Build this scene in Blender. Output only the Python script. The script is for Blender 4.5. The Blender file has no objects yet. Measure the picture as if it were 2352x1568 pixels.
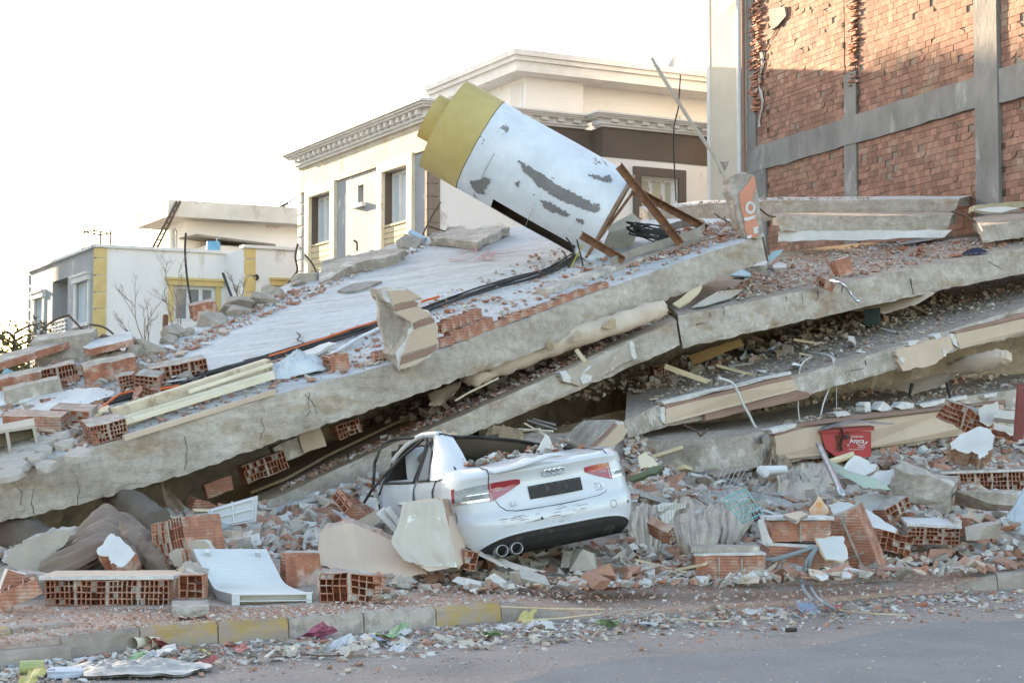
import bpy, bmesh, math, random
import numpy as np
from mathutils import Vector, Matrix, noise
from math import radians, sin, cos, pi, atan2, atan, sqrt
random.seed(7)
SC = bpy.context.scene
COL = SC.collection
# camera
F = 3900.0; CX = 1176.0; CY = 784.0; HOR = 996.0; EYE = 1.5
PITCH = atan((HOR - CY) / F)
cam = bpy.data.cameras.new('camera')
cam.sensor_width = 36.0; cam.lens = F / 2352.0 * 36.0; cam.clip_end = 3000; cam.clip_start = 0.1
camo = bpy.data.objects.new('camera', cam); COL.objects.link(camo)
camo.location = (0, 0, EYE); camo.rotation_euler = (radians(90) + PITCH, 0, 0)
SC.camera = camo
# sky, sun, exposure
SUN_EL = radians(12); SUN_H = Vector((-0.61, 0.79, 0)).normalized()
W = bpy.data.worlds.new("World"); SC.world = W; W.use_nodes = True
nt = W.node_tree; bg = nt.nodes['Background']
sky = nt.nodes.new('ShaderNodeTexSky'); sky.sky_type = 'NISHITA'; sky.sun_disc = False
sky.sun_elevation = SUN_EL; sky.sun_rotation = atan2(SUN_H.x, SUN_H.y)
sky.altitude = 500; sky.air_density = 1.0; sky.dust_density = 2.2; sky.ozone_density = 1.0
nt.links.new(sky.outputs[0], bg.inputs[0]); bg.inputs[1].default_value = 0.15
sl = bpy.data.lights.new('sun', 'SUN'); sl.energy = 4.7; sl.angle = radians(0.5); sl.color = (1.0, 0.83, 0.62)
so = bpy.data.objects.new('sun', sl); COL.objects.link(so)
sdir = Vector((SUN_H.x * cos(SUN_EL), SUN_H.y * cos(SUN_EL), sin(SUN_EL)))
so.rotation_euler = sdir.to_track_quat('Z', 'Y').to_euler(); so.location = (-20, 25, 30)
SC.view_settings.view_transform = 'Standard'; SC.view_settings.look = 'None'
SC.view_settings.exposure = 2.3; SC.view_settings.gamma = 1.0; SC.view_settings.use_curve_mapping = False
SC.view_settings.use_white_balance = True; SC.view_settings.white_balance_temperature = 7550; SC.view_settings.white_balance_tint = 13
SC.render.engine = 'CYCLES'
SC.cycles.use_denoising = True; SC.cycles.max_bounces = 6; SC.cycles.diffuse_bounces = 4
SC.cycles.transparent_max_bounces = 8; SC.cycles.caustics_reflective = False; SC.cycles.caustics_refractive = False
# photo geometry helpers (2352 x 1568 pixel frame)
def ray(px, py):
 u = (px - CX) / F; v = (CY - py) / F
 return Vector((u, cos(PITCH) - v * sin(PITCH), sin(PITCH) + v * cos(PITCH)))
def P(px, py, Y):
 d = ray(px, py); return Vector((0, 0, EYE)) + d * (Y / d.y)
def G(px, py, z=0.0):
 d = ray(px, py); return Vector((0, 0, EYE)) + d * ((z - EYE) / d.z)
class Plane:
 def __init__(s, a, b, c):
  s.o = a.copy(); s.n = (b - a).cross(c - a).normalized()
  if s.n.z < 0: s.n = -s.n
 def at(s, px, py, off=0.0):
  d = ray(px, py); e = Vector((0, 0, EYE))
  t = (s.o - e).dot(s.n) / d.dot(s.n)
  return e + d * t + s.n * off
 def z(s, x, y):
  return s.o.z - (s.n.x * (x - s.o.x) + s.n.y * (y - s.o.y)) / s.n.z
 def frame(s, yaw=0.0):
  a = Vector((cos(yaw), sin(yaw), 0)); a = (a - s.n * a.dot(s.n)).normalized()
  return a, s.n.cross(a), s.n
def rnd(a, b): return random.uniform(a, b)
def nz(p, s=1.0, o=0.0): return noise.noise(Vector((p[0] * s + o, p[1] * s + o * 1.7, p[2] * s - o)))
ORG = {}
# mesh collector
class MB:
 def __init__(s): s.v = []; s.f = []; s.m = []
 def add(s, vs, fs, m=0):
  b = len(s.v); s.v.extend([(v[0], v[1], v[2]) for v in vs])
  for f in fs: s.f.append([b + i for i in f]); s.m.append(m)
 def quad(s, a, b, c, d, m=0): s.add([a, b, c, d], [(0, 1, 2, 3)], m)
 def box(s, c, ax, ay, az, m=0, jit=0.0):
  c = Vector(c); vs = []
  for k in (-1, 1):
   for j in (-1, 1):
    for i in (-1, 1):
     p = c + ax * i + ay * j + az * k
     if jit: p = p + Vector((rnd(-jit, jit), rnd(-jit, jit), rnd(-jit, jit)))
     vs.append(p)
  s.add(vs, [(0, 2, 3, 1), (4, 5, 7, 6), (0, 1, 5, 4), (2, 6, 7, 3), (0, 4, 6, 2), (1, 3, 7, 5)], m)
 def bx(s, x0, x1, y0, y1, z0, z1, m=0):
  s.box(((x0 + x1) / 2, (y0 + y1) / 2, (z0 + z1) / 2), Vector(((x1 - x0) / 2, 0, 0)), Vector((0, (y1 - y0) / 2, 0)), Vector((0, 0, (z1 - z0) / 2)), m)
 def prism(s, pts, off, mtop=0, mside=None, mbot=None, rows=1, rough=0.0):
  n = len(pts); off = Vector(off); mside = mtop if mside is None else mside; mbot = mside if mbot is None else mbot
  rings = []
  cen = sum((Vector(p) for p in pts), Vector()) / n
  for r in range(rows + 1):
   ring = []
   for p in pts:
    q = Vector(p) + off * (r / rows)
    if rough and 0 < r:
     w = q - cen; w = w - off * (w.dot(off) / max(1e-9, off.dot(off)))
     L = w.length
     if L > 1e-6: q = q + w / L * rough * (nz(q, 3.1) * 1.3 + rnd(-.5, .5))
    ring.append(q)
   rings.append(ring)
  b = len(s.v)
  for ring in rings: s.v.extend([tuple(p) for p in ring])
  s.f.append(list(range(b, b + n))); s.m.append(mtop)
  s.f.append([b + rows * n + i for i in reversed(range(n))]); s.m.append(mbot)
  for r in range(rows):
   for i in range(n):
    j = (i + 1) % n
    s.f.append([b + r * n + i, b + (r + 1) * n + i, b + (r + 1) * n + j, b + r * n + j]); s.m.append(mside)
 def tube(s, pts, r, n=8, m=0, cap=True, r1=None):
  pts = [Vector(p) for p in pts]; k = len(pts); b = len(s.v)
  up = Vector((0, 0, 1)); prev = None
  for i, p in enumerate(pts):
   t = (pts[min(i + 1, k - 1)] - pts[max(i - 1, 0)]).normalized()
   if prev is None:
    a = t.cross(up)
    if a.length < 1e-3: a = t.cross(Vector((1, 0, 0)))
   else: a = prev - t * prev.dot(t)
   a.normalize(); prev = a; c = t.cross(a)
   rr = r if r1 is None else r + (r1 - r) * i / (k - 1)
   if isinstance(r, (list, tuple)): rr = r[i]
   for j in range(n):
    w = 2 * pi * j / n; q = p + (a * cos(w) + c * sin(w)) * rr; s.v.append(tuple(q))
  for i in range(k - 1):
   for j in range(n):
    j2 = (j + 1) % n
    s.f.append([b + i * n + j, b + i * n + j2, b + (i + 1) * n + j2, b + (i + 1) * n + j]); s.m.append(m)
  if cap:
   s.f.append([b + j for j in reversed(range(n))]); s.m.append(m)
   s.f.append([b + (k - 1) * n + j for j in range(n)]); s.m.append(m)
 def grid(s, rows, m=0, close=False):
  b = len(s.v); n = len(rows[0])
  for r in rows: s.v.extend([(p[0], p[1], p[2]) for p in r])
  for i in range(len(rows) - 1):
   for j in range(n if close else n - 1):
    j2 = (j + 1) % n
    s.f.append([b + i * n + j, b + i * n + j2, b + (i + 1) * n + j2, b + (i + 1) * n + j]); s.m.append(m)
 def cells(s, o, ux, uy, nrm, xs, ys, fn, merge=False):
  """face grid; fn(i,j) gives (material, recess depth, wall material, floor material)"""
  o = Vector(o)
  def pt(x, y, d=0): return o + ux * x + uy * y - nrm * d
  def same(i, j): return merge and 0 <= i < len(xs) - 1 and 0 <= j < len(ys) - 1 and fn(i, j) is not None and fn(i, j)[1] > 0
  for i in range(len(xs) - 1):
   for j in range(len(ys) - 1):
    r = fn(i, j)
    if r is None: continue
    m, d = r[0], r[1]
    a, b, c, e = (xs[i], ys[j]), (xs[i + 1], ys[j]), (xs[i + 1], ys[j + 1]), (xs[i], ys[j + 1])
    if d == 0: s.quad(pt(*a), pt(*b), pt(*c), pt(*e), m)
    else:
     mw, mf = r[2], r[3]
     if mf is not None: s.quad(pt(*a, d), pt(*b, d), pt(*c, d), pt(*e, d), mf)
     for p, q, di, dj in ((a, b, 0, -1), (b, c, 1, 0), (c, e, 0, 1), (e, a, -1, 0)):
      if same(i + di, j + dj): continue
      s.quad(pt(*p), pt(*q), pt(*q, d), pt(*p, d), mw)
 def hull(s, pts, m=0):
  bm = bmesh.new()
  for p in pts: bm.verts.new(p)
  r = bmesh.ops.convex_hull(bm, input=bm.verts)
  bm.verts.ensure_lookup_table()
  used = [v for v in bm.verts if v.link_faces]
  idx = {v: i for i, v in enumerate(used)}
  s.add([v.co for v in used], [[idx[v] for v in f.verts] for f in bm.faces], m)
  bm.free()
 def build(s, name, mats, parent=None, smooth=False, local=False, origin=None, clean=False):
  mats = mats if isinstance(mats, (list, tuple)) else [mats]
  V = np.array(s.v, dtype=np.float64)
  if local: org = Vector((0, 0, 0))
  elif parent is not None: org = ORG[parent.name]
  elif origin is not None: org = Vector(origin)
  else:
   mn = V.min(0); mx = V.max(0); org = Vector(((mn[0] + mx[0]) / 2, (mn[1] + mx[1]) / 2, mn[2]))
  V = V - np.array(org)
  me = bpy.data.meshes.new(name); me.from_pydata(V.tolist(), [], s.f)
  for m in mats: me.materials.append(m)
  me.polygons.foreach_set('material_index', s.m)
  if smooth: me.polygons.foreach_set('use_smooth', [True] * len(s.f))
  me.update()
  if clean:
   bm = bmesh.new(); bm.from_mesh(me); bmesh.ops.remove_doubles(bm, verts=bm.verts, dist=1e-4)
   bmesh.ops.recalc_face_normals(bm, faces=bm.faces); bm.to_mesh(me); bm.free()
  o = bpy.data.objects.new(name, me); COL.objects.link(o)
  if parent is not None: o.parent = parent
  elif not local: o.location = org
  ORG[o.name] = org
  return o
def tag(o, label=None, cat=None, group=None, kind=None):
 if label: o['label'] = label
 if cat: o['category'] = cat
 if group: o['group'] = group
 if kind: o['kind'] = kind
 return o
def thing(name, label, cat, loc, group=None, rot=None):
 o = bpy.data.objects.new(name, None); COL.objects.link(o); o.location = loc
 o.empty_display_size = 0.2
 if rot is not None: o.rotation_euler = rot
 ORG[o.name] = Vector(loc)
 return tag(o, label, cat, group)
# materials
def rgb(c): return (c[0], c[1], c[2], 1.0)
MATS = {}
def M(name, c1, c2=None, scale=3.0, rough=0.85, bump=0.25, bscale=30.0, metal=0.0, spec=0.3, c3=None, s3=9.0, t3=0.6, island=0.0, stretch=None, w3=0.05, alpha=1.0, coat=0.0, dust=None, tdust=0.0, grain=0.0, gscale=14.0):
 if name in MATS: return MATS[name]
 m = bpy.data.materials.new(name); m.use_nodes = True; MATS[name] = m
 t = m.node_tree; N = t.nodes; L = t.links; b = N['Principled BSDF']
 b.inputs['Roughness'].default_value = rough; b.inputs['Metallic'].default_value = metal
 b.inputs['Specular IOR Level'].default_value = spec
 b.inputs['Coat Weight'].default_value = coat
 if alpha < 1: b.inputs['Alpha'].default_value = alpha
 tc = N.new('ShaderNodeTexCoord'); src = tc.outputs['Object']
 if stretch:
  mp = N.new('ShaderNodeMapping'); mp.inputs['Scale'].default_value = stretch; L.new(src, mp.inputs[0]); ssrc = mp.outputs[0]
 else: ssrc = src
 col = None
 c2 = c2 or tuple(x * 0.8 for x in c1)
 n1 = N.new('ShaderNodeTexNoise'); n1.inputs['Scale'].default_value = scale; n1.inputs['Detail'].default_value = 7; n1.inputs['Roughness'].default_value = 0.62
 L.new(ssrc, n1.inputs['Vector'])
 r1 = N.new('ShaderNodeValToRGB'); r1.color_ramp.elements[0].position = 0.36; r1.color_ramp.elements[1].position = 0.66
 r1.color_ramp.elements[0].color = rgb(c2); r1.color_ramp.elements[1].color = rgb(c1)
 L.new(n1.outputs[0], r1.inputs[0]); col = r1.outputs[0]
 def mixin(col, fac, c):
  mx = N.new('ShaderNodeMix'); mx.data_type = 'RGBA'
  L.new(fac, mx.inputs['Factor']); L.new(col, mx.inputs[6])
  if isinstance(c, tuple): mx.inputs[7].default_value = rgb(c)
  else: L.new(c, mx.inputs[7])
  return mx.outputs[2]
 if c3:
  n3 = N.new('ShaderNodeTexNoise'); n3.inputs['Scale'].default_value = s3; n3.inputs['Detail'].default_value = 8; n3.inputs['Roughness'].default_value = 0.65
  L.new(ssrc, n3.inputs['Vector'])
  mr = N.new('ShaderNodeMapRange'); mr.inputs[1].default_value = t3 - w3; mr.inputs[2].default_value = t3 + w3
  L.new(n3.outputs[0], mr.inputs[0]); col = mixin(col, mr.outputs[0], c3)
 if dust:
  ge = N.new('ShaderNodeNewGeometry'); sx = N.new('ShaderNodeSeparateXYZ'); L.new(ge.outputs['Normal'], sx.inputs[0])
  n4 = N.new('ShaderNodeTexNoise'); n4.inputs['Scale'].default_value = 6; n4.inputs['Detail'].default_value = 6; L.new(src, n4.inputs['Vector'])
  ad = N.new('ShaderNodeMath'); ad.operation = 'ADD'; L.new(sx.outputs[2], ad.inputs[0]); L.new(n4.outputs[0], ad.inputs[1])
  mr = N.new('ShaderNodeMapRange'); mr.inputs[1].default_value = 0.9 - tdust; mr.inputs[2].default_value = 1.6 - tdust; mr.inputs[4].default_value = 0.8
  L.new(ad.outputs[0], mr.inputs[0]); col = mixin(col, mr.outputs[0], dust)
 if island:
  ge = N.new('ShaderNodeNewGeometry'); mr = N.new('ShaderNodeMapRange'); mr.inputs[3].default_value = 1 - island; mr.inputs[4].default_value = 1 + island
  L.new(ge.outputs['Random Per Island'], mr.inputs[0])
  hs = N.new('ShaderNodeHueSaturation'); L.new(mr.outputs[0], hs.inputs['Value']); L.new(col, hs.inputs['Color']); col = hs.outputs[0]
 if grain:
  ng = N.new('ShaderNodeTexNoise'); ng.inputs['Scale'].default_value = gscale; ng.inputs['Detail'].default_value = 8; ng.inputs['Roughness'].default_value = .75; L.new(src, ng.inputs['Vector'])
  mg = N.new('ShaderNodeMapRange'); mg.inputs[1].default_value = .3; mg.inputs[2].default_value = .7; mg.inputs[3].default_value = 1 - grain; mg.inputs[4].default_value = 1 + grain; L.new(ng.outputs[0], mg.inputs[0])
  hg = N.new('ShaderNodeHueSaturation'); L.new(mg.outputs[0], hg.inputs['Value']); L.new(col, hg.inputs['Color']); col = hg.outputs[0]
 L.new(col, b.inputs['Base Color'])
 if bump:
  nb = N.new('ShaderNodeTexNoise'); nb.inputs['Scale'].default_value = bscale; nb.inputs['Detail'].default_value = 6
  L.new(ssrc, nb.inputs['Vector'])
  bp = N.new('ShaderNodeBump'); bp.inputs['Strength'].default_value = bump; bp.inputs['Distance'].default_value = 0.02
  L.new(nb.outputs[0], bp.inputs['Height']); L.new(bp.outputs[0], b.inputs['Normal'])
 return m
def wave_bump(m, axis='Z', scale=12.0, dist=0.01, strength=0.6, rot=None):
 t = m.node_tree; N = t.nodes; L = t.links; b = N['Principled BSDF']
 tc = N.new('ShaderNodeTexCoord'); w = N.new('ShaderNodeTexWave'); w.bands_direction = axis; w.inputs['Scale'].default_value = scale
 w.inputs['Distortion'].default_value = 0.6; L.new(tc.outputs['Object'], w.inputs['Vector'])
 bp = N.new('ShaderNodeBump'); bp.inputs['Strength'].default_value = strength; bp.inputs['Distance'].default_value = dist
 L.new(w.outputs[0], bp.inputs['Height'])
 old = b.inputs['Normal'].links
 if old: L.new(old[0].from_socket, bp.inputs['Normal'])
 L.new(bp.outputs[0], b.inputs['Normal']); return m
def island_mat(name, cols, rough=0.9, bump=0.3, bscale=40):
 """each loose piece takes one of the given colours; cols = [(weight, colour), ...]"""
 m = M(name, (.5, .5, .5), rough=rough, bump=bump, bscale=bscale)
 t = m.node_tree; N = t.nodes; L = t.links; b = N['Principled BSDF']
 ge = N.new('ShaderNodeNewGeometry'); cr = N.new('ShaderNodeValToRGB'); cr.color_ramp.interpolation = 'CONSTANT'
 tot = sum(w for w, c in cols); acc = 0
 els = cr.color_ramp.elements
 for k, (w, c) in enumerate(cols):
  e = els[k] if k < 2 else els.new(0.999)
  e.position = acc / tot; e.color = rgb(tuple(a * .72 + b * .28 for a, b in zip(c, (.45, .385, .33)))); acc += w
 L.new(ge.outputs['Random Per Island'], cr.inputs[0])
 n = N.new('ShaderNodeTexNoise'); n.inputs['Scale'].default_value = 25; tc = N.new('ShaderNodeTexCoord'); L.new(tc.outputs['Object'], n.inputs['Vector'])
 mr = N.new('ShaderNodeMapRange'); mr.inputs[3].default_value = 0.75; mr.inputs[4].default_value = 1.2; L.new(n.outputs[0], mr.inputs[0])
 hs = N.new('ShaderNodeHueSaturation'); L.new(mr.outputs[0], hs.inputs['Value']); L.new(cr.outputs[0], hs.inputs['Color'])
 L.new(hs.outputs[0], b.inputs['Base Color']); return m
DUST = (.40, .34, .29)
concrete = M('concrete', (.50, .445, .39), (.32, .275, .23), scale=1.6, bump=.8, bscale=22, c3=(.60, .56, .50), s3=3.4, t3=.60, w3=.06, grain=.28, gscale=12)
concrete_edge = M('board_marked_concrete', (.52, .465, .405), (.35, .295, .24), scale=1.2, bump=.7, bscale=18, c3=(.33, .235, .15), s3=1.3, t3=.60, w3=.08, stretch=(1, 1, 2.2), grain=.26, gscale=10)
wave_bump(concrete_edge, 'Z', 2.6, .012, .3)
screed = M('pale_screed', (.55, .56, .56), (.45, .45, .44), scale=1.4, bump=.14, bscale=26, c3=(.34, .305, .27), s3=2.6, t3=.62, w3=.06, stretch=(.5, 2.6, 1), grain=.16, gscale=9)
floor_dust = M('gritty_floor', (.42, .355, .295), (.28, .23, .185), scale=2.5, bump=.9, bscale=40, c3=(.50, .44, .39), s3=16, t3=.58, grain=.3, gscale=22)
brick = M('orange_clay', (.48, .225, .145), (.37, .165, .11), scale=4, bump=.35, bscale=60, c3=(.50, .40, .33), s3=5, t3=.60, w3=.08, island=.16, dust=(.46, .37, .31), tdust=.12, grain=.22)
wave_bump(brick, 'Z', 11, .007, .6)
brick_plain = M('broken_clay', (.48, .21, .13), (.34, .14, .09), scale=5, bump=.5, bscale=50, c3=(.50, .42, .36), s3=6, t3=.57, w3=.08, island=.2, dust=(.46, .37, .31), tdust=.25, grain=.25)
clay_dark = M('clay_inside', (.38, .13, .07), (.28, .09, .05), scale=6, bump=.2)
mortar = M('grey_mortar', (.46, .425, .38), (.31, .28, .25), scale=8, bump=.9, bscale=35, grain=.25)
white_pl = M('white_plaster', (.69, .685, .67), (.56, .54, .51), scale=2.2, bump=.2, bscale=24, c3=(.50, .40, .33), s3=7, t3=.70, w3=.05)
white_rim = M('white_gypsum', (.72, .71, .69), (.57, .55, .52), scale=9, bump=.8, bscale=30)
tan = M('tan_render', (.60, .47, .355), (.52, .40, .30), scale=1.6, bump=.12, bscale=60, c3=(.42, .32, .24), s3=3.1, t3=.72)
tan_pale = M('beige_render', (.64, .50, .39), (.55, .43, .335), scale=1.5, bump=.12, bscale=60, c3=(.42, .24, .15), s3=11, t3=.72, w3=.03)
stripe = M('brown_band_render', (.34, .215, .165), (.27, .165, .125), scale=3, bump=.12, bscale=60)
dark = M('dark_void', (.12, .09, .07), (.07, .05, .04), scale=2, bump=.3)
core_m = M('packed_rubble', (.56, .44, .32), (.37, .28, .20), scale=3.5, bump=1.0, bscale=9, c3=(.36, .30, .25), s3=5, t3=.60)
rust = M('rusty_steel', (.25, .12, .06), (.13, .06, .035), scale=7, bump=.4, bscale=40, rough=.8, c3=(.40, .21, .10), s3=11, t3=.62)
wire_m = M('black_cable', (.045, .042, .04), (.03, .028, .027), bump=0, rough=.55)
rebar_m = M('steel_rebar', (.13, .085, .06), (.09, .06, .045), bump=.2, rough=.75)
steel = M('bare_steel', (.55, .56, .57), (.40, .40, .41), scale=6, metal=.8, rough=.4, bump=.1)
grey_pipe = M('grey_conduit', (.27, .32, .34), (.22, .26, .28), bump=.05, rough=.5)
orange_hose = M('orange_hose', (.72, .16, .05), (.6, .12, .04), bump=.05, rough=.5)
wood = M('pale_timber', (.74, .62, .42), (.60, .48, .31), scale=5, bump=.15, stretch=(1, 1, 5), c3=(.42, .30, .17), s3=6, t3=.66)
cream = M('cream_paint', (.80, .73, .58), (.70, .62, .47), scale=3, bump=.15, c3=(.5, .39, .25), s3=5, t3=.66)
pvc = M('white_plastic', (.68, .70, .71), (.60, .62, .63), scale=5, bump=.05, rough=.45, spec=.5, c3=(.45, .36, .30), s3=9, t3=.70)
debris_m = island_mat('mixed_debris', [(19, (.46, .20, .125)), (9, (.36, .16, .105)), (24, (.66, .645, .62)), (20, (.48, .44, .395)), (11, (.36, .32, .28)), (11, (.60, .49, .39)), (4, (.32, .24, .18)), (2, (.27, .36, .38))])
debris_red = island_mat('brick_grit', [(36, (.47, .22, .145)), (20, (.38, .175, .12)), (18, (.64, .61, .575)), (18, (.46, .40, .355)), (8, (.56, .45, .36))])
debris_grey = island_mat('grey_grit', [(28, (.48, .40, .31)), (22, (.37, .29, .215)), (11, (.70, .66, .61)), (10, (.45, .21, .13)), (16, (.54, .44, .34))])
def rot3(y, p, r): return Matrix.Rotation(y, 3, 'Z') @ Matrix.Rotation(p, 3, 'X') @ Matrix.Rotation(r, 3, 'Y')
# ground, road, pavement, kerb
earth = M('dusty_earth', (.36, .30, .25), (.26, .21, .17), scale=.4, bump=.5, bscale=6)
mb = MB(); mb.quad((-900, -300, -.05), (900, -300, -.05), (900, 1800, -.05), (-900, 1800, -.05))
tag(mb.build('ground', earth, origin=(0, 0, 0)), kind='structure')
asphalt = M('dusty_asphalt', (.31, .285, .265), (.235, .215, .20), scale=.8, bump=.6, bscale=120, rough=.9, c3=(.37, .30, .265), s3=.9, t3=.52, w3=.14, grain=.24, gscale=26)
KERB = [(-330, 1560, .10), (140, 1512, .14), (320, 1489, .14), (662, 1465, .14), (1001, 1440, .14), (1150, 1425, .13), (1310, 1424, .11), (1420, 1413, .02), (1493, 1409, .018), (1804, 1391, .02), (2042, 1369, .025), (2185, 1359, .03), (2215, 1357, .12), (2352, 1351, .14), (2600, 1338, .14)]
kline = [G(x, y) for x, y, h in KERB]
kh = [h for _, _, h in KERB]
d0 = (kline[1] - kline[0]).normalized(); d1 = Vector((.78, .62, 0))
kline = [kline[0] - d0 * 25] + kline + [kline[-1] + d1 * 60]; kh = [.1] + kh + [.14]
mb = MB()
for a, b in zip(kline, kline[1:]):
 mb.quad((a.x, -12 + a.x * .3, 0), (b.x, -12 + b.x * .3, 0), (b.x, b.y + .05, 0), (a.x, a.y + .05, 0))
tag(mb.build('road', asphalt, origin=(0, 0, 0)), kind='structure')
# the older, darker patch of tarmac at the near right
patch_m = M('worn_tarmac_patch', (.265, .262, .26), (.215, .213, .212), scale=1.2, bump=.5, bscale=130, grain=.2, gscale=26)
mb = MB(); pts = [G(x, y) + Vector((0, 0, .004)) for x, y in [(1120, 1590), (1300, 1530), (1560, 1502), (1850, 1488), (1990, 1460), (2140, 1432), (2400, 1425), (2700, 1480), (2700, 1640), (1300, 1640)]]
pts2 = []
for a, b in zip(pts, pts[1:] + pts[:1]):
 for k in range(6): q = a.lerp(b, k / 6); pts2.append(q + Vector((nz(q, 2) * .12, nz(q, 2, 5) * .12, 0)))
mb.add(pts2, [list(range(len(pts2)))]); tag(mb.build('road_patch', patch_m), kind='structure')
pave_m = M('dust_covered_paving', (.52, .35, .27), (.41, .27, .205), scale=1.6, bump=.8, bscale=55, c3=(.48, .41, .36), s3=2.4, t3=.55, w3=.1, grain=.28, gscale=18)
mb = MB(); rows = []
nrm = Vector((-.6, .8, 0))
def kdense(step=.5):
 out = []
 for (a, ha), (b, hb) in zip(zip(kline, kh), zip(kline[1:], kh[1:])):
  n = max(1, int((b - a).length / step)); n = min(n, 40)
  for k in range(n): out.append((a.lerp(b, k / n), ha + (hb - ha) * k / n))
 return out
for p, h in kdense():
 row = []
 for w, zz in ((.0, -.04), (.02, h - .004), (.16, h - .002), (.3, h + .002 if h > .08 else h + .012), (.8, .15 if h > .08 else .08), (1.6, .16), (2.6, .17), (6, .18), (20, .18)):
  q = p + nrm * w; row.append((q.x, q.y, zz + .012 * nz((q.x, q.y, 0), 2.2)))
 rows.append(row)
mb.grid(rows); tag(mb.build('pavement', pave_m, origin=(0, 0, 0), smooth=True), kind='structure')
# kerb stones: one thing each
kb_grey = M('kerb_concrete', (.40, .34, .295), (.30, .25, .215), scale=5, bump=.5, bscale=40)
kb_red = M('dusty_kerb_stone', (.50, .33, .25), (.42, .29, .23), scale=3, bump=.5, bscale=40)
kb_yel = M('worn_yellow_paint', (.52, .35, .12), (.42, .29, .12), scale=4, bump=.4, bscale=40, c3=(.38, .305, .245), s3=5, t3=.47, w3=.07)
kb_wht = M('worn_white_paint', (.54, .49, .43), (.43, .38, .33), scale=4, bump=.4, bscale=40, c3=(.34, .29, .25), s3=6, t3=.52, w3=.06)
def kpt(px):
 for (x0, y0, h0), (x1, y1, h1) in zip(KERB, KERB[1:]):
  if x0 <= px <= x1:
   k = (px - x0) / (x1 - x0); return G(px, y0 + (y1 - y0) * k), h0 + (h1 - h0) * k
def kerbstone(x0, x1, m, label, h0=None, h1=None, back=0.0, group='kerb stones along the pavement', wid=.17):
 a, ha = kpt(x0); b, hb = kpt(x1); ha = h0 or ha; hb = h1 or hb
 a = a + nrm * back; b = b + nrm * back
 t = (b - a).normalized(); a += t * .006; b -= t * .006
 mb = MB(); n = max(2, int((b - a).length / .14)); rows = []
 nn = Vector((-t.y, t.x, 0))
 for k in range(n + 1):
  q = a.lerp(b, k / n); h = ha + (hb - ha) * k / n
  j = .012 * nz(q, 5)
  rows.append([q - nn * (.012) + Vector((0, 0, -.04)), q - nn * (.006 + j) + Vector((0, 0, h * .5)), q + nn * (.0 + j) + Vector((0, 0, h * .86)), q + nn * .018 + Vector((0, 0, h + .006)), q + nn * .06 + Vector((0, 0, h + .012)), q + nn * wid + Vector((0, 0, h + .012 + j)), q + nn * (wid + .01) + Vector((0, 0, -.04))])
 mb.grid(rows); mb.add(rows[0], [list(range(7))]); mb.add(rows[-1], [list(reversed(range(7)))])
 tag(mb.build('kerb_stone', m), label, 'kerb stone', group)
kerbstone(-330, -60, kb_yel, 'low kerb stone with faded yellow face at far left edge', .17, .17, .42)
kerbstone(-60, 80, kb_yel, 'short low yellow kerb stone second from the left edge', .17, .17, .42)
kerbstone(80, 230, kb_grey, 'short low grey kerb stone set back behind the corner step', .17, .17, .42)
kerbstone(-330, 148, kb_grey, 'bottom step stone lying in front of the kerb at lower left corner', .085, .085, -.12, wid=.42)
kerbstone(140, 320, kb_grey, 'plain grey brown kerb stone where the taller kerb begins')
kerbstone(320, 500, kb_yel, 'dirty yellow kerb stone beside the bare grey brown one')
kerbstone(500, 662, kb_yel, 'brighter yellow kerb stone in front of the white louvered panel')
kerbstone(662, 835, kb_wht, 'dirty white kerb stone to the right of two yellow ones')
kerbstone(835, 1001, kb_wht, 'scuffed white kerb stone left of the single yellow stone')
kerbstone(1001, 1150, kb_yel, 'single yellow kerb stone below the white car')
kerbstone(1150, 1310, kb_grey, 'broken grey kerb stone tapering off below the white car', None, .06)
kerbstone(1500, 1640, kb_red, 'reddish sunken kerb stone flush with the road, left of the grey conduits', .03, .03)
kerbstone(1640, 1800, kb_red, 'reddish sunken kerb stone where the grey conduits end', .03, .035)
kerbstone(1800, 2042, kb_red, 'longest reddish sunken kerb stone right of the grey conduits', .03, .035)
kerbstone(2195, 2290, kb_grey, 'grey kerb stone rising from the ground at right edge', .05, .14, wid=.3)
kerbstone(2290, 2470, kb_grey, 'rightmost full height grey kerb stone', .15, .15, wid=.3)
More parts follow.
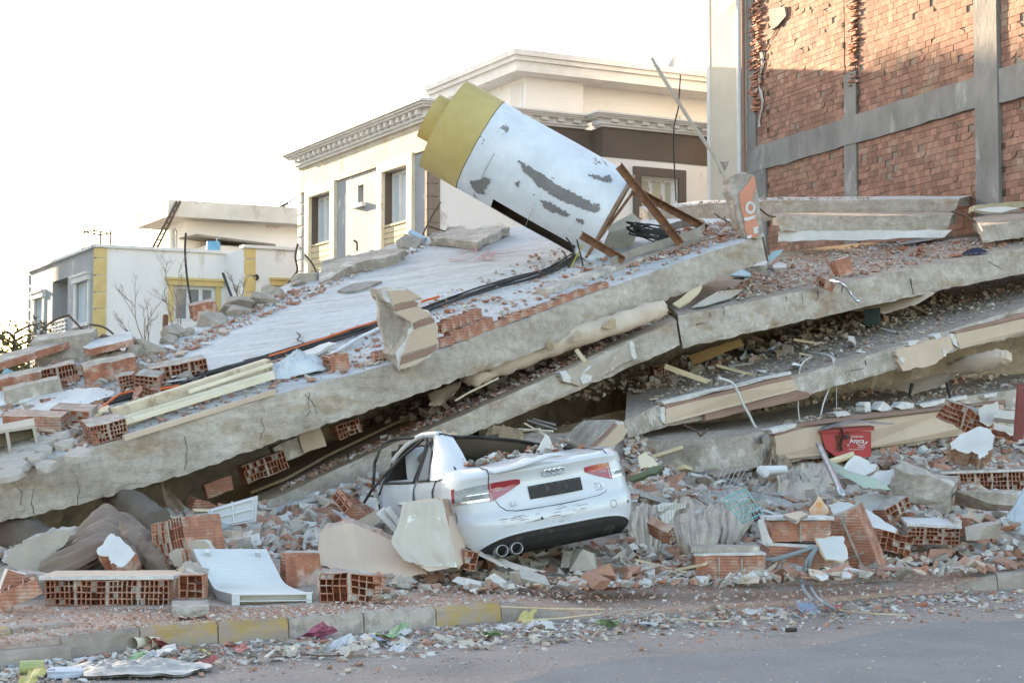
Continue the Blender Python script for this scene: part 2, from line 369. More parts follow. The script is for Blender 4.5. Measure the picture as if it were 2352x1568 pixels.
# facades
class Fac:
 def __init__(s, o, d):
  s.o = Vector(o); s.d = Vector((d[0], d[1], 0)).normalized(); s.n = Vector((s.d.y, -s.d.x, 0))   # outward normal: right of travel
  if s.n.y > 0: s.n = -s.n
  s.pl = Plane.__new__(Plane); s.pl.o = s.o; s.pl.n = s.n
 def tz(s, px, py):
  p = Plane.at(s.pl, px, py); return (p - s.o).dot(s.d), p.z
 def t(s, px): return s.tz(px, 600)[0]
 def pt(s, t, z, out=0): return Vector((s.o.x, s.o.y, 0)) + s.d * t + s.n * out + Vector((0, 0, z))
 def box(s, mb, t0, t1, z0, z1, o0, o1, m=0):
  c = s.pt((t0 + t1) / 2, (z0 + z1) / 2, (o0 + o1) / 2)
  mb.box(c, s.d * (abs(t1 - t0) / 2), s.n * (abs(o1 - o0) / 2), Vector((0, 0, abs(z1 - z0) / 2)), m)
 def wall(s, mb, t0, t1, z0, z1, holes, dep=.18, m=0, thick=None):
  xs = sorted({t0, t1, *[h[0] for h in holes], *[h[1] for h in holes]}); ys = sorted({z0, z1, *[h[2] for h in holes], *[h[3] for h in holes]})
  def fn(i, j):
   cx = (xs[i] + xs[i + 1]) / 2; cy = (ys[j] + ys[j + 1]) / 2
   for h in holes:
    if h[0] < cx < h[1] and h[2] < cy < h[3]: return (m, h[4] if len(h) > 4 else dep, m, None if len(h) < 6 else m)
   return (m, 0)
  mb.cells(s.pt(0, 0, 0), s.d, Vector((0, 0, 1)), s.n, xs, ys, fn, True)
 def rect(s, p0, p1):      # two pixel corners -> (t0,t1,z0,z1)
  a = s.tz(*p0); b = s.tz(*p1); return (min(a[0], b[0]), max(a[0], b[0]), min(a[1], b[1]), max(a[1], b[1]))
def window(fac, r, parent, frame_m, pane_m, dep=.16, mull=(0.5,), fw=.06, rails=(), sash=False):
 t0, t1, z0, z1 = r
 mb = MB()
 e = .002
 fac.box(mb, t0 + e, t0 + fw, z0 + e, z1 - e, -dep, -dep + .05); fac.box(mb, t1 - fw, t1 - e, z0 + e, z1 - e, -dep, -dep + .05)
 fac.box(mb, t0 + fw, t1 - fw, z0 + e, z0 + fw, -dep + .001, -dep + .051); fac.box(mb, t0 + fw, t1 - fw, z1 - fw, z1 - e, -dep + .001, -dep + .051)
 for k in mull:
  c = t0 + (t1 - t0) * k; fac.box(mb, c - fw * .6, c + fw * .6, z0 + fw, z1 - fw, -dep + .002, -dep + .056)
 f = mb.build('window', frame_m, parent)
 mb = MB(); mb.quad(fac.pt(t0, z0, -dep + .012), fac.pt(t1, z0, -dep + .012), fac.pt(t1, z1, -dep + .012), fac.pt(t0, z1, -dep + .012))
 mb.build('pane', pane_m, f)
 return f
def surround(fac, r, w, parent, m, name='window_frame', out=.06, side=True, cap=0.0, sill=True):
 t0, t1, z0, z1 = r; mb = MB()
 fac.box(mb, t0 - w, t0, z0, z1, -.0, out); fac.box(mb, t1, t1 + w, z0, z1, 0, out)
 fac.box(mb, t0 - w - cap, t1 + w + cap, z1, z1 + w, 0, out + .003 + cap)
 if cap: fac.box(mb, t0 - w - cap * 1.6, t1 + w + cap * 1.6, z1 + w, z1 + w + .07, 0, out + cap * 1.9)
 if sill: fac.box(mb, t0 - w - .03, t1 + w + .03, z0 - .07, z0, 0, out + .03)
 return mb.build(name, m, parent)
A = Vector((-.47, .88, 0)).normalized(); B = Vector((.88, .47, 0)).normalized()
glass = M('sky_tinted_glass', (.55, .62, .68), (.45, .52, .58), scale=.6, bump=0, rough=.4, spec=.6, metal=.1)  # sky reflected in the panes is painted as a pale blue base
glass_d = M('dark_window_glass', (.24, .26, .27), (.19, .205, .215), scale=.6, bump=0, rough=.1, spec=.7)
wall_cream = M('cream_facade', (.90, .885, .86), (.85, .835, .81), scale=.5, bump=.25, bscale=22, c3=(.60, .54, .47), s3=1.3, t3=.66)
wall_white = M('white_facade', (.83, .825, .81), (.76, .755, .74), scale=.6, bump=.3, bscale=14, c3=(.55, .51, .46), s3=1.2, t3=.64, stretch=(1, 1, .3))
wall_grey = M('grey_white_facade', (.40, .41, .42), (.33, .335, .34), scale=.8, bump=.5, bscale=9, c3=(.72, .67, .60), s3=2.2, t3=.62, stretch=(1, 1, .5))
trim_white = M('white_stone_trim', (.78, .77, .75), (.68, .67, .65), scale=2, bump=.2)
trim_yel = M('yellow_trim', (.70, .53, .24), (.60, .45, .20), scale=3, bump=.25)
band_yel = M('weathered_parapet', (.62, .545, .43), (.50, .43, .33), scale=2.2, bump=.4, c3=(.45, .36, .22), s3=3.4, t3=.60, stretch=(1, 1, .45))
br_dark = M('dark_brown_paint', (.16, .125, .105), (.14, .11, .09), scale=1, bump=.15)
roof_m = M('roof_concrete', (.45, .42, .39), (.35, .33, .3), scale=1)
def dentil_cornice(fac, t0, t1, zb, zt, parent, m, name='cornice', ret=None, out=.45, step=.36):
 """stacked mouldings with a row of dentils"""
 mb = MB(); H_ = zt - zb
 prof = [(0, .16, .10), (.16, .30, .16), (.62, .74, out * .72), (.74, .86, out * .86), (.86, 1.0, out)]
 for a, b, o in prof: fac.box(mb, t0 - o, t1 + o * .9, zb + H_ * a, zb + H_ * b, -.25, o)
 fac.box(mb, t0 - .16, t1 + .1, zb + H_ * .30, zb + H_ * .62, -.25, .14)
 n = int((t1 - t0) / step)
 for k in range(n):
  c = t0 + (k + .5) * (t1 - t0) / n; fac.box(mb, c - step * .24, c + step * .24, zb + H_ * .34, zb + H_ * .618, .1, out * .6)
 return mb.build(name, m, parent)
# middle apartment house
C0 = P(985, 700, 40); C0.z = 0
FL = Fac(C0, A); FR = Fac(C0, B)
def zc(y, px=985, Y=40): return P(px, y, Y).z
z_top, z_cb, z_bb = zc(235), zc(277), zc(338)
hb = thing('apartment_house', 'cream apartment house with dentil cornice, brown band and setback top storey behind the fallen tank', 'house', C0)
LT = FL.t(688); RT = FR.t(1640)
w1 = FL.rect((716, 454), (764, 615)); w2 = FL.rect((884, 397), (941, 560)); sw = FL.rect((822, 427), (835, 466))
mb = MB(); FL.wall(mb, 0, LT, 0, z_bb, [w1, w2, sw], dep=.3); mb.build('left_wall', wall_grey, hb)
mb = MB(); FL.wall(mb, -.02, LT + .02, z_bb, z_cb, []); 
FL.box(mb, -.06, LT + .06, z_bb - .06, z_bb + .04, -.1, .06); FL.box(mb, -.03, LT + .03, z_bb + .04, z_cb, -.1, .03); mb.build('parapet_band', band_yel, hb)
dentil_cornice(FL, .0, LT, z_cb, z_top, hb, trim_white)
for r, sy in ((w1, 561), (w2, 516)):
 t0, t1, z0, z1 = r; zs = FL.tz(740 if r is w1 else 912, sy)[1]
 mb = MB(); FL.box(mb, t0 - .3, t0, z0 - .3, z1, 0, .10); FL.box(mb, t1, t1 + .3, z0 - .3, z1, 0, .10); FL.box(mb, t0 - .3, t1 + .3, z1, z1 + .25, 0, .103)
 s_ = mb.build('window_frame', cream, hb)
 mb = MB(); n = 6
 for k in range(n):
  a = z0 - .3 + (zs - z0 + .3) * k / n; b = z0 - .3 + (zs - z0 + .3) * (k + 1) / n
  FL.box(mb, t0, t1, a, b - .02, -.12, -.0)
 FL.box(mb, t0, t1, z0 - .3, zs, -.2, -.03); FL.box(mb, t0, t1, zs, zs + .05, -.2, .03); mb.build('board_panel', wood, hb)
 mb = MB(); FL.box(mb, t1 - .02, t1 - .002, zs, z1, -.28, -.005); mb.build('dark_reveal', br_dark, hb)
 window(FL, (t0 + .02, t1 - .05, zs + .052, z1 - .02), hb, pvc, glass, dep=.22, mull=(.34, .66), fw=.08)
window(FL, (sw[0], sw[1], sw[2], sw[3]), hb, pvc, glass_d, dep=.2, mull=(), fw=.07)
mb = MB(); FL.box(mb, sw[0] - .15, sw[1] + .15, sw[2] - .1, sw[2], 0, .12); mb.build('sill', trim_white, hb)
mb = MB()
zq = 0.3
while zq < z_bb - .3:
 FL.box(mb, LT - .02, LT + .05, zq, zq + .26, -.3, .05); FL.box(mb, LT - .18, LT - .02, zq, zq + .26, 0, .05); zq += .32
mb.build('quoins', trim_white, hb)
mb = MB(); zq = .3
while zq < z_bb - .3:
 FR.box(mb, -.02, .26, zq, zq + .29, 0, .06); FL.box(mb, 0, .12, zq, zq + .29, .0, .058); zq += .31
mb.build('dark_quoins', M('brown_quoin', (.30, .24, .19), (.25, .2, .16), scale=4), hb)
# right facade with projecting bay
zR = lambda y, px: FR.tz(px, y)[1]
tb0, tb1 = FR.t(1359), FR.t(1600)
zb1, zb0 = zR(312, 1480), zR(378, 1480)      # brown band
bay = .55
mb = MB(); FR.wall(mb, 0, tb0, 0, z_cb, []); FR.wall(mb, tb1, RT + 2, 0, z_cb, [])
FB = Fac(FR.pt(0, 0, bay), B)
wr = FB.rect((1470, 404), (1556, 474))
FB.wall(mb, tb0, tb1, 0, zb0, [(wr[0], wr[1], wr[2] - .4, wr[3])], dep=.25); FB.wall(mb, tb0, tb1, zb1, z_cb, [])
for t in (tb0, tb1):
 FR.box(mb, t - .002, t + .002, 0, z_cb, 0, bay - .003)
mb.build('front_wall', wall_cream, hb)
mb = MB(); FB.box(mb, tb0 - .02, tb1 + .02, zb0, zb1, -bay - .05, .02); FR.box(mb, -.01, tb0 - .03, zb0, zb1, -.05, .015); FR.box(mb, tb1 + .03, RT + 2, zb0, zb1, -.05, .015)
mb.build('brown_band', br_dark, hb)
zc0, zc1 = zR(312, 1480) + .0, zR(262, 1480)
dentil_cornice(FB, tb0, tb1, zb1, zb1 + (z_top - z_cb) * .72, hb, trim_white, out=.4, step=.42)
dentil_cornice(FR, .5, tb0 - .3, zb1, zb1 + (z_top - z_cb) * .72, hb, trim_white, out=.4, step=.42)
dentil_cornice(FR, tb1 + .3, RT + 2, zb1, zb1 + (z_top - z_cb) * .72, hb, trim_white, out=.4, step=.42)
surround(FB, (wr[0], wr[1], wr[2] - .4, wr[3]), .22, hb, br_dark, out=.08, sill=False)
window(FB, (wr[0], wr[1], wr[2] - .4, wr[3]), hb, M('film_covered_frame', (.78, .76, .74), (.72, .70, .68), scale=5, bump=0, c3=(.55, .12, .10), s3=9, t3=.60, w3=.02), M('curtained_glass', (.60, .54, .40), (.50, .47, .38), scale=1.2, bump=0, rough=.15, spec=.6), dep=.2, mull=(.36, .70), fw=.09)
# body mass behind the facades, flat roof
mb = MB()
q = [FL.pt(.3, 0), FL.pt(LT - .3, 0), FL.pt(LT - .3, 0) + B * 16, FL.pt(.3, 0) + B * 16]
q = [p - (FL.n + FR.n) * .4 for p in q]
mb.prism([p + Vector((0, 0, z_cb)) for p in q], (0, 0, -z_cb), 0); mb.build('inner_mass', roof_m, hb)
# setback storey
U0 = P(1207, 300, 43); U0.z = 0
UL = Fac(U0, A); UR = Fac(U0, B)
zu = lambda y, px=1207: P(px, y, 43).z
zu0, zu1, zr0, zr1 = z_top - .6, zu(178), zu(176), zu(130)
su = UL.rect((1180, 206), (1196, 243)); tl = UL.t(1085) + 1.2
tp = UR.t(1340); 
mb = MB(); UL.wall(mb, 0, tl, zu0, zr0, [su], dep=.3); UR.wall(mb, 0, tp, zu0, zr0, []); 
UR2 = Fac(UR.pt(0, 0, -.35), B); UR2.wall(mb, tp, tp + 9, zu0, zr0, [])
UR.box(mb, tp - .004, tp, zu0, zr0, -.35, -.002); mb.build('top_storey_wall', wall_cream, hb)
window(UL, su, hb, br_dark, dark, dep=.25, mull=(), fw=.05)
mb = MB(); UL.box(mb, su[0] - .12, su[1] + .12, su[2] - .1, su[3] + .12, 0, .03); mb.build('window_frame', trim_white, hb)
mb = MB()
hr = zr1 - zr0; ov = 1.1
def slabring(z0, z1, o):
 ps = [UR.pt(-o * .0, 0, 0) + FL.n * o + FR.n * o, UR.pt(12, 0, 0) + FR.n * o, UR.pt(12, 0, 0) + A * (tl + .5), U0 + A * (tl + .4) + FL.n * o]
 mb.prism([Vector((p.x, p.y, z1)) for p in ps], (0, 0, z0 - z1))
slabring(zr0, zr0 + hr * .5, .55); slabring(zr0 + hr * .5 + .001, zr0 + hr * .72, .63); slabring(zr0 + hr * .72 + .001, zr1, .70)
mb.build('roof', trim_white, hb)
mb = MB(); c = UR2.pt(UR.t(1400), zR(252, 1400), .0); mb.tube([c + FR.n * -.01, c + FR.n * .05], .06, 10); mb.build('vent_hole', dark, hb)
# satellite dish on its roof
dc = P(1545, 155, 46); dz = P(1545, 178, 46).z
dish = thing('satellite_dish', 'white satellite dish on the flat roof of the cream apartment house', 'satellite dish', Vector((dc.x, dc.y, dz)))
mb = MB(); rows = []
nd = Vector((-.75, -.35, .35)).normalized(); ad = nd.cross(Vector((0, 0, 1))).normalized(); bd = ad.cross(nd)
for k in range(6):
 r = .42 * k / 5
 rows.append([dc + nd * (-.10 + .5 * r * r) + (ad * cos(w) + bd * sin(w) * 1.1) * max(r, .01) for w in [2 * pi * j / 20 for j in range(20)]])
mb.grid(rows, close=True); mb.build('dish', M('grey_dish', (.40, .41, .42), bump=0), dish, smooth=True)
mb = MB(); mb.tube([dc - nd * .1, dc - nd * .25, Vector((dc.x + .1, dc.y, dz))], .03, 6); mb.tube([dc + bd * -.4, dc + nd * .4 + bd * -.2], .012, 5); mb.build('mount', steel, dish)
# loose cable down the facade of that house
mb = MB(); pts = [P(x, y, 41.0) for x, y in [(1563, 172), (1560, 220), (1558, 250), (1548, 290), (1547, 340), (1550, 400), (1553, 462)]]
mb.tube(pts, .018, 5); tag(mb.build('hanging_cable', wire_m), 'thin dark cable hanging down the front of the cream apartment house', 'cable')
# left white house
D0 = P(220, 700, 50); D0.z = 0
GL = Fac(D0, A); GR = Fac(D0, B)
hl = thing('white_house', 'white two storey house with yellow corner quoins at left behind the rubble', 'house', D0)
zt = P(220, 568, 50).z; GT = GL.t(67)
wa = GL.rect((142, 657), (175, 880)); wb = GL.rect((176, 652), (203, 742)); wd = GL.rect((81, 688), (100, 768)); bal = GL.rect((121, 648), (154, 768))
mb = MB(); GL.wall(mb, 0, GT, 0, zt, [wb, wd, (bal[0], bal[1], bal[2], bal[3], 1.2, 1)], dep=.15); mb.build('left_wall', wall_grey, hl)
for r in (wb, wd):
 surround(GL, r, .17, hl, trim_white, cap=.06); window(GL, r, hl, pvc, glass, dep=.12, mull=(.5,), fw=.09)
mb = MB(); t0, t1, z0, _ = bal
zb_ = GL.tz(138, 738)[1]
GL.box(mb, t0, t1, zb_, zb_ + .06, .0, .06); GL.box(mb, t0, t1, z0, z0 + .08, 0, .06)
for k in range(5):
 c = t0 + (t1 - t0) * (k + .5) / 5; GL.box(mb, c - .05, c + .05, z0 + .08, zb_, .01, .05)
for k in range(3): zz = z0 + (zb_ - z0) * (k + 1) / 4; GL.box(mb, t0, t1, zz - .03, zz + .03, .012, .045)
mb.build('balcony_railing', pvc, hl)
ts0 = GR.t(562); step = 1.9
G2 = Fac(GR.pt(0, 0, step), B)
tstep = GR.t(531); t2 = G2.t(564)
wg = GR.rect((399, 655), (494, 741))
mb = MB(); GR.wall(mb, 0, t2, 0, zt, [wg], dep=.15); G2.wall(mb, t2, t2 + 9, 0, zt, [])
GR.box(mb, t2 - .004, t2, 0, zt, .0, step - .002)
mb.build('front_wall', wall_white, hl)
wgi = wg
surround(GR, wg, .16, hl, trim_yel, cap=.06, sill=False); window(GR, wg, hl, pvc, glass_d, dep=.12, mull=(.36, .66), fw=.10)
w3_ = G2.rect((636, 656), (668, 740)); surround(G2, w3_, .16, hl, trim_yel, cap=.05, sill=False)
mb = MB(); G2.box(mb, w3_[0], w3_[1], w3_[2], w3_[3], 0, .02); mb.build('window', pvc, hl)
for fac_, t_, nm in ((GR, 0, 0), (G2, t2, 1)):
 mb = MB(); z = .2
 while z < zt - .1:
  fac_.box(mb, t_ - .05, t_ + .3, z, min(z + .46, zt - .02), 0.0, .05); GL_ = GL if nm == 0 else None
  if GL_: GL.box(mb, .0, .16, z, min(z + .46, zt - .02), .002, .048)
  z += .5
 mb.build('quoins', trim_yel, hl)
mb = MB(); GL.box(mb, -.08, GT + .1, zt, zt + .09, -.3, .1); GR.box(mb, -.1, t2, zt + .001, zt + .091, -.3, .1); G2.box(mb, t2 - .1, t2 + 9, zt + .002, zt + .092, -.3, .1)
mb.build('roof_coping', trim_white, hl)
mb = MB(); z = .2
while z < zt - .1:
 GL.box(mb, GT - .12, GT + .04, z, z + .32, -.2, .04); z += .4
mb.build('white_quoins', trim_white, hl)
q = [GL.pt(.3, 0), GL.pt(GT - .3, 0), GL.pt(GT - .3, 0) + B * 17, GL.pt(.3, 0) + B * 17]
mb = MB(); mb.prism([p - (GL.n + GR.n) * 1.0 + Vector((0, 0, zt - .4)) for p in q], (0, 0, -zt + .4)); mb.build('inner_mass', roof_m, hl)
mb = MB(); c = G2.pt(G2.t(587), G2.tz(587, 637)[1], 0); mb.tube([c, c + GR.n * .05], .1, 10); mb.build('vent_hole', dark, hl)
# rooftop storey of the white house
K0 = P(424, 560, 55); K0.z = 0; KL = Fac(K0, A); KR = Fac(K0, B)
zk0, zk1 = zt - .3, P(424, 506, 55).z; zk2 = P(424, 468, 55).z
kl = KL.t(388); kw = KL.rect((393, 526), (407, 574))
mb = MB(); KL.wall(mb, 0, kl, zk0, zk1, [kw]); KR.wall(mb, 0, 12, zk0, zk1, []); mb.build('rooftop_room_wall', wall_cream, hl)
window(KL, kw, hl, pvc, glass, dep=.1, fw=.07)
mb = MB(); ps = [KR.pt(-.0, 0) + KL.n * .8 + KR.n * .8, KR.pt(13, 0) + KR.n * .8, KR.pt(13, 0) + A * (kl + 2), K0 + A * (kl + 1.2) + KL.n * .8]
mb.prism([Vector((p.x, p.y, zk2)) for p in ps], (0, 0, zk1 - zk2)); 
mb.build('rooftop_room_roof', M('stained_white_fascia', (.68, .65, .59), (.55, .52, .46), scale=1.2, bump=.3, c3=(.44, .41, .35), s3=1.6, t3=.62), hl)
mb = MB(); a = KR.t(450); b = KR.t(568); KR.box(mb, a, b - .3, zk0, zk1 - .9, .0, 1.2); mb.build('stair_box', wall_white, hl)
mb = MB(); mb.prism([KR.pt(a - .5, zk1 - .62, 1.6), KR.pt(b + .4, zk1 - .8, 1.6), KR.pt(b + .4, zk1 - .72, -.2), KR.pt(a - .5, zk1 - .55, -.2)], (0, 0, -.06)); mb.build('tin_canopy', M('weathered_tin', (.28, .25, .21), (.2, .18, .15), scale=3), hl)
# things on its roof
bt = P(490, 571, 52); bt.z = zt + .0
tk = thing('water_tank', 'small blue water tank on the roof of the white house', 'water tank', bt)
mb = MB(); n = 18
for r, z0, z1, mm in ((.23, .06, .62, 0), (.2, .62, .66, 0)): mb.tube([bt + Vector((0, 0, z0 * .6)), bt + Vector((0, 0, z1 * .6))], .21 if r > .2 else .19, n, 0)
mb.build('barrel', M('blue_enamel', (.16, .42, .62), (.12, .34, .52), bump=.1, rough=.5), tk)
mb = MB(); mb.tube([bt + Vector((.1, 0, .38)), bt + Vector((.1, 0, .5)), bt + Vector((.2, 0, .5))], .025, 6); mb.build('pipe', steel, tk)
ld = thing('ladder', 'dark wooden ladder leaning on the rooftop room of the white house', 'ladder', P(355, 571, 53))
mb = MB(); r0 = [P(349, 572, 53), P(406, 464, 54)]; r1 = [P(360, 572, 53), P(414, 463, 54)]
mb.tube(r0, .04, 6); mb.tube(r1, .04, 6); mb.build('rail', rebar_m, ld)
mb = MB()
for k in range(8): u = (k + .6) / 8.4; mb.tube([r0[0].lerp(r0[1], u), r1[0].lerp(r1[1], u)], .025, 5)
mb.build('rung', rebar_m, ld)
fr = P(225, 565, 52)
fo = thing('antenna_frame', 'thin metal frame standing on the left end of the white house roof', 'frame', fr)
mb = MB()
pp = [P(193, 533, 52), P(216, 529, 53.2), P(254, 536, 52), P(231, 540, 51)]
for p in pp: mb.tube([Vector((p.x, p.y, zt + .02)), p + Vector((0, 0, .12))], .03, 5)
for a, b in zip(pp, pp[1:] + pp[:1]): mb.tube([a, b], .025, 5)
mb.tube([P(160, 571, 52), P(250, 568, 52)], .02, 5)
mb.build('posts', rebar_m, fo)
sp = P(650, 475, 56); so_ = thing('solar_panel', 'tilted solar water heater panel on the roof of the white house', 'solar panel', Vector((sp.x, sp.y, zk2)))
mb = MB(); mb.prism([P(624, 482, 56), P(662, 463, 56), P(668, 463, 57.5), P(634, 482, 57.5)], (0, .05, -.08)); mb.build('panel', M('dark_collector', (.1, .12, .15), (.07, .08, .1), rough=.2, bump=0), so_)
mb = MB(); mb.tube([P(662, 463, 56.5), P(650, 481, 56.5)], .02, 5); mb.tube([P(660, 466, 56.5), P(684, 452, 56.5)], .03, 5); mb.tube([P(662, 464, 57), P(676, 482, 57)], .02, 5); mb.build('stand', steel, so_)
# brick apartment building at right
E0 = P(1720, 500, 40); E0.z = 0
BD = Vector((.36, -.93, 0)).normalized()
FE = Fac(E0, BD)
if FE.n.x > 0: FE.n = -FE.n; FE.pl.n = FE.n
ez = lambda px, y: FE.tz(px, y)
bb = thing('brick_building', 'apartment building with bare orange brick side wall and grey concrete frame', 'building', E0)
TE = FE.t(2352) + 3.5; ZT = 17.5
# columns and beams (px measured)
c_a0, c_a1 = 0.0, FE.t(1764); c_b0, c_b1 = FE.t(1945), FE.t(1973); c_c0, c_c1 = FE.t(2252), FE.t(2305)
def zt_line(p0, p1):
 a = ez(*p0); b = ez(*p1); return lambda t: a[1] + (b[1] - a[1]) * (t - a[0]) / (b[0] - a[0])
zb_lo = (ez(1767, 387)[1] + ez(2252, 248)[1]) / 2; zb_hi = (ez(1763, 331)[1] + ez(2239, 178)[1]) / 2
zb_up0, zb_up1 = zb_hi + 2.55, zb_hi + 3.15
conc_frame = M('frame_concrete', (.265, .26, .25), (.185, .18, .172), scale=1.6, bump=.5, bscale=14, c3=(.34, .335, .32), s3=2.5, t3=.62, stretch=(1, 1, .5))
def beam_mesh(mb, t0, t1, z0, z1, o):
 n = max(2, int((t1 - t0) / .35)); mz = max(2, int((z1 - z0) / .35)); rows = []
 for j in range(mz + 1):
  r = []
  for i in range(n + 1):
   t = t0 + (t1 - t0) * i / n; z = z0 + (z1 - z0) * j / mz
   e = .018 * nz((t, z, o), 2.3)
   if i in (0, n): t += e * 1.5
   if j in (0, mz): z += e * 1.5
   r.append(FE.pt(t, z, o + e))
  rows.append(r)
 mb.grid(rows)
 lo = [FE.pt(t0 + (t1 - t0) * i / n, z0, -.1) for i in range(n + 1)]; mb.grid([lo, rows[0]]); hi = [FE.pt(t0 + (t1 - t0) * i / n, z1, -.1) for i in range(n + 1)]; mb.grid([rows[-1], hi])
 le = [FE.pt(t0, z0 + (z1 - z0) * j / mz, -.1) for j in range(mz + 1)]; mb.grid([[r[0] for r in rows], le]); re = [FE.pt(t1, z0 + (z1 - z0) * j / mz, -.1) for j in range(mz + 1)]; mb.grid([re, [r[-1] for r in rows]])
for name, t0, t1, z0, z1, o in (('column', c_a0, c_a1, 0, zb_lo + .05, .05), ('column', c_b0, c_b1, 0, zb_lo, .04), ('column', c_c0, c_c1, 0, ZT, .08), ('beam', c_a0, c_c0 - .01, zb_lo, zb_hi, .06), ('beam', c_c1 + .01, TE, zb_lo - .05, zb_hi, .06), ('column', c_b0, c_b1 + .0, zb_hi + .005, zb_hi + .95, .035), ('column', c_a0, c_a0 + .42, zb_hi + .005, zb_hi + .8, .045), ('column', c_a0, .34, zb_hi + .805, ZT, .03)):
 mb = MB(); beam_mesh(mb, t0, t1, z0, z1, o); mb.build(name, conc_frame, bb)
# a broken stub of concrete high up on the wall
mb = MB(); s0 = ez(1785, 65); mb.hull([FE.pt(FE.t(x), ez(x, y)[1], o) for x, y, o in [(1775, 20, .06), (1812, 14, .06), (1815, 35, .05), (1795, 58, .05), (1780, 68, .05), (1776, 40, -.1), (1812, 14, -.1), (1780, 68, -.1), (1775, 20, -.1)]]); mb.build('column_stub', conc_frame, bb)
# bricks: real courses, each brick its own block inside one wall mesh per panel
brick_wall_m = M('orange_hollow_brick', (.325, .18, .132), (.265, .142, .104), scale=1.2, bump=.15, bscale=40, c3=(.33, .23, .17), s3=1.5, t3=.60, island=.28)  # own clay tone of the bricks, the same over the whole wall
wave_bump(brick_wall_m, 'Z', 22, .003, .2)
brick_ribs = brick_wall_m
def brick_panel(t0, t1, z0, z1, gap=.04, bw=.185, bh=.13, holes=.02):
 mb = MB(); z = z0; r = 0
 rr = random.Random(int(t0 * 100 + z0 * 7))
 while z < z1 - .03:
  h = min(bh, z1 - z); t = t0 - (bw * .5 if r % 2 else 0) + rr.uniform(-.03, .03)
  while t < t1:
   w = bw * rr.uniform(.93, 1.04); a = max(t, t0); b = min(t + w, t1)
   if b - a > .04:
    o = rr.uniform(-.003, .003); x = rr.random()
    if x < holes: o = -.06
    g = rr.uniform(.004, .009)
    q0, q1 = a + g * .5, b - g * .5; y0, y1 = z + rr.uniform(.002, .007), z + h - rr.uniform(.001, .005)
    j = lambda: rr.uniform(-.003, .003)
    v = [FE.pt(q0 + j(), y0 + j(), o), FE.pt(q1 + j(), y0 + j(), o), FE.pt(q1 + j(), y1 + j(), o), FE.pt(q0 + j(), y1 + j(), o)]
    if rr.random() < .04:   # a chipped corner
     k = rr.randrange(4); v[k] = v[k].lerp(v[(k + 2) % 4], .35)
    vb = [FE.pt(q0, y0, -.09), FE.pt(q1, y0, -.09), FE.pt(q1, y1, -.09), FE.pt(q0, y1, -.09)]
    mb.add(v + vb, [(0, 1, 2, 3), (0, 4, 5, 1), (1, 5, 6, 2), (2, 6, 7, 3), (3, 7, 4, 0)], 0)
   t += w
  z += bh; r += 1
 mb.build('brick_panel', brick_ribs, bb)
for t0, t1, z0, z1 in ((c_a1, c_b0, 5.5, zb_lo), (c_b1, c_c0, 4.5, zb_lo), (c_c1, TE, 3, zb_lo - .05), (.42, c_b0, zb_hi, zb_hi + 1.0), (.35, c_b0, zb_hi + 1.0, ZT), (c_b1, c_c0, zb_hi, ZT), (c_b0, c_b1, zb_hi + .96, ZT), (c_c1, TE, zb_hi, ZT)):
 brick_panel(t0 + .015, t1 - .015, z0, z1)
# brick ends with open cells beside the columns
mbp = MB()
for tt in (c_a1 + .0, c_b0 - .11, c_b1, c_c0 - .11, c_c1):
 for k in range(26):
  if random.random() < .45:
   z = 5.0 + k * .435
   if zb_lo - .2 < z < zb_hi + .1: continue
   for a in range(3):
    for c in range(3): FE.box(mbp, tt + .01 + a * .032, tt + .034 + a * .032, z + c * .04, z + .03 + c * .04, .0, .016)
mbp.build('open_cells', dark, bb)
# jagged vertical crack and a recessed seam, mortar sheet behind the bricks
mb = MB(); mb.quad(FE.pt(0, 0, -.022), FE.pt(TE, 0, -.022), FE.pt(TE, ZT, -.022), FE.pt(0, ZT, -.022)); mb.build('mortar_bed', M('dark_bed_mortar', (.30, .25, .21), (.22, .18, .15), scale=4, bump=.6), bb)  # mortar with a dark tone of its own, seen in the joints
def crack(pts, w, name='crack'):
 mb = MB(); pr = None; prev = []
 for x, y in pts:
  t, z = ez(x, y); prev.append((t, z))
 dense = []
 for a, b in zip(prev, prev[1:]):
  for k in range(5): dense.append((a[0] + (b[0] - a[0]) * k / 5 + rnd(-.03, .03), a[1] + (b[1] - a[1]) * k / 5))
 rows = [[FE.pt(t - w * rnd(.4, 1.1), z, .022), FE.pt(t, z, .014), FE.pt(t + w * rnd(.4, 1.1), z, .022)] for t, z in dense]
 mb.grid(rows); mb.build(name, dark, bb)
crack([(1972, -10), (1967, 40), (1972, 90), (1968, 150), (1972, 215), (1972, 268)], .045)
crack([(1812, 42), (1790, 62), (1772, 90), (1757, 120), (1752, 160), (1751, 200)], .045)
# plaster edge running down from the crack and the grey-white joint
mb = MB(); rows = []
for k in range(24):
 y = 120 + k * 7.5; t, z = ez(1750 + 4 * sin(k * .5), y); rows.append([FE.pt(t - .06, z, .03), FE.pt(t - .02 + rnd(-.02, .02), z, .05), FE.pt(t + .05 + rnd(-.03, .03), z, .03)])
mb.grid(rows); mb.build('render_joint', M('rough_grey_render', (.47, .45, .42), (.34, .32, .30), scale=5, bump=.8), bb)
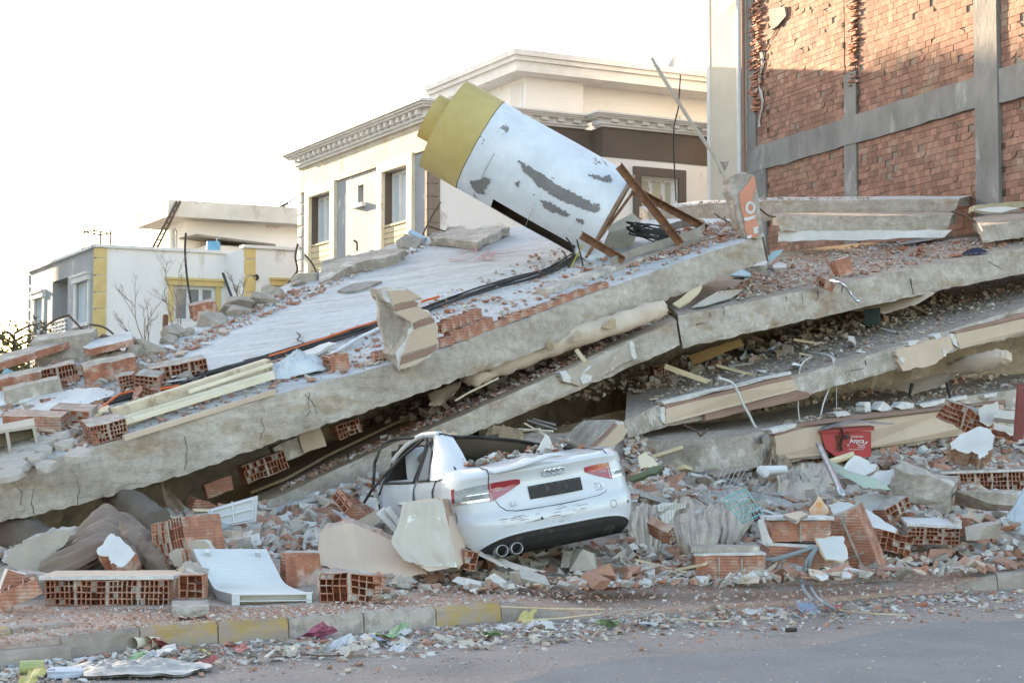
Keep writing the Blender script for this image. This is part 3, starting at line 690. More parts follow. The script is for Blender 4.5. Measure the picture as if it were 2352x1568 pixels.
# rough shattered brick strip left of the seam
mb = MB()
for k in range(150):
 x = rnd(1726, 1750); y = rnd(-8, 255); t, z = ez(x, y)
 a = Vector((rnd(.05, .14), 0, 0)); mb.box(FE.pt(t, z, .02), FE.d * rnd(.05, .12), FE.n * rnd(.02, .07), Vector((0, 0, rnd(.01, .02))), 0, jit=.012)
mb.build('broken_edge', brick_plain, bb)
mb = MB()
for k in range(70):
 x = rnd(1955, 1970); y = rnd(-8, 200); t, z = ez(x, y)
 mb.box(FE.pt(t, z, .02), FE.d * rnd(.05, .11), FE.n * rnd(.02, .06), Vector((0, 0, rnd(.01, .02))), 0, jit=.012)
mb.build('broken_edge', brick_plain, bb)
# rendered return of the building and its downpipe
FW = Fac(E0, A)
if FW.n.x > 0: FW.n = -FW.n; FW.pl.n = FW.n
tw = FW.t(1637)
render_m = M('cream_render', (.66, .59, .48), (.58, .52, .42), scale=.9, bump=.3, bscale=16, c3=(.50, .46, .39), s3=1.4, t3=.63)
mb = MB(); FW.box(mb, .0, tw, 0, ZT, -1.0, .06); mb.build('rendered_wall', render_m, bb)
mb = MB(); mb.tube([FW.pt(.16, .2, .14), FW.pt(.16, ZT, .14)], .06, 8); mb.build('downpipe', pvc, bb)
mb = MB(); mb.tube([FW.pt(.04, .2, .10), FW.pt(.04, ZT, .10)], .035, 8); mb.build('rusty_pipe', M('reddish_pipe', (.36, .22, .18), (.3, .18, .14), bump=.1), bb)
mb = MB(); FW.box(mb, tw - .02, tw + .10, 0, ZT, -.5, .075); mb.build('corner_trim', trim_white, bb)
mb = MB(); mb.hull([FW.pt(FW.t(x), FW.tz(x, y)[1], o) for x, y in [(1655, 372), (1668, 374), (1680, 371), (1676, 382), (1668, 402), (1660, 398), (1656, 385)] for o in (.05, .072)]); mb.build('bare_patch', concrete, bb)
mb = MB()
for x0, y0, x1, y1, l in ((1690, -6, 1678, 34, .1), (1700, -6, 1694, 28, .14)):
 a = FW.pt(FW.t(x0), FW.tz(x0, y0)[1], .1); b = FW.pt(FW.t(x1), FW.tz(x1, y1)[1], .35); mb.prism([a, a + FW.d * -.25, b + FW.d * -.2, b], FW.n * .02)
mb.build('torn_sheet', pvc, bb)
mb = MB(); q = [FE.pt(0, 0, -.3), FE.pt(TE, 0, -.3), FE.pt(TE, 0, -11), FE.pt(0, 0, -11)]; mb.prism([Vector((p.x, p.y, ZT)) for p in q], (0, 0, -ZT)); mb.build('inner_mass', roof_m, bb)
# added unseen blocks at left, placed only to shade the site and brick wall
def block(c0, c1, l0, l1, h, label, m):
 s = SUN_H; n = Vector((s.y, -s.x, 0))     # c axis (to the right seen from the sun)
 q = [s * a + n * c for c, a in ((c0, l0), (c1, l0), (c1, l1), (c0, l1))]
 o = sum(q, Vector()) / 4; r = thing('shade_block', label, 'building', Vector((o.x, o.y, 0)))
 mb = MB(); mb.prism([p + Vector((0, 0, h)) for p in q], (0, 0, -h)); mb.build('wall', m, r)
 mb = MB(); 
 fa = Fac(q[0], n); L = c1 - c0
 for fl in range(int(h / 3)):
  for k in range(max(1, int(L / 3))): fa.box(mb, .7 + k * 3, 2 + k * 3, fl * 3 + 1, fl * 3 + 2.3, .0, .03)
 mb.build('window', glass_d, r)
 mb = MB(); e = 0.4; mb.prism([p + (p - o).normalized() * .5 + Vector((0, 0, h + .4)) for p in q], (0, 0, -.39)); mb.build('roof', roof_m, r)
block(-24, 21.7, 75, 87, 22.5, 'long pale shade casting block added outside the left edge of the view', wall_white)
block(24.8, 27.3, 98, 112, 24.9, 'slim grey shade casting tower added far left beyond the white house, outside the view', wall_grey)
# the collapsed floors
def lerp_poly(poly, px):
 if px <= poly[0][0]: return poly[0][1] + (poly[1][1] - poly[0][1]) * (px - poly[0][0]) / (poly[1][0] - poly[0][0])
 for (x0, y0), (x1, y1) in zip(poly, poly[1:]):
  if px <= x1: return y0 + (y1 - y0) * (px - x0) / (x1 - x0)
 (x0, y0), (x1, y1) = poly[-2], poly[-1]; return y1 + (y1 - y0) * (px - x1) / (x1 - x0)
def along(poly, u):
 L = [0]
 for a, b in zip(poly, poly[1:]): L.append(L[-1] + math.hypot(b[0] - a[0], b[1] - a[1]))
 t = u * L[-1]
 for i in range(len(poly) - 1):
  if t <= L[i + 1] + 1e-9:
   k = (t - L[i]) / (L[i + 1] - L[i]); return (poly[i][0] + (poly[i + 1][0] - poly[i][0]) * k, poly[i][1] + (poly[i + 1][1] - poly[i][1]) * k)
 return poly[-1]
def lineY(px):      # front line of the collapsed building: depth under a picture column
 s = (px - CX) / F; k = (4.82 + s * 16) / (8.2 - s * 7); return 16 + 7 * k
EDGE_N = Vector((.649, -.76, 0))      # outward normal of that front line
def tilted_slab(name, label, pl, ft, fb, back, mats, thick, nu=60, nv=16, rough=.03, cat='concrete slab', group='collapsed floor slabs'):
 x0, x1 = ft[0][0], ft[-1][0]
 cols = []
 for i in range(nu + 1):
  u = i / nu; px = x0 + (x1 - x0) * u
  T = pl.at(px, lerp_poly(ft, px)); pb = fb[0][0] + (fb[-1][0] - fb[0][0]) * u
  Bt = P(pb, lerp_poly(fb, pb), T.y)
  bx, by = along(back, u); K = pl.at(bx, by)
  K = K + (K - T).normalized() * .25 * nz(K, .9)
  cols.append((T, Bt, K))
 mb = MB(); rows = []
 for j in range(nv + 1):
  v = (j / nv); r = []
  for T, Bt, K in cols:
   q = T.lerp(K, v)
   d = .009 * nz(q, 1.1) + .004 * nz(q, 6)
   if j == 0: q = q - EDGE_N * abs(.05 * nz(q, 4.0)) ; d = -.02 * abs(nz(q, 3))
   r.append(q + pl.n * d)
  rows.append(r)
 mb.grid(rows, 0)
 er = [rows[0]]
 for k in range(1, 7):
  v = k / 6; r = []
  for i, (T, Bt, K) in enumerate(cols):
   q = rows[0][i].lerp(Bt, v) + EDGE_N * (rough * (nz(q0 := T.lerp(Bt, v), 2.2) + .5 * nz(q0, 7)))
   if k == 6: q = q - EDGE_N * abs(.05 * nz(q, 5.7)) + Vector((0, 0, .04 * abs(nz(q, 7.5)) + rnd(0, .012)))
   r.append(q)
  er.append(r)
 mb.grid(list(reversed(er)), 1)
 und = [er[-1]]
 for k in (1, 2):
  und.append([b.lerp(Vector((K.x, K.y, K.z - thick)), .12 if k == 1 else 1) + (pl.n * (0.0) if k == 2 else Vector((0, 0, .08))) for b, (T, Bt, K) in zip(er[-1], cols)])
 mb.grid(list(reversed(und)), 2)
 mb.grid([und[-1], rows[-1]], 1)
 for i in (0, -1):
  poly = [r[i] for r in rows] + [und[-1][i]] + [und[1][i]] + [r[i] for r in reversed(er[1:])]
  mb.add(poly, [list(range(len(poly))) if i == 0 else list(reversed(range(len(poly))))], 1)
 o = mb.build(name, mats); return tag(o, label, cat, group)
under_m = M('slab_underside', (.58, .46, .345), (.46, .36, .265), scale=1, bump=.3)
TS = Plane(P(0, 1090, 16), P(1750, 545, 23), P(1000, 535, 27))
ts_ft = [(-140, 1128), (0, 1088), (270, 1008), (460, 958), (640, 903), (910, 832), (1010, 803), (1200, 733), (1400, 660), (1600, 588), (1756, 538)]
ts_fb = [(-140, 1246), (0, 1203), (130, 1175), (420, 1095), (650, 1012), (850, 945), (1000, 893), (1200, 822), (1400, 745), (1530, 692), (1762, 598)]
ts_bk = [(-170, 915), (0, 878), (130, 832), (340, 795), (470, 738), (620, 668), (740, 622), (900, 560), (1000, 540), (1060, 528), (1180, 524), (1320, 520), (1480, 505), (1700, 500)]
TSo = tilted_slab('concrete_slab', 'topmost tilted concrete slab, pale and swept clean, carrying the fallen tank', TS, ts_ft, ts_fb, ts_bk, [screed, concrete_edge, under_m], .22, nu=190, nv=30, rough=.022)
SS = Plane(P(1566, 722, 21.5), P(2352, 569, 26.5), P(2000, 560, 29))
ss_ft = [(1560, 724), (1700, 697), (1900, 655), (2100, 617), (2352, 569), (2520, 537)]
ss_fb = [(1568, 803), (1700, 772), (1900, 727), (2100, 683), (2269, 646), (2352, 631), (2520, 598)]
SSo = tilted_slab('concrete_slab', 'second slab at right, below the white board, strewn with brick shards', SS, ss_ft, ss_fb, [(1480, 660), (1600, 620), (1790, 580), (2000, 556), (2250, 545), (2520, 500)], [floor_dust, concrete_edge, under_m], .2, nu=70)
SL = Plane(P(640, 1138, 18), P(1545, 735, 21.3), P(930, 955, 21.5))
SLo = tilted_slab('concrete_slab', 'middle slab under the topmost one with a beige mattress roll on it', SL, [(560, 1172), (640, 1138), (910, 1015), (1050, 958), (1270, 862), (1400, 800), (1556, 738)], [(560, 1240), (640, 1205), (910, 1085), (1045, 1014), (1270, 925), (1400, 868), (1562, 797)], [(600, 1080), (760, 1000), (900, 935), (1100, 850), (1300, 770), (1500, 690)], [M('dusty_laminate', (.52, .41, .30), (.43, .335, .245), scale=1.2, bump=.1, c3=(.46, .38, .31), s3=4, t3=.62), concrete_edge, under_m], .2, nu=70)
R3 = Plane(P(1440, 962, 20), P(2352, 705, 25.4), P(1900, 760, 26))
r3_ft = [(1436, 966), (1520, 925), (1700, 888), (1850, 855), (2050, 798), (2200, 752), (2352, 705), (2520, 655)]
r3_fb = [(1444, 1010), (1530, 982), (1700, 947), (1855, 910), (2060, 850), (2200, 805), (2352, 772), (2520, 722)]
R3o = tilted_slab('concrete_slab', 'third slab at right with tan rendered edge pieces and hanging white wires', R3, r3_ft, r3_fb, [(1440, 900), (1570, 840), (1900, 725), (2352, 620), (2520, 580)], [floor_dust, concrete, under_m], .2, nu=70, rough=.06)
R4 = Plane(P(1690, 1000, 20.2), P(2352, 893, 24.8), P(2000, 925, 24))
r4_ft = [(1430, 1012), (1600, 1008), (1690, 1003), (1760, 988), (2000, 945), (2250, 905), (2420, 882)]
r4_fb = [(1430, 1080), (1690, 1090), (1760, 1070), (2000, 1040), (2250, 1000), (2420, 975)]
R4o = tilted_slab('concrete_slab', 'lowest slab at right with long tan band, above the red freezer', R4, r4_ft, r4_fb, [(1460, 985), (1690, 965), (2000, 900), (2250, 860), (2420, 840)], [floor_dust, concrete, under_m], .2, nu=50, rough=.04)
UB = Plane(P(1490, 482, 29.5), P(2205, 457, 31), P(1800, 448, 34))
tilted_slab('concrete_slab', 'highest slab remnant at upper right, its edge right below the brick building', UB, [(1488, 483), (1630, 467), (1790, 460), (1930, 459), (2205, 456)], [(1494, 514), (1630, 516), (1790, 507), (1930, 494), (2192, 486)], [(1470, 476), (1600, 462), (1800, 453), (2000, 451), (2230, 450)], [screed, concrete_edge, under_m], .2, nu=60, nv=6)
U2 = Plane(P(1786, 497, 27.3), P(2185, 493, 28.6), P(1950, 487, 31))
tilted_slab('concrete_beam', 'short straight beam with a white board under it at upper right', U2, [(1784, 498), (1900, 496), (2000, 494), (2188, 493)], [(1796, 533), (1900, 534), (2000, 535), (2170, 536)], [(1775, 491), (1900, 488), (2000, 486), (2200, 486)], [floor_dust, concrete_edge, under_m], .2, nu=40, nv=5, cat='concrete beam', group=None)
U3 = Plane(P(2240, 520, 26.5), P(2420, 495, 28), P(2350, 488, 30))
tilted_slab('concrete_beam', 'concrete beam end at the right edge above the pink cushion', U3, [(2252, 519), (2352, 505), (2460, 490)], [(2258, 560), (2352, 548), (2460, 532)], [(2235, 500), (2352, 482), (2460, 470)], [floor_dust, concrete_edge, under_m], .2, nu=20, nv=5, cat='concrete beam', group=None)
# a ledge cast along the front of the top slab
mb = MB(); n = 40; rows = []
nb = -EDGE_N
for i in range(n + 1):
 px = 1330 + (1690 - 1330) * i / n; p = TS.at(px, lerp_poly(ts_ft, px)) + nb * .55
 j = .02 * nz(p, 4)
 rows.append([p + Vector((0, 0, -.05)), p + Vector((0, 0, .14 + j)) + nb * j, p + nb * .24 + Vector((0, 0, .17 + j)), p + nb * .27 + Vector((0, 0, -.02))])
mb.grid(rows); mb.add(rows[0], [(0, 1, 2, 3)]); mb.add(rows[-1], [(3, 2, 1, 0)]); tag(mb.build('concrete_ledge', concrete), 'long low concrete ledge behind the raised front edge of the topmost slab', 'ledge')
# packed rubble in the gaps behind the slab edges
mb = MB()
def corewall(px0, px1, back, ztop, zbot=-.05, n=50, m=10, amp=.35):
 rows = []
 for j in range(m + 1):
  r = []
  for i in range(n + 1):
   px = px0 + (px1 - px0) * i / n; Y = lineY(px); p = Vector(((px - CX) / F * Y, Y, 0)) - EDGE_N * back
   zt = ztop(p.x, p.y); z = zbot + (zt - zbot) * j / m
   q = Vector((p.x, p.y, z)); q += EDGE_N * amp * (nz(q, 1.1) + .5 * nz(q, 3.3)); r.append(q)
  rows.append(r)
 mb.grid(rows)
corewall(-150, 1640, 2.7, lambda x, y: TS.z(x, y) - .1)
corewall(1380, 2560, 2.6, lambda x, y: SS.z(x, y) - .1)
corewall(1380, 2560, .9, lambda x, y: max(.3, R3.z(x, y) - .25))
corewall(1790, 2600, 6.0, lambda x, y: 4.75, 2.0, amp=.15)
tag(mb.build('packed_rubble', core_m, origin=(0, 20, 0)), kind='stuff')
# the rubble mound along the pavement
MB_Y = [(-330, 1400), (0, 1396), (400, 1396), (720, 1392), (860, 1372), (980, 1346), (1200, 1338), (1560, 1332), (1760, 1326), (2050, 1312), (2352, 1290), (2620, 1280)]
MT_Y = [(-330, 1290), (0, 1275), (200, 1250), (400, 1195), (560, 1175), (640, 1185), (900, 1100), (1000, 1050), (1200, 1020), (1440, 1010), (1560, 1062), (1760, 1058), (2000, 1015), (2200, 985), (2352, 960), (2620, 930)]
class Mound:
 def yd(s, px): 
  yb = lerp_poly(MB_Y, px); yt = lerp_poly(MT_Y, px); Yb = G(px, yb, .16).y
  Yt = lineY(px) - (.2 if px < 1000 else .2 + min(1.0, (px - 1000) / 600)); return yb, yt, Yb, Yt
 def at(s, px, py, off=0):
  yb, yt, Yb, Yt = s.yd(px); v = (yb - py) / (yb - yt)
  if v < 0: return G(px, py, .165 + off)
  p = P(px, py, Yb + (Yt - Yb) * min(v, 1.15)); p.z += s.dz(px, v) + off; return p
 def dz(s, px, v):
  d = 0
  if 1040 < px < 1450: d = -.16 * sin(pi * min(1, max(0, (px - 1040) / 410))) * max(0, 1 - abs(v - .22) / .28)
  return d
MO = Mound()
rows = []
for j in range(46):
 v = -.03 + 1.1 * j / 45; r = []
 for i in range(181):
  px = -330 + 2950 * i / 180; yb, yt, Yb, Yt = MO.yd(px)
  p = P(px, yb - (yb - yt) * v, Yb + (Yt - Yb) * v); p.z += MO.dz(px, v)
  w = min(1, max(0, v * 5)); p.z += w * (.07 * nz(p, 1.6) + .05 * nz(p, 4.5)) - (.2 if v < 0 else 0)
  r.append(p)
 rows.append(r)
mb = MB(); mb.grid(rows); tag(mb.build('rubble_mound', M('rubble_dust', (.46, .39, .335), (.33, .265, .22), scale=5, bump=1.0, bscale=28, c3=(.40, .19, .12), s3=7, t3=.60), origin=(0, 17, 0)), kind='stuff')
# the crushed white car
paint = M('white_car_paint', (.62, .645, .67), (.585, .61, .635), scale=2.5, bump=.0, rough=.28, spec=.5, coat=.6, c3=(.50, .46, .41), s3=3.4, t3=.68, w3=.08)
black_tr = M('black_trim', (.035, .033, .032), (.025, .024, .023), bump=.05, rough=.55, c3=(.16, .14, .12), s3=4, t3=.62, w3=.1)
chrome = M('chrome', (.80, .81, .83), (.7, .71, .73), metal=.95, rough=.18, bump=0)
red_l = M('red_lens', (.36, .012, .025), (.28, .008, .018), bump=0, rough=.12, spec=.8, coat=.5)
clear_l = M('clear_lens', (.36, .39, .42), (.22, .24, .27), scale=20, bump=.1, rough=.12, spec=.8, stretch=(1, 1, 6))
inter = M('beige_headliner', (.55, .49, .43), (.46, .40, .35), scale=4, bump=.1)
int_dark = M('car_interior', (.10, .085, .075), (.06, .05, .045), scale=4, bump=.2)
seat_m = M('grey_seat', (.50, .50, .49), (.40, .40, .39), scale=4, bump=.15)
RC = (Matrix.Rotation(radians(25), 3, 'Z') @ Matrix.Rotation(radians(-3.0), 3, 'X') @ Matrix.Rotation(radians(-8.5), 3, 'Y'))
TC = P(1276, 1121, 15.25) - RC @ Vector((0, .07, .77))
car = thing('car', 'white saloon car crushed under the slab, seen from behind with a dark empty plate holder', 'car', TC, rot=RC.to_euler())
PZ = [(.26, .14, .82), (.30, .09, .845), (.33, .06, .868), (.40, .025, .885), (.46, .012, .895), (.52, .0, .90), (.58, .004, .905), (.615, .016, .905), (.65, .05, .905), (.70, .062, .905), (.78, .075, .903), (.86, .085, .895), (.92, .080, .885), (.955, .062, .87), (.985, .045, .855), (1.0, .06, .835)]
def prof(z):
 if z <= PZ[0][0]: return PZ[0][1:]
 for a, b in zip(PZ, PZ[1:]):
  if z <= b[0]:
   k = (z - a[0]) / (b[0] - a[0]); return (a[1] + (b[1] - a[1]) * k, a[2] + (b[2] - a[2]) * k)
 return PZ[-1][1:]
PE = 2.75; DEP = .52
def S(q, z, off=0.0):
 """rear shell: q in [-1,1] goes around the tail, |q|>1 runs forward along the side (metres)"""
 def raw(q, z):
  yb, Wd = prof(z); s = 1 if q >= 0 else -1; a = abs(q)
  if a <= 1:
   th = a * pi / 2; x = Wd * (sin(th) ** (2 / PE)) ; y = yb + DEP * (1 - max(0.0, cos(th)) ** (2 / PE))
  else:
   x = Wd + .012 * sin(min(1, (a - 1) / 2) * pi); y = yb + DEP + (a - 1)
  return Vector((s * x, y, z))
 p = raw(q, z)
 if off:
  e = .004; dq = raw(q + e, z) - raw(q - e, z); dz = raw(q, z + .01) - raw(q, z - .01); n = dq.cross(dz).normalized()
  p = p + n * off
 return p
def qx(x, z):
 yb, Wd = prof(z); r = min(1, abs(x) / Wd); return math.copysign(math.asin(r ** (PE / 2)) / (pi / 2), x)
def X(x, z, off=0.0): return S(qx(x, z), z, off)
def strip(mb, cols, off=.006, nv=6, base=-.01, m=0):
 """raised patch on the shell: cols = [(q, ztop, zbot)]"""
 top = [[S(q, zb + (zt - zb) * k / nv, off) for k in range(nv + 1)] for q, zt, zb in cols]
 mb.grid(top, m)
 for edge in ([(q, zt) for q, zt, zb in cols], [(q, zb) for q, zt, zb in cols]):
  mb.grid([[S(q, z, off) for q, z in edge], [S(q, z, base) for q, z in edge]], m)
 for c in (cols[0], cols[-1]):
  q, zt, zb = c; mb.grid([[S(q, zb + (zt - zb) * k / nv, off) for k in range(nv + 1)], [S(q, zb + (zt - zb) * k / nv, base) for k in range(nv + 1)]], m)
def catmull_(pts, n):
 out = []; m = len(pts)
 for i in range(n + 1):
  t = i / n * (m - 1); k = min(int(t), m - 2); u = t - k; p0, p1, p2, p3 = pts[max(k - 1, 0)], pts[k], pts[k + 1], pts[min(k + 2, m - 1)]
  out.append(.5 * ((2 * p1) + (p2 - p0) * u + (2 * p0 - 5 * p1 + 4 * p2 - p3) * u * u + (3 * p1 - p0 - 3 * p2 + p3) * u ** 3))
 return out
# body shell
QS = [-2.55, -2.4, -2.2, -1.9, -1.6, -1.4, -1.2, -1.08] + [-1 + k / 24 for k in range(49)] + [1.08, 1.2, 1.4, 1.6, 1.9, 2.2, 2.4, 2.55]
ZS = [.26, .28, .30, .33, .365, .40, .43, .46, .49, .52, .55, .58, .60, .615, .63, .65, .675, .70, .74, .78, .82, .86, .89, .92, .94, .955, .97, .985, 1.0]
def dent(p):
 d = 0
 d += .012 * nz(p, 3.0) * (1 if p.z > .62 else .35)
 if p.x < -.7 and p.y > .5: d += .02 * nz(p, 4.5, 3)
 return d
mb = MB(); rows = []
for z in ZS:
 r = []
 for q in QS:
  p = S(q, z); n = (S(q, z, .01) - p) * 100; r.append(p + n * dent(p))
 rows.append(r)
top = rows[-1]
# deck from the lip up to the back window
def deckz(x, y): return 1.0 + .055 * min(1, max(0, (y - .06) / .5)) + .03 * (1 - (x / .85) ** 2) * min(1, max(0, y - .06) / .1)
front = []
DY = .60
for k in range(1, 9):
 v = k / 8; r = []
 for p in top:
  y1 = DY if p.y < DY else p.y
  x1 = p.x * (.93 if p.y < DY else .90 if False else .93)
  q = Vector((p.x + (x1 - p.x) * v, p.y + (y1 - p.y) * v, 0)); q.z = deckz(q.x, q.y)
  cz = .035 * math.exp(-((q.x + .25 - q.y * .5) / .10) ** 2) * (1 if q.y < .5 else 0) - .02 * math.exp(-((q.x - .15) / .12) ** 2)
  q.z += .018 * nz(q, 4.2) + cz * (1 if abs(q.x) < .7 else 0)
  if v > 0 and p.y > DY: q.z = 1.0 + .02 * v
  r.append(q)
 front.append(r)
mb.grid(rows + front)
body = mb.build('body', paint, car, smooth=True, local=True)
# seams
def seam(mb, pts, r=.0045):
 mb.tube(pts, r, 5)
lid = [(.60, .985), (.605, .92), (.60, .86), (.585, .78), (.55, .70), (.50, .655), (.42, .638), (.2, .63), (0, .628)]
mb = MB(); pl_ = [X(-x, z, .0) for x, z in lid] + [X(x, z, .0) for x, z in reversed(lid[:-1])]
dense = []
for a, b in zip(pl_, pl_[1:]): dense += [a.lerp(b, k / 4) for k in range(4)]
dense = [X(p.x, p.z, .001) for p in dense]
seam(mb, dense); mb.build('trunk_lid_gap', black_tr, car, local=True)
for s in (-1, 1):
 mb = MB(); seam(mb, [S(s * qx(.60, .99), .99, .002)] + [Vector((s * (.60 - .05 * k / 5), .07 + .5 * k / 5, deckz(.58, .07 + .5 * k / 5) + .006)) for k in range(1, 6)], .005); mb.build('lid_edge_gap', black_tr, car, local=True)
# folded crease edge on the lid
mb = MB(); pts = [Vector((-.60, .045, 1.0)), Vector((-.45, .02, 1.005)), Vector((-.30, .01, 1.022)), Vector((-.15, .0, 1.045)), Vector((-.02, .02, 1.062)), Vector((.10, .04, 1.055))]
rows = []
for k, p in enumerate(pts): rows.append([p + Vector((0, .10, .03)), p + Vector((0, .02, .02)), p + Vector((0, -.02, .0)), p + Vector((0, .02, -.012))])
mb.grid(rows); mb.build('creased_lid_edge', paint, car, smooth=True, local=True)
# tail lamps
for s in (-1, 1):
 q_in = [(.33, .905, .868), (.36, .912, .852), (.42, .915, .825), (.48, .916, .80), (.54, .916, .777), (.592, .914, .757)]
 lamp = None
 mb = MB(); strip(mb, [(s * qx(x, .85), a, b) for x, a, b in q_in], .010); lamp = mb.build('tail_lamp', red_l, car, local=True)
 mb = MB(); strip(mb, [(s * qx(x, .85), .845 - (.592 - x) * .02, .832 + (.592 - x) * .06) for x in (.43, .50, .56)], .0125); mb.build('inner_reflector', clear_l, lamp, local=True)
 qa = abs(qx(.612, .85)); qb = .80
 mb = MB(); ks = [qa + (qb - qa) * k / 9 for k in range(10)]
 strip(mb, [(s * q, .912 - .03 * ((q - qa) / (qb - qa)) ** 2, .765 + .012 * (q - qa)) for q in ks], .008); mb.build('side_lens', clear_l, lamp, local=True)
 mb = MB(); strip(mb, [(s * q, .785, .765) for q in ks], .013); strip(mb, [(s * q, .835, .828) for q in ks[:6]], .0125); mb.build('chrome_strip', chrome, lamp, local=True)
 mb = MB(); strip(mb, [(s * q, .822, .795) for q in ks[1:7]], .0115); mb.build('indicator', M('lamp_cells', (.12, .11, .11), (.3, .3, .3), scale=40, bump=0, rough=.2), lamp, local=True)
 mb = MB(); strip(mb, [(s * q, .905, .77) for q in (ks[-1] - .02, ks[-1] + .012)], .0125); strip(mb, [(s * q, .915, .757) for q in (qa - .012, qa + .004)], .0125); mb.build('lamp_edge', red_l, lamp, local=True)
# four rings, lettering
def ringpts(cx, cz, r, n=20): return [X(cx + r * cos(2 * pi * k / n), cz + r * .86 * sin(2 * pi * k / n), .012) for k in range(n + 1)]
em = thing('emblem', None, None, (0, 0, 0)); em.parent = car
for k in range(4):
 mb = MB(); mb.tube(ringpts(-.072 + .048 * k, .925, .036), .0052, 6); mb.build('ring', chrome, em, local=True)
def letters(strokes, x0, z0, h, name, r=.0032):
 mb = MB()
 for st in strokes: mb.tube([X(x0 + x * h, z0 + z * h, .008) for x, z in st], r, 5)
 return mb.build(name, chrome, car, local=True)
letters([[(0, 0), (.55, 1), (.75, 0)], [(.2, .35), (.66, .35)], [(1.5, 0), (1.5, 1), (.98, .32), (1.75, .32)]], -.475, .672, .05, 'badge')
letters([[(0, 1), (.8, 1)], [(.4, 1), (.4, 0)], [(1.0, 0), (1.0, 1), (1.5, .9), (1.7, .5), (1.5, .1), (1.0, 0)], [(1.95, 0), (1.95, 1)], [(.1, -.35), (1.9, -.35)]], .40, .705, .045, 'badge')
# plate holder
mb = MB(); n = 12; rows = []
z0, z1 = .715, .832
def PH(x, z, o): p = X(0, .77); return Vector((x, p.y - o + .02 * (x / .27) ** 2 + (z - .77) * .10, z))
mb.grid([[PH(-.265 + .53 * i / n, z, o) for i in range(n + 1)] for z, o in ((z0, -.02), (z0, .022), (z0 + .008, .028), (z1 - .008, .028), (z1, .022), (z1, -.02))])
for s in (0, -1): mb.quad(*[PH(-.265 if s == 0 else .265, z, o) for z, o in ((z0, -.02), (z0, .022), (z1, .022), (z1, -.02))])
plate = mb.build('plate_holder', black_tr, car, local=True)
mb = MB(); nub = M('worn_plate_relief', (.20, .18, .165), (.12, .11, .10), bump=0)
for x in (-.24, -.19, -.1, -.05, .03, .08, .14, .2, .245):
 mb.tube([PH(x - .018, .818, .03), PH(x + .018, .818, .03)], .003, 4)
for i in range(7): mb.tube([PH(-.105, .762 + i * .007, .03), PH(-.075, .762 + i * .007, .03)], .002, 4); mb.tube([PH(.08, .762 + i * .007, .03), PH(.11, .762 + i * .007, .03)], .002, 4)
for x in (-.06, -.03, 0, .03, .06): mb.tube([PH(x + .008 * cos(w), .735 + .008 * sin(w), .03) for w in [k * pi / 4 for k in range(9)]], .0018, 4)
for x in (-.245, -.235, .225, .235): 
 for z in (.735, .76, .79): mb.tube([PH(x, z, .03), PH(x + .004, z, .03)], .004, 4)
mb.build('holder_relief', nub, plate, local=True)
# bumper: lower black diffuser with arched top, lip, tow cover, sensors
mb = MB(); cols = []
for k in range(25):
 x = -.80 + 1.6 * k / 24; a = abs(x) / .80; cols.append((qx(x, .34), .445 - .13 * a ** 5, .262))
strip(mb, cols, .010, nv=8, base=-.02); dif = mb.build('diffuser', black_tr, car, local=True)
mb = MB(); mb.tube([S(q, zt + .012, .012) for q, zt, zb in cols], .011, 6); mb.build('diffuser_lip', paint, car, local=True, smooth=True)
mb = MB(); mb.quad(Vector((-.78, .1, .264)), Vector((.78, .1, .264)), Vector((.8, 1.2, .2)), Vector((-.8, 1.2, .2))); mb.build('underbody', black_tr, car, local=True)
for x in (-.60, -.475):
 mb = MB(); c = X(x, .315) + Vector((0, -.035, 0)); prof_ = [(.052, -.03), (.058, -.035), (.060, -.02), (.060, .12)]
 rows = [[c + Vector((r * cos(w), y, r * .9 * sin(w))) for w in [2 * pi * j / 18 for j in range(18)]] for r, y in [(.050, .10), (.050, -.03), (.055, -.037), (.060, -.03), (.060, .12)]]
 mb.grid(rows, close=True); mb.add(rows[0], [list(range(18))], 1)
 mb.build('exhaust_tip', [steel, black_tr], car, smooth=True, local=True)
for x, z, r in ((-.62, .50, .011), (-.21, .535, .014), (.33, .535, .011), (.75, .53, .013)):
 mb = MB(); mb.tube([X(x, z, -.005), X(x, z, .003)], r, 12); mb.build('parking_sensor', black_tr if r > .012 else pvc, car, local=True)
mb = MB(); mb.tube([X(.55 + .035 * cos(w), .54 + .035 * sin(w), .001) for w in [k * pi / 8 for k in range(17)]], .0022, 4); mb.build('tow_cover', nub, car, local=True)
mb = MB(); scr = random.Random(3)
for k in range(42):
 x = scr.uniform(-.62, .2); z = .565 + scr.uniform(-.05, .03) * (1 if k % 3 else 2); l = scr.uniform(.02, .12)
 z2 = z + scr.uniform(-.006, .008); mb.tube([X(x, z, .0008), X(x + l, z2, .0008)], scr.uniform(.0008, .0022), 4)
mb.build('scuffs', M('scrape_marks', (.26, .17, .13), (.12, .10, .09), bump=0), car, local=True)
# quarter panel seam / wheel arch edge / fuel side line
mb = MB(); seam(mb, [S(-q, z, .001) for q, z in ((.80, .70), (.82, .62), (.88, .585), (1.0, .57), (1.12, .565))], .004); mb.build('bumper_gap', black_tr, car, local=True)
# side: doors, windows, pillar
def SD(y, z, tumble=True, o=0.0):    # left side glasshouse surface
 x = -.875 + (max(0, z - .98) * .62) ; return Vector((x - o, y, z))
belt = 1.0
def sidep(y, z, o=0): return SD(y, z, o=o)
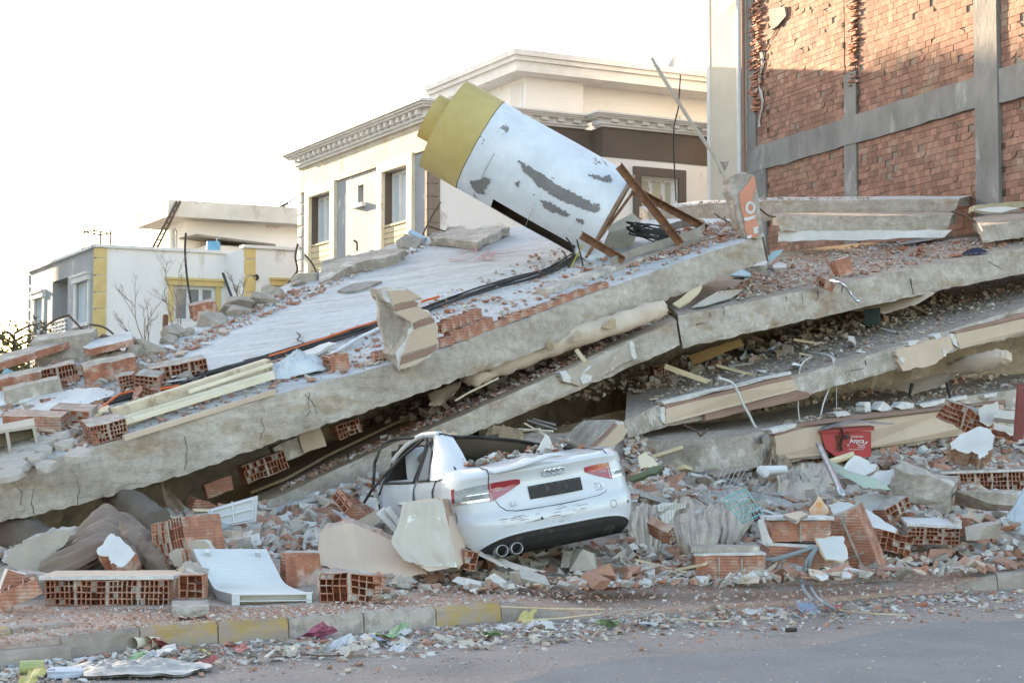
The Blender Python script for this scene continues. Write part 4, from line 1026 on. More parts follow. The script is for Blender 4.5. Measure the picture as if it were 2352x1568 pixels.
# C pillar with the roof shoulder
mb = MB(); rows = []
for k in range(9):
 v = k / 8; z = 1.0 + .40 * v
 rear = Vector((-.70 + .12 * v, .46 + .64 * v - .05 * sin(pi * v), z + .03 * (1 - v))); mid = SD(.66 + .52 * v, z, o=.0); fr_ = SD(.86 + .29 * v + .05 * sin(pi * v), z)
 inn = Vector((rear.x + .10, rear.y + .03, rear.z - .01))
 rows.append([q + Vector((nz(q, 4), nz(q, 4, 2), 0)) * .018 for q in (inn, rear, rear.lerp(mid, .5) + Vector((-.02, 0, .0)), mid + Vector((-.012, 0, 0)), fr_)])
mb.grid(rows); mb.build('rear_pillar', paint, car, smooth=True, local=True)
# roof, crushed down on the right and towards the front
mb = MB(); rows = []
for i in range(11):
 u = i / 10; r = []
 for j in range(9):
  v = j / 8; x = -.60 + 1.15 * u; y = 1.12 + 1.3 * v
  z = 1.40 - .30 * u ** .8 - .40 * v * (1 - .3 * u) + .05 * sin(u * pi) * (1 - v)
  q = Vector((x, y - .10 * sin(pi * u), z)); q += Vector((0, 0, .05 * nz(q, 2.5))); r.append(q)
 rows.append(r)
mb.grid(rows); mb.build('roof', paint, car, smooth=True, local=True)
mb = MB(); mb.grid([[q + Vector((0, .02, -.035)) for q in r] for r in rows]); mb.build('headliner', inter, car, smooth=True, local=True)
roofrear = [r[0] for r in rows]
# dark band below the roof edge, rear window frame rubber, right pillar
mb = MB(); mb.tube([q + Vector((0, -.015, -.012)) for q in roofrear], .014, 6); mb.tube([Vector((-.73, .53, 1.04)), Vector((-.64, .84, 1.22)), Vector((-.555, 1.10, 1.385))], .016, 6)
mb.tube([Vector((.78, .55, 1.02)), Vector((.66, .8, 1.06)), roofrear[-1]], .02, 6); mb.build('window_seal', black_tr, car, local=True)
mb = MB(); mb.grid([[Vector((.86, .5, .99)), Vector((.80, .52, 1.03)), Vector((.70, .6, 1.05))], [Vector((.84, .9, 1.0)), Vector((.74, .92, 1.07)), Vector((.62, .95, 1.09))], [Vector((.82, 1.5, .98)), Vector((.70, 1.4, 1.08)), Vector((.55, 1.2, 1.11))]]); mb.build('crushed_pillar', paint, car, smooth=True, local=True)
# interior tub
mb = MB(); mb.quad(Vector((-.8, .58, .97)), Vector((.8, .58, .97)), Vector((.8, 2.9, .75)), Vector((-.8, 2.9, .75))); mb.quad(Vector((-.6, 2.6, .7)), Vector((.7, 2.6, .7)), Vector((.6, 2.4, 1.3)), Vector((-.6, 2.4, 1.3))); mb.build('cabin', int_dark, car, local=True)
mb = MB(); mb.quad(Vector((-.92, 2.12, .9)), Vector((.3, 2.16, .9)), Vector((.3, 2.1, 1.2)), Vector((-.66, 2.0, 1.36))); mb.build('cabin_shade_front', int_dark, car, local=True)  # dark sheet standing in for the shade inside the cabin
mb = MB(); rows = []
for k in range(7):
 v = k / 6; w = .20 * (1 - .5 * v * v); rows.append([Vector((-.55 + w * cos(a) * .9, 1.72 + .18 * v + .09 * sin(a), .82 + .48 * v)) for a in [2 * pi * j / 12 for j in range(12)]])
mb.grid(rows, close=True); mb.add(rows[-1], [list(range(12))]); mb.build('seat', seat_m, car, smooth=True, local=True)
# quarter window, rear door with window frame, panel gap
mb = MB(); mb.add([SD(.90, 1.015, o=.008), SD(1.17, 1.015, o=.008), SD(1.215, 1.33, o=.008), SD(1.07, 1.24, o=.008)], [(0, 1, 2, 3)]); mb.build('quarter_window', glass_d, car, local=True)
mb = MB(); mb.tube([SD(.88, 1.005, o=.01), SD(1.17, 1.005, o=.01), SD(1.225, 1.35, o=.01), SD(1.06, 1.25, o=.01), SD(.88, 1.005, o=.01)], .013, 6); mb.build('quarter_window_frame', black_tr, car, local=True)
door = thing('door', None, None, (0, 0, 0)); door.parent = car
def DS(y, z, o=.012): 
 return S(-(y - .52 - prof(min(z, 1.0))[0] + 1), z, o + .015 * (y - 1.2))
mb = MB(); rows = []
for k in range(12):
 z = .30 + .68 * k / 11; y0 = 1.22 + .16 * max(0, (.80 - z)) if z > .45 else 1.28
 rows.append([DS(y0 + (2.0 - y0) * i / 12, z) + Vector((-.012 * nz((i, z * 9, 0), .5), 0, 0)) for i in range(13)])
mb.grid(rows); mb.build('door_panel', paint, door, smooth=True, local=True)
mb = MB(); seam(mb, [S(-(1.17 + .52 - .52 + k * .0), z, .004) for k, z in enumerate((.99, .9, .8))] + [S(-1.24, .70, .004), S(-1.27, .55, .004), S(-1.25, .4, .004)], .009); mb.build('door_gap', black_tr, car, local=True)
mb = MB(); mb.tube([DS(1.36, .80, .02), DS(1.40, .803, .04), DS(1.52, .805, .04), DS(1.56, .80, .02)], .014, 8); mb.build('door_handle', paint, door, smooth=True, local=True)
mb = MB(); fr_ = [DS(1.24, .985), SD(1.27, 1.34, o=.015), SD(1.55, 1.36, o=.02), SD(1.83, 1.24, o=.03), DS(2.0, .985, .02)]
mb.tube(catmull_([q for q in fr_], 20), .016, 6); mb.tube([fr_[0], fr_[-1]], .013, 6); mb.build('window_frame', black_tr, door, local=True)
mb = MB(); cr_ = catmull_([SD(1.12, 1.40, o=-.02), SD(1.3, 1.405, o=-.01), SD(1.55, 1.40, o=0), SD(1.78, 1.33, o=.01), SD(1.98, 1.2, o=.02)], 20); mb.tube(cr_, .035, 8); mb.build('roof_rail', paint, car, smooth=True, local=True)
mb = MB(); mb.quad(Vector((-.5, 1.0, .8)), Vector((-.42, 2.2, .7)), Vector((-.42, 2.1, 1.25)), Vector((-.5, 1.1, 1.36))); mb.build('cabin_shade_side', int_dark, car, local=True)  # second dark sheet in place of cabin shade, along the side
# front door frame sprung outwards, torn rubber strip hanging down the side
mb = MB(); mb.tube([Vector((-.97, 2.1, .95)), Vector((-.92, 2.06, 1.22)), Vector((-.84, 1.98, 1.40)), Vector((-.74, 1.85, 1.42)), Vector((-.64, 1.6, 1.40))], .016, 6); mb.build('sprung_window_frame', black_tr, car, local=True)
mb = MB(); mb.tube([Vector((-.66, 1.36, 1.38)), Vector((-.84, 1.68, 1.2)), Vector((-1.02, 1.98, .97)), Vector((-1.16, 2.2, .72)), Vector((-1.28, 2.35, .5))], .014, 6); mb.build('hanging_strip', black_tr, car, local=True)
mb = MB(); mb.grid([[Vector((-1.02, 2.3, .55)), Vector((-1.0, 2.4, .95))], [Vector((-1.08, 2.15, .5)), Vector((-1.06, 2.25, .92))], [Vector((-.95, 2.04, .55)), Vector((-.95, 2.08, .88))]]); mb.build('bent_door_skin', paint, car, smooth=True, local=True)
# builders for loose pieces
def jitter_mb(mb, amp, f=5.0, start=0):
 for i in range(start, len(mb.v)):
  p = mb.v[i]; mb.v[i] = (p[0] + amp * nz(p, f), p[1] + amp * nz(p, f, 11), p[2] + amp * nz(p, f, 23))
BM = [brick, mortar, white_pl, clay_dark, brick_plain, concrete, tan_pale, white_rim]
def block_mb(mb, c, R, size, faces, cell=.034, wall=.009):
 """block of hollow bricks; c = centre of its underside; faces: f b l r t u -> ('p',mat) | ('h',nb,[cells up]) """
 L, D, H_ = size; c = Vector(c); R = R.to_3x3()
 ex, ey, ez_ = R @ Vector((1, 0, 0)), R @ Vector((0, 1, 0)), R @ Vector((0, 0, 1))
 c = c + ez_ * (H_ / 2)
 fr = {'f': (-ey, ex, ez_, L, H_, D), 'b': (ey, -ex, ez_, L, H_, D), 'l': (-ex, -ey, ez_, D, H_, L), 'r': (ex, ey, ez_, D, H_, L), 't': (ez_, ex, ey, L, D, H_), 'u': (-ez_, ex, -ey, L, D, H_)}
 for k, (n, ux, uy, w, h, d) in fr.items():
  sp = faces.get(k, ('p', 1))
  o = c + n * (d / 2) - ux * (w / 2) - uy * (h / 2)
  if sp[0] == 'p':
   nx = max(1, int(w / .08)); ny = max(1, int(h / .08)); xs = [w * i / nx for i in range(nx + 1)]; ys = [h * i / ny for i in range(ny + 1)]
   mb.cells(o, ux, uy, n, xs, ys, lambda i, j: (sp[1], 0))
  else:
   nb, nv = sp[1], sp[2]; dep = sp[3] if len(sp) > 3 else .09; jm = .016
   bw = (w - jm * (nb - 1)) / nb; ncx = sp[4] if len(sp) > 4 else max(2, round(bw / cell * .9))
   xs = [0.0]; tx = []
   for b in range(nb):
    x0 = b * (bw + jm); cw = (bw - wall * (ncx + 1)) / ncx; x = x0
    for q in range(ncx): x += wall; xs.append(x); tx.append(0); x += cw; xs.append(x); tx.append(1)
    x += wall; xs.append(x); tx.append(0)
    if b < nb - 1: xs.append(x + jm); tx.append(2)
   ys = [0.0]; ty = []; ch = (h - wall * (nv + 1)) / nv; y = 0
   for q in range(nv): y += wall; ys.append(y); ty.append(0); y += ch; ys.append(y); ty.append(1)
   ys.append(h); ty.append(0)
   rr = random.Random(int(abs(c.x * 1000 + c.y * 77)))
   st = {}
   def fn(i, j):
    if tx[i] == 2: return (1, 0)
    if tx[i] == 1 and ty[j] == 1:
     x = rr.random()
     if x < .17: return (1, .012, 1, 1)     # plugged with mortar
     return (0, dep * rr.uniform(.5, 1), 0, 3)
    if rr.random() < .10 and tx[i] + ty[j] < 2: return (0, dep * rr.uniform(.2, .5), 0, 0)
    return (0, 0)
   mb.cells(o, ux, uy, n, xs, ys, fn)
def block(name, label, c, R, size, faces, cat='wall fragment', group=None, jit=.014, extra=None, mats=None):
 mb = MB(); block_mb(mb, c, R, size, faces); jitter_mb(mb, jit)
 if extra: extra(mb)
 return tag(mb.build(name, mats or BM, origin=c), label, cat, group)
def slabpiece(name, label, pts, off, mats, cat, group=None, rows=3, rough=.02, edge=.03, sub=3, origin=None):
 """flat broken piece: outline pts (world), thickness vector off; edges are chipped"""
 ps = []
 for a, b in zip(pts, pts[1:] + pts[:1]):
  a = Vector(a); b = Vector(b)
  for k in range(sub):
   q = a.lerp(b, k / sub)
   if k: 
    t = (b - a).normalized().cross(Vector(off).normalized()); q = q + t * edge * (nz(q, 6) + rnd(-.4, .4))
   ps.append(q)
 mb = MB(); mb.prism(ps, off, 0, 1 if len(mats) > 1 else 0, rows=rows, rough=rough)
 if label is None: return mb.build(name, mats)
 return tag(mb.build(name, mats), label, cat, group)
def PX(lst, Y): return [P(x, y, Y(x, y) if callable(Y) else Y) for x, y in lst]
def catmull(pts, n):
 out = []; m = len(pts)
 for i in range(n + 1):
  t = i / n * (m - 1); k = min(int(t), m - 2); u = t - k
  p0, p1, p2, p3 = pts[max(k - 1, 0)], pts[k], pts[k + 1], pts[min(k + 2, m - 1)]
  out.append(.5 * ((2 * p1) + (p2 - p0) * u + (2 * p0 - 5 * p1 + 4 * p2 - p3) * u * u + (3 * p1 - p0 - 3 * p2 + p3) * u ** 3))
 return out
def loft(name, rows, nu, nv, m, fold=.0, ff=(6, 2, 6), thick=0, off=0.0, fold2=0.0):
 R_ = [catmull([Vector(p) for p in r], nu) for r in rows]
 cols = [catmull([r[i] for r in R_], nv) for i in range(nu + 1)]
 g = [[cols[i][j] for i in range(nu + 1)] for j in range(nv + 1)]
 for j in range(nv + 1):
  for i in range(nu + 1):
   p = g[j][i]
   if fold: 
    v = Vector((i / nu * ff[0] + off, j / nv * ff[1], off)); h = abs(noise.noise(v)) + .5 * abs(noise.noise(v * 2.1))
    p = p + Vector((0, -.6, .8)) * fold * (h - .35)
   if fold2: p = p + Vector((nz(p, 5), nz(p, 5, 4), nz(p, 5, 9))) * fold2
   g[j][i] = p
 mb = MB(); mb.grid(g)
 if thick: mb.grid([[p + Vector((0, thick, -thick * .4)) for p in reversed(r)] for r in g])
 return mb.build(name, m, smooth=True)
def cable(name, label, pts, r, m, n=24, cat='cable', group=None, sides=6):
 mb = MB(); mb.tube(catmull([Vector(p) for p in pts], n), r, sides)
 return tag(mb.build(name, m, smooth=True), label, cat, group)
def yaw_on(pl, yaw):
 a, b, n = pl.frame(yaw); return Matrix((a, b, n)).transposed()
# fallen tank
TY = 23.2
Ax0 = P(1020, 286, TY + .02); Ax1 = P(1400, 502, TY)
ax = (Ax1 - Ax0).normalized(); LEN = (Ax1 - Ax0).length
view = (Vector((0, 0, EYE)) - (Ax0 + Ax1) / 2).normalized()
e1 = (view - ax * view.dot(ax)).normalized(); e2 = e1.cross(ax)
if e2.z < 0: e2 = -e2
RT_ = .672
tank = thing('storage_tank', 'fallen white steel tank with yellow end and peeling paint tilted on the topmost slab', 'tank', P(1345, 590, TY))
def cyl(s, ang, r): return Ax0 + ax * (s * LEN) + (e1 * cos(ang) + e2 * sin(ang)) * r
tank_white = M('peeling_white_paint', (.70, .745, .79), (.60, .64, .69), scale=1.8, bump=.15, bscale=20, rough=.5, spec=.4, c3=(.23, .225, .225), s3=2.6, t3=.635, w3=.008, grain=.08, gscale=5, stretch=(1, 1, 1))
tank_yel = M('faded_yellow_paint', (.56, .44, .18), (.46, .355, .135), scale=2.2, bump=.12, rough=.55, c3=(.42, .40, .36), s3=6, t3=.70, w3=.01)
tank_in = M('rusted_tank_inside', (.12, .075, .05), (.07, .045, .03), scale=4, bump=.3)
def shell(s0, s1, r, nseg=72, ns=10, cut=None, m=tank_white, name='shell', parent=tank, smooth=True, thick=.012):
 mb = MB(); V = {}
 def vid(i, j, rr):
  k = (i, j % nseg, rr)
  if k not in V: V[k] = len(mb.v); mb.v.append(tuple(cyl(s0 + (s1 - s0) * i / ns, 2 * pi * (j % nseg) / nseg, r - (thick if rr else 0) + .012 * nz(cyl(s0 + (s1 - s0) * i / ns, 2 * pi * (j % nseg) / nseg, r), 1.3))))
  return V[k]
 for i in range(ns):
  for j in range(nseg):
   a = 2 * pi * (j + .5) / nseg; a = a if a < pi else a - 2 * pi; s = s0 + (s1 - s0) * (i + .5) / ns
   if cut and cut(s, a): continue
   mb.f.append([vid(i, j, 0), vid(i + 1, j, 0), vid(i + 1, j + 1, 0), vid(i, j + 1, 0)]); mb.m.append(0)
   mb.f.append([vid(i, j, 1), vid(i, j + 1, 1), vid(i + 1, j + 1, 1), vid(i + 1, j, 1)]); mb.m.append(1)
 return mb.build(name, [m, tank_in], parent, smooth=smooth)
cut = lambda s, a: .42 < s < .93 and -1.62 < a < -.98
shell(.225, 1.0, RT_, ns=30, cut=cut)
shell(.0, .222, RT_ + .006, m=tank_yel, name='yellow_cap', ns=4)
shell(-.09, .0, RT_ - .34, m=tank_yel, name='yellow_neck', ns=2)
mb = MB()
for s, r in ((.0, RT_ + .004), (-.089, RT_ - .342)): mb.add([cyl(s, 2 * pi * j / 48, r) for j in range(48)], [list(range(48))])
mb.build('end_plate', tank_yel, tank)
mb = MB(); mb.add([cyl(.42, a, RT_ - .0) for a in (-1.62, -1.4, -1.2, -.98)] + [cyl(.42, -.98, .4), cyl(.42, -1.62, .4)], [list(range(6))]); mb.build('hatch_plate', steel, tank)
rows = [[cyl(s, -1.62 - .05, RT_ - .25), cyl(s, -1.3, RT_ - .30), cyl(s, -.95, RT_ - .22)] for s in (.3, .6, .93)]
mb = MB(); mb.grid(rows); mb.build('hatch_inside', tank_in, tank)
mb = MB()
for s in (.996, 1.004): mb.tube([cyl(s, 2 * pi * j / 48, RT_ + .0) for j in range(49)], .014, 5)
mb.build('rusted_rim', M('rust_streaked_rim', (.38, .30, .25), (.25, .15, .09), scale=5, bump=.3), tank)
for s in (.33, .64):
 mb = MB(); mb.tube([cyl(s, 2 * pi * j / 48, RT_ + .002) for j in range(14, 49) if s > .5 or 1] , .0045, 4); mb.build('weld_seam', M('dirty_seam', (.42, .42, .41), (.3, .29, .28), bump=0), tank)
# bottom foot plate below the hatch
slab_ = PX([(1335, 535), (1372, 548), (1398, 572), (1382, 600), (1350, 598), (1322, 580)], TY - .3)
mb = MB(); mb.prism(slab_, (0.02, .25, .0)); mb.build('foot', tank_white, tank)
# grey exposed patches where the paint peeled off: thin metal-grey flakes laid on the shell as paint loss
peel = M('bare_grey_steel', (.215, .21, .21), (.17, .165, .165), scale=5, bump=.15, rough=.6)
def peel_patch(pts, seed):
 c = Vector((sum(p[0] for p in pts) / len(pts), sum(p[1] for p in pts) / len(pts)))
 rr = random.Random(seed); mb = MB(); ring = []
 for a, b in zip(pts, pts[1:] + pts[:1]):
  for k in range(9):
   x = a[0] + (b[0] - a[0]) * k / 9 + rr.uniform(-2.6, 2.6); y = a[1] + (b[1] - a[1]) * k / 9 + rr.uniform(-2.6, 2.6); ring.append((x, y))
 def on(x, y):       # hit the cylinder
  d = ray(x, y); o = Vector((0, 0, EYE)) - Ax0; dp = d - ax * d.dot(ax); op = o - ax * o.dot(ax)
  A_ = dp.dot(dp); B_ = 2 * dp.dot(op); C_ = op.dot(op) - (RT_ + .011) ** 2; D_ = max(0, B_ * B_ - 4 * A_ * C_)
  return Vector((0, 0, EYE)) + d * ((-B_ - sqrt(D_)) / (2 * A_))
 bm = bmesh.new(); vs = [bm.verts.new(on(x, y)) for x, y in ring]; bm.faces.new(vs)
 bmesh.ops.triangulate(bm, faces=bm.faces); bmesh.ops.subdivide_edges(bm, edges=bm.edges, cuts=1, use_grid_fill=True)
 me = MB(); idx = {v: i for i, v in enumerate(bm.verts)}
 pv = []
 for v in bm.verts:
  p = v.co; q = p - Ax0; s = q.dot(ax); rd = (q - ax * s).normalized(); pv.append(Ax0 + ax * s + rd * (RT_ + .012))
 me.add(pv, [[idx[v] for v in f.verts] for f in bm.faces]); bm.free(); me.build('peeled_patch', peel, tank)
peel_patch([(1190, 368), (1212, 382), (1245, 400), (1280, 425), (1312, 440), (1352, 462), (1375, 485), (1360, 486), (1340, 480), (1320, 470), (1290, 462), (1262, 445), (1238, 428), (1205, 395)], 1)
peel_patch([(1242, 460), (1262, 464), (1285, 478), (1310, 492), (1300, 498), (1270, 488), (1250, 475)], 2)
peel_patch([(1078, 415), (1092, 418), (1110, 408), (1126, 410), (1120, 425), (1108, 440), (1115, 448), (1098, 444), (1085, 432)], 3)
peel_patch([(1352, 402), (1368, 400), (1382, 408), (1400, 402), (1408, 415), (1388, 417), (1370, 412)], 4)
peel_patch([(1325, 500), (1340, 508), (1338, 515), (1326, 508)], 5); peel_patch([(1182, 420), (1192, 416), (1190, 430)], 6); peel_patch([(1352, 480), (1372, 468), (1378, 480), (1366, 488)], 7)
# rusty angle irons of its broken frame
def bar(a, b, w, label, m=rust, th=.012, name='angle_iron', group=None):
 d = (b - a).normalized(); s = d.cross(Vector((0, 1, 0))).normalized(); f = d.cross(s)
 mb = MB(); c = (a + b) / 2; l = (b - a) / 2
 mb.box(c, l, s * (w / 2), f * (th / 2)); mb.box(c + s * (w / 2 + th / 2 + .0005) + f * (w / 2 - th / 2), l * .999, s * (th / 2), f * (w / 2))
 return tag(mb.build(name, m), label, 'angle iron', group)
bar(P(1420, 383, 22.5), P(1562, 562, 22.3), .09, 'long rusty angle iron running from the tank rim down to the rubble')
bar(P(1452, 436, 22.9), P(1622, 527, 23.1), .085, 'rusty angle iron crossing behind the longer one, right of the tank')
bar(P(1334, 542, 22.3), P(1432, 600, 22.1), .085, 'short rusty angle iron under the open lower end of the tank')
mb = MB(); mb.tube([P(1455, 440, 22.6), P(1345, 592, 22.6)], .02, 5); mb.build('bottom_flange', rust, tank)
# air conditioner unit behind it
ac = thing('air_conditioner', 'beige finned air conditioner unit lying tilted beside the open end of the tank', 'air conditioner', P(1430, 585, 23.6))
a = [(1402, 545), (1455, 510), (1472, 525), (1462, 560), (1402, 590), (1390, 575)]
mb = MB(); q = PX([(1398, 535), (1468, 515), (1450, 575), (1372, 596)], 23.6); mb.prism(q, (.04, .35, .06)); mb.build('case', M('beige_enamel', (.66, .60, .49), (.58, .52, .42), scale=3, bump=.1, rough=.5), ac)
for k in range(22):
 u = (k + .5) / 22; pa = q[0].lerp(q[3], u); pb = q[1].lerp(q[2], u)
 mb = MB(); mb.box(pa.lerp(pb, .5) + Vector((0, -.014, 0)), (pb - pa) * .46, Vector((0, .012, .0)), Vector((0, 0, .006))); mb.build('fin', M('beige_enamel', None), ac)
mb = MB(); mb.prism([p + Vector((0, -.02, .012)) for p in PX([(1396, 522), (1452, 492), (1470, 508), (1470, 516), (1398, 538)], 23.6)], (.03, .32, .04)); mb.build('top_cover', M('pale_enamel', (.72, .69, .62), (.64, .61, .54), bump=.05, rough=.5), ac)
# coil of black cable
mb = MB(); cc = P(1500, 535, 23.0); pts = []
for k in range(120):
 w = k * .55; r = .20 + .05 * sin(k * .9); pts.append(cc + Vector((r * 1.5 * cos(w), .22 * sin(w), .10 * sin(w * .97) + .05 * sin(k * .31))))
mb.tube(pts, .011, 5); tag(mb.build('cable_coil', wire_m, smooth=True), 'tangled coil of black cable between the tank and the rusty irons', 'cable')
mb = MB(); pts = [P(x, y, Y) for x, y, Y in [(1405, 610, 22), (1470, 585, 22.4), (1550, 560, 22.6), (1595, 545, 22.7), (1618, 530, 22.9), (1612, 522, 23.2), (1570, 523, 23.5), (1500, 545, 23.6)]]; ps = catmull(pts, 30)
mb.grid([[p for p in ps], [p + Vector((0, 0, .11)) for p in ps]]); tag(mb.build('metal_hoop', M('dull_strap', (.33, .30, .26), (.25, .2, .16), scale=5, rough=.6)), 'bent flat metal hoop on the slab below the rusty irons', 'metal hoop')
# bent pole
cable('bent_pole', 'tall thin metal pole bent over, rising behind the painted concrete post', [P(1497, 134, 24.2), P(1530, 190, 24.1), (P(1590, 285, 24)), P(1632, 345, 23.9), P(1655, 385, 23.8), P(1672, 430, 23.7), P(1680, 475, 23.6)], .028, M('weathered_pole', (.44, .39, .32), (.36, .3, .24), scale=6, rough=.5), cat='pole', sides=8)
# painted post stub
post_m = M('flaked_salmon_paint', (.66, .30, .20), (.60, .26, .17), scale=3, bump=.3, bscale=25)
pg = thing('concrete_post', 'broken concrete post with flaking salmon paint and a white 0 standing on the slab end', 'post', P(1715, 548, 23.0))
out = [(1677, 408), (1690, 400), (1712, 398), (1730, 402), (1738, 432), (1745, 480), (1752, 530), (1744, 548), (1712, 548), (1700, 520), (1690, 470), (1680, 440)]
ps = []
for a, b in zip(out, out[1:] + out[:1]):
 for k in range(3): ps.append(P(a[0] + (b[0] - a[0]) * k / 3 + rnd(-1.5, 1.5), a[1] + (b[1] - a[1]) * k / 3 + rnd(-1.5, 1.5), 23.0))
mb = MB(); mb.prism(ps, (-.08, .30, .02), rows=4, rough=.03); mb.build('core', concrete, pg)
def decal(poly, name, m, Y, parent, d=.02, sub=4, jit=1.0):
 ps = []
 for a, b in zip(poly, poly[1:] + poly[:1]):
  for k in range(sub): ps.append(P(a[0] + (b[0] - a[0]) * k / sub + rnd(-jit, jit), a[1] + (b[1] - a[1]) * k / sub + rnd(-jit, jit), Y - d))
 mb = MB(); mb.prism(ps, (0, d * .9, 0)); return mb.build(name, m, parent)
decal([(1715, 425), (1724, 410), (1733, 402), (1736, 428), (1728, 455), (1733, 480), (1742, 520), (1742, 542), (1722, 548), (1712, 530), (1708, 500), (1700, 470), (1698, 445), (1706, 434)], 'salmon_paint', post_m, 23.0, pg)
ring = [(1724 + 11 * cos(w), 477 + 13 * sin(w)) for w in [2 * pi * k / 16 for k in range(16)]]
mb = MB(); n = 16
mb.grid([[P(1724 + 6 * cos(2 * pi * k / n), 477 + 8 * sin(2 * pi * k / n), 22.97) for k in range(n)], [P(1724 + (12 + rnd(-1, 1)) * cos(2 * pi * k / n), 477 + (15 + rnd(-1, 1)) * sin(2 * pi * k / n), 22.97) for k in range(n)]], close=True); mb.build('white_zero', white_rim, pg)
decal([(1708, 500), (1735, 494), (1734, 502), (1716, 508), (1710, 506)], 'white_chip', white_rim, 22.985, pg, d=.016); decal([(1730, 522), (1742, 520), (1742, 536), (1732, 538)], 'white_chip', white_rim, 22.985, pg, d=.016); decal([(1716, 541), (1728, 540), (1724, 548), (1716, 548)], 'white_chip', white_rim, 22.985, pg, d=.016)
# board under the short beam
slabpiece('white_board', 'long white board hanging under the short beam at upper right', PX([(1790, 531), (1900, 530), (2050, 529), (2186, 528), (2165, 546), (2000, 550), (1860, 553), (1788, 555)], 27.2), (0, .08, 0), [white_pl, white_rim], 'board', edge=.02, sub=5)
# pieces lying on the topmost slab
STR = [tan, stripe, white_rim, concrete]
def striped(name, label, outline, Y, bands, thick, cat='wall fragment', back=None, rim=.03):
 """rendered wall piece: concrete body with raised tan plates between brown bands (each its own part)"""
 root = thing(name, label, cat, P(*back, Y + .1))
 ps = []
 for a, b in zip(outline, outline[1:] + outline[:1]):
  for k in range(4): ps.append(P(a[0] + (b[0] - a[0]) * k / 4 + (rnd(-3, 3) if k else 0), a[1] + (b[1] - a[1]) * k / 4 + (rnd(-3, 3) if k else 0), Y))
 mb = MB(); mb.prism(ps, thick, 2, 1, rows=3, rough=.03); mb.build('core', [concrete, concrete, white_rim], root)
 for kind, poly in bands: decal(poly, 'tan_render' if kind == 't' else 'brown_band', tan if kind == 't' else stripe, Y, root, d=.024 if kind == 't' else .018, sub=3, jit=1.2)
 return root
striped('wall_fragment', 'upright broken wall piece with tan render and three brown bands on the slab edge', [(876, 668), (905, 662), (945, 665), (972, 688), (960, 702), (988, 718), (1006, 752), (1005, 800), (985, 822), (945, 842), (916, 850), (908, 812), (935, 775), (944, 740), (905, 708), (885, 690)], 18.35,
  [('t', [(890, 668), (940, 666), (968, 684), (950, 688), (905, 700)]), ('b', [(905, 702), (950, 690), (960, 696), (958, 702), (906, 714)]), ('t', [(908, 716), (960, 704), (985, 718), (990, 724), (948, 742), (925, 728)]), ('b', [(948, 744), (992, 727), (1000, 738), (950, 756)]), ('t', [(947, 758), (1001, 740), (1005, 755), (1004, 790), (925, 815), (938, 780)]), ('b', [(922, 818), (1004, 793), (1000, 805), (980, 816), (918, 838)]), ('t', [(918, 840), (980, 818), (978, 824), (945, 840), (918, 848)])], (-.16, .30, .05), back=(950, 850))
slabpiece('concrete_fin', 'grey concrete fin behind the striped upright wall piece', PX([(862, 674), (880, 664), (905, 705), (936, 745), (925, 790), (905, 822), (880, 770)], 18.5), (-.05, .25, .03), [concrete, concrete], 'concrete chunk')
# row of broken hollow bricks along the front edge
def half_brick(name, label, c, R, L=.20, D=.12, H_=.08, group=None, m=None):
 mb = MB(); block_mb(mb, c, R, (L, D, H_), {'f': ('p', 0), 'b': ('p', 0), 'l': ('h', 1, 2, .08, 3), 'r': ('h', 1, 2, .08, 3), 't': ('h', 1, 1, .045, 3), 'u': ('p', 0)}); jitter_mb(mb, .012, 7)
 return tag(mb.build(name, BM, origin=c), label, 'brick', group)
for k in range(13):
 px = 1018 + k * 30 + rnd(-4, 4); p = TS.at(px, lerp_poly(ts_ft, px) - 6); half_brick('hollow_brick', 'broken orange hollow brick still bedded along the front edge of the topmost slab', p, yaw_on(TS, radians(40) + rnd(-.1, .1)), .24, .13, rnd(.07, .15) if k < 4 else rnd(.05, .09), group='bricks bedded along the slab edge')
for k in range(5):
 px = 1022 + k * 17; p = TS.at(px, lerp_poly(ts_ft, px) - 12) + TS.n * .13; half_brick('hollow_brick', 'broken orange hollow brick in the second course right of the striped wall piece', p, yaw_on(TS, radians(40) + rnd(-.2, .2)), .18, .12, rnd(.08, .14), group='second course beside the striped piece')
for px, py in ((890, 823), (870, 828), (905, 815)): half_brick('hollow_brick', 'broken orange brick at the left foot of the striped wall piece', TS.at(px, py), yaw_on(TS, rnd(0, 3)), .18, .12, .09, group='bricks left of the striped piece')
# cables along the slab
def ts_line(pts, off): return [TS.at(x, y, off) for x, y in pts]
CB = [(1320, 590), (1260, 622), (1180, 645), (1100, 668), (1020, 696), (900, 738), (780, 775), (640, 815), (560, 838), (480, 862), (400, 885), (320, 905), (240, 926)]
for k in range(9):
 cable('black_cable', 'black cable in the bundle running down the topmost slab', [TS.at(x + 4 * sin(k * 2 + x * .01), y - 3 + k * 1.8 + 2.2 * sin(x * .02 + k * 1.3), .02 + .012 * (k % 3)) for x, y in CB], .0095, wire_m, 60, 'cable', 'cables in the bundle on the slab')
cable('orange_hose', 'orange hose running beside the black cables down the slab', [TS.at(x, y, .05) for x, y in [(1010, 690), (960, 705), (880, 742), (800, 768), (700, 802), (620, 828)]], .017, orange_hose, 40, 'hose')
cable('orange_hose', 'orange hose end curving over the white sheet at lower left of the slab', [TS.at(x, y, .05) for x, y in [(415, 895), (370, 903), (320, 907), (280, 915), (250, 935), (225, 955), (212, 964)]], .017, orange_hose, 30, 'hose')
cable('black_cable', 'thick black pipe with metal end curling above the cream frame', [TS.at(x, y, .06) for x, y in [(395, 910), (420, 905), (445, 890), (475, 872), (520, 860), (600, 838)]], .022, wire_m, 30, 'pipe')
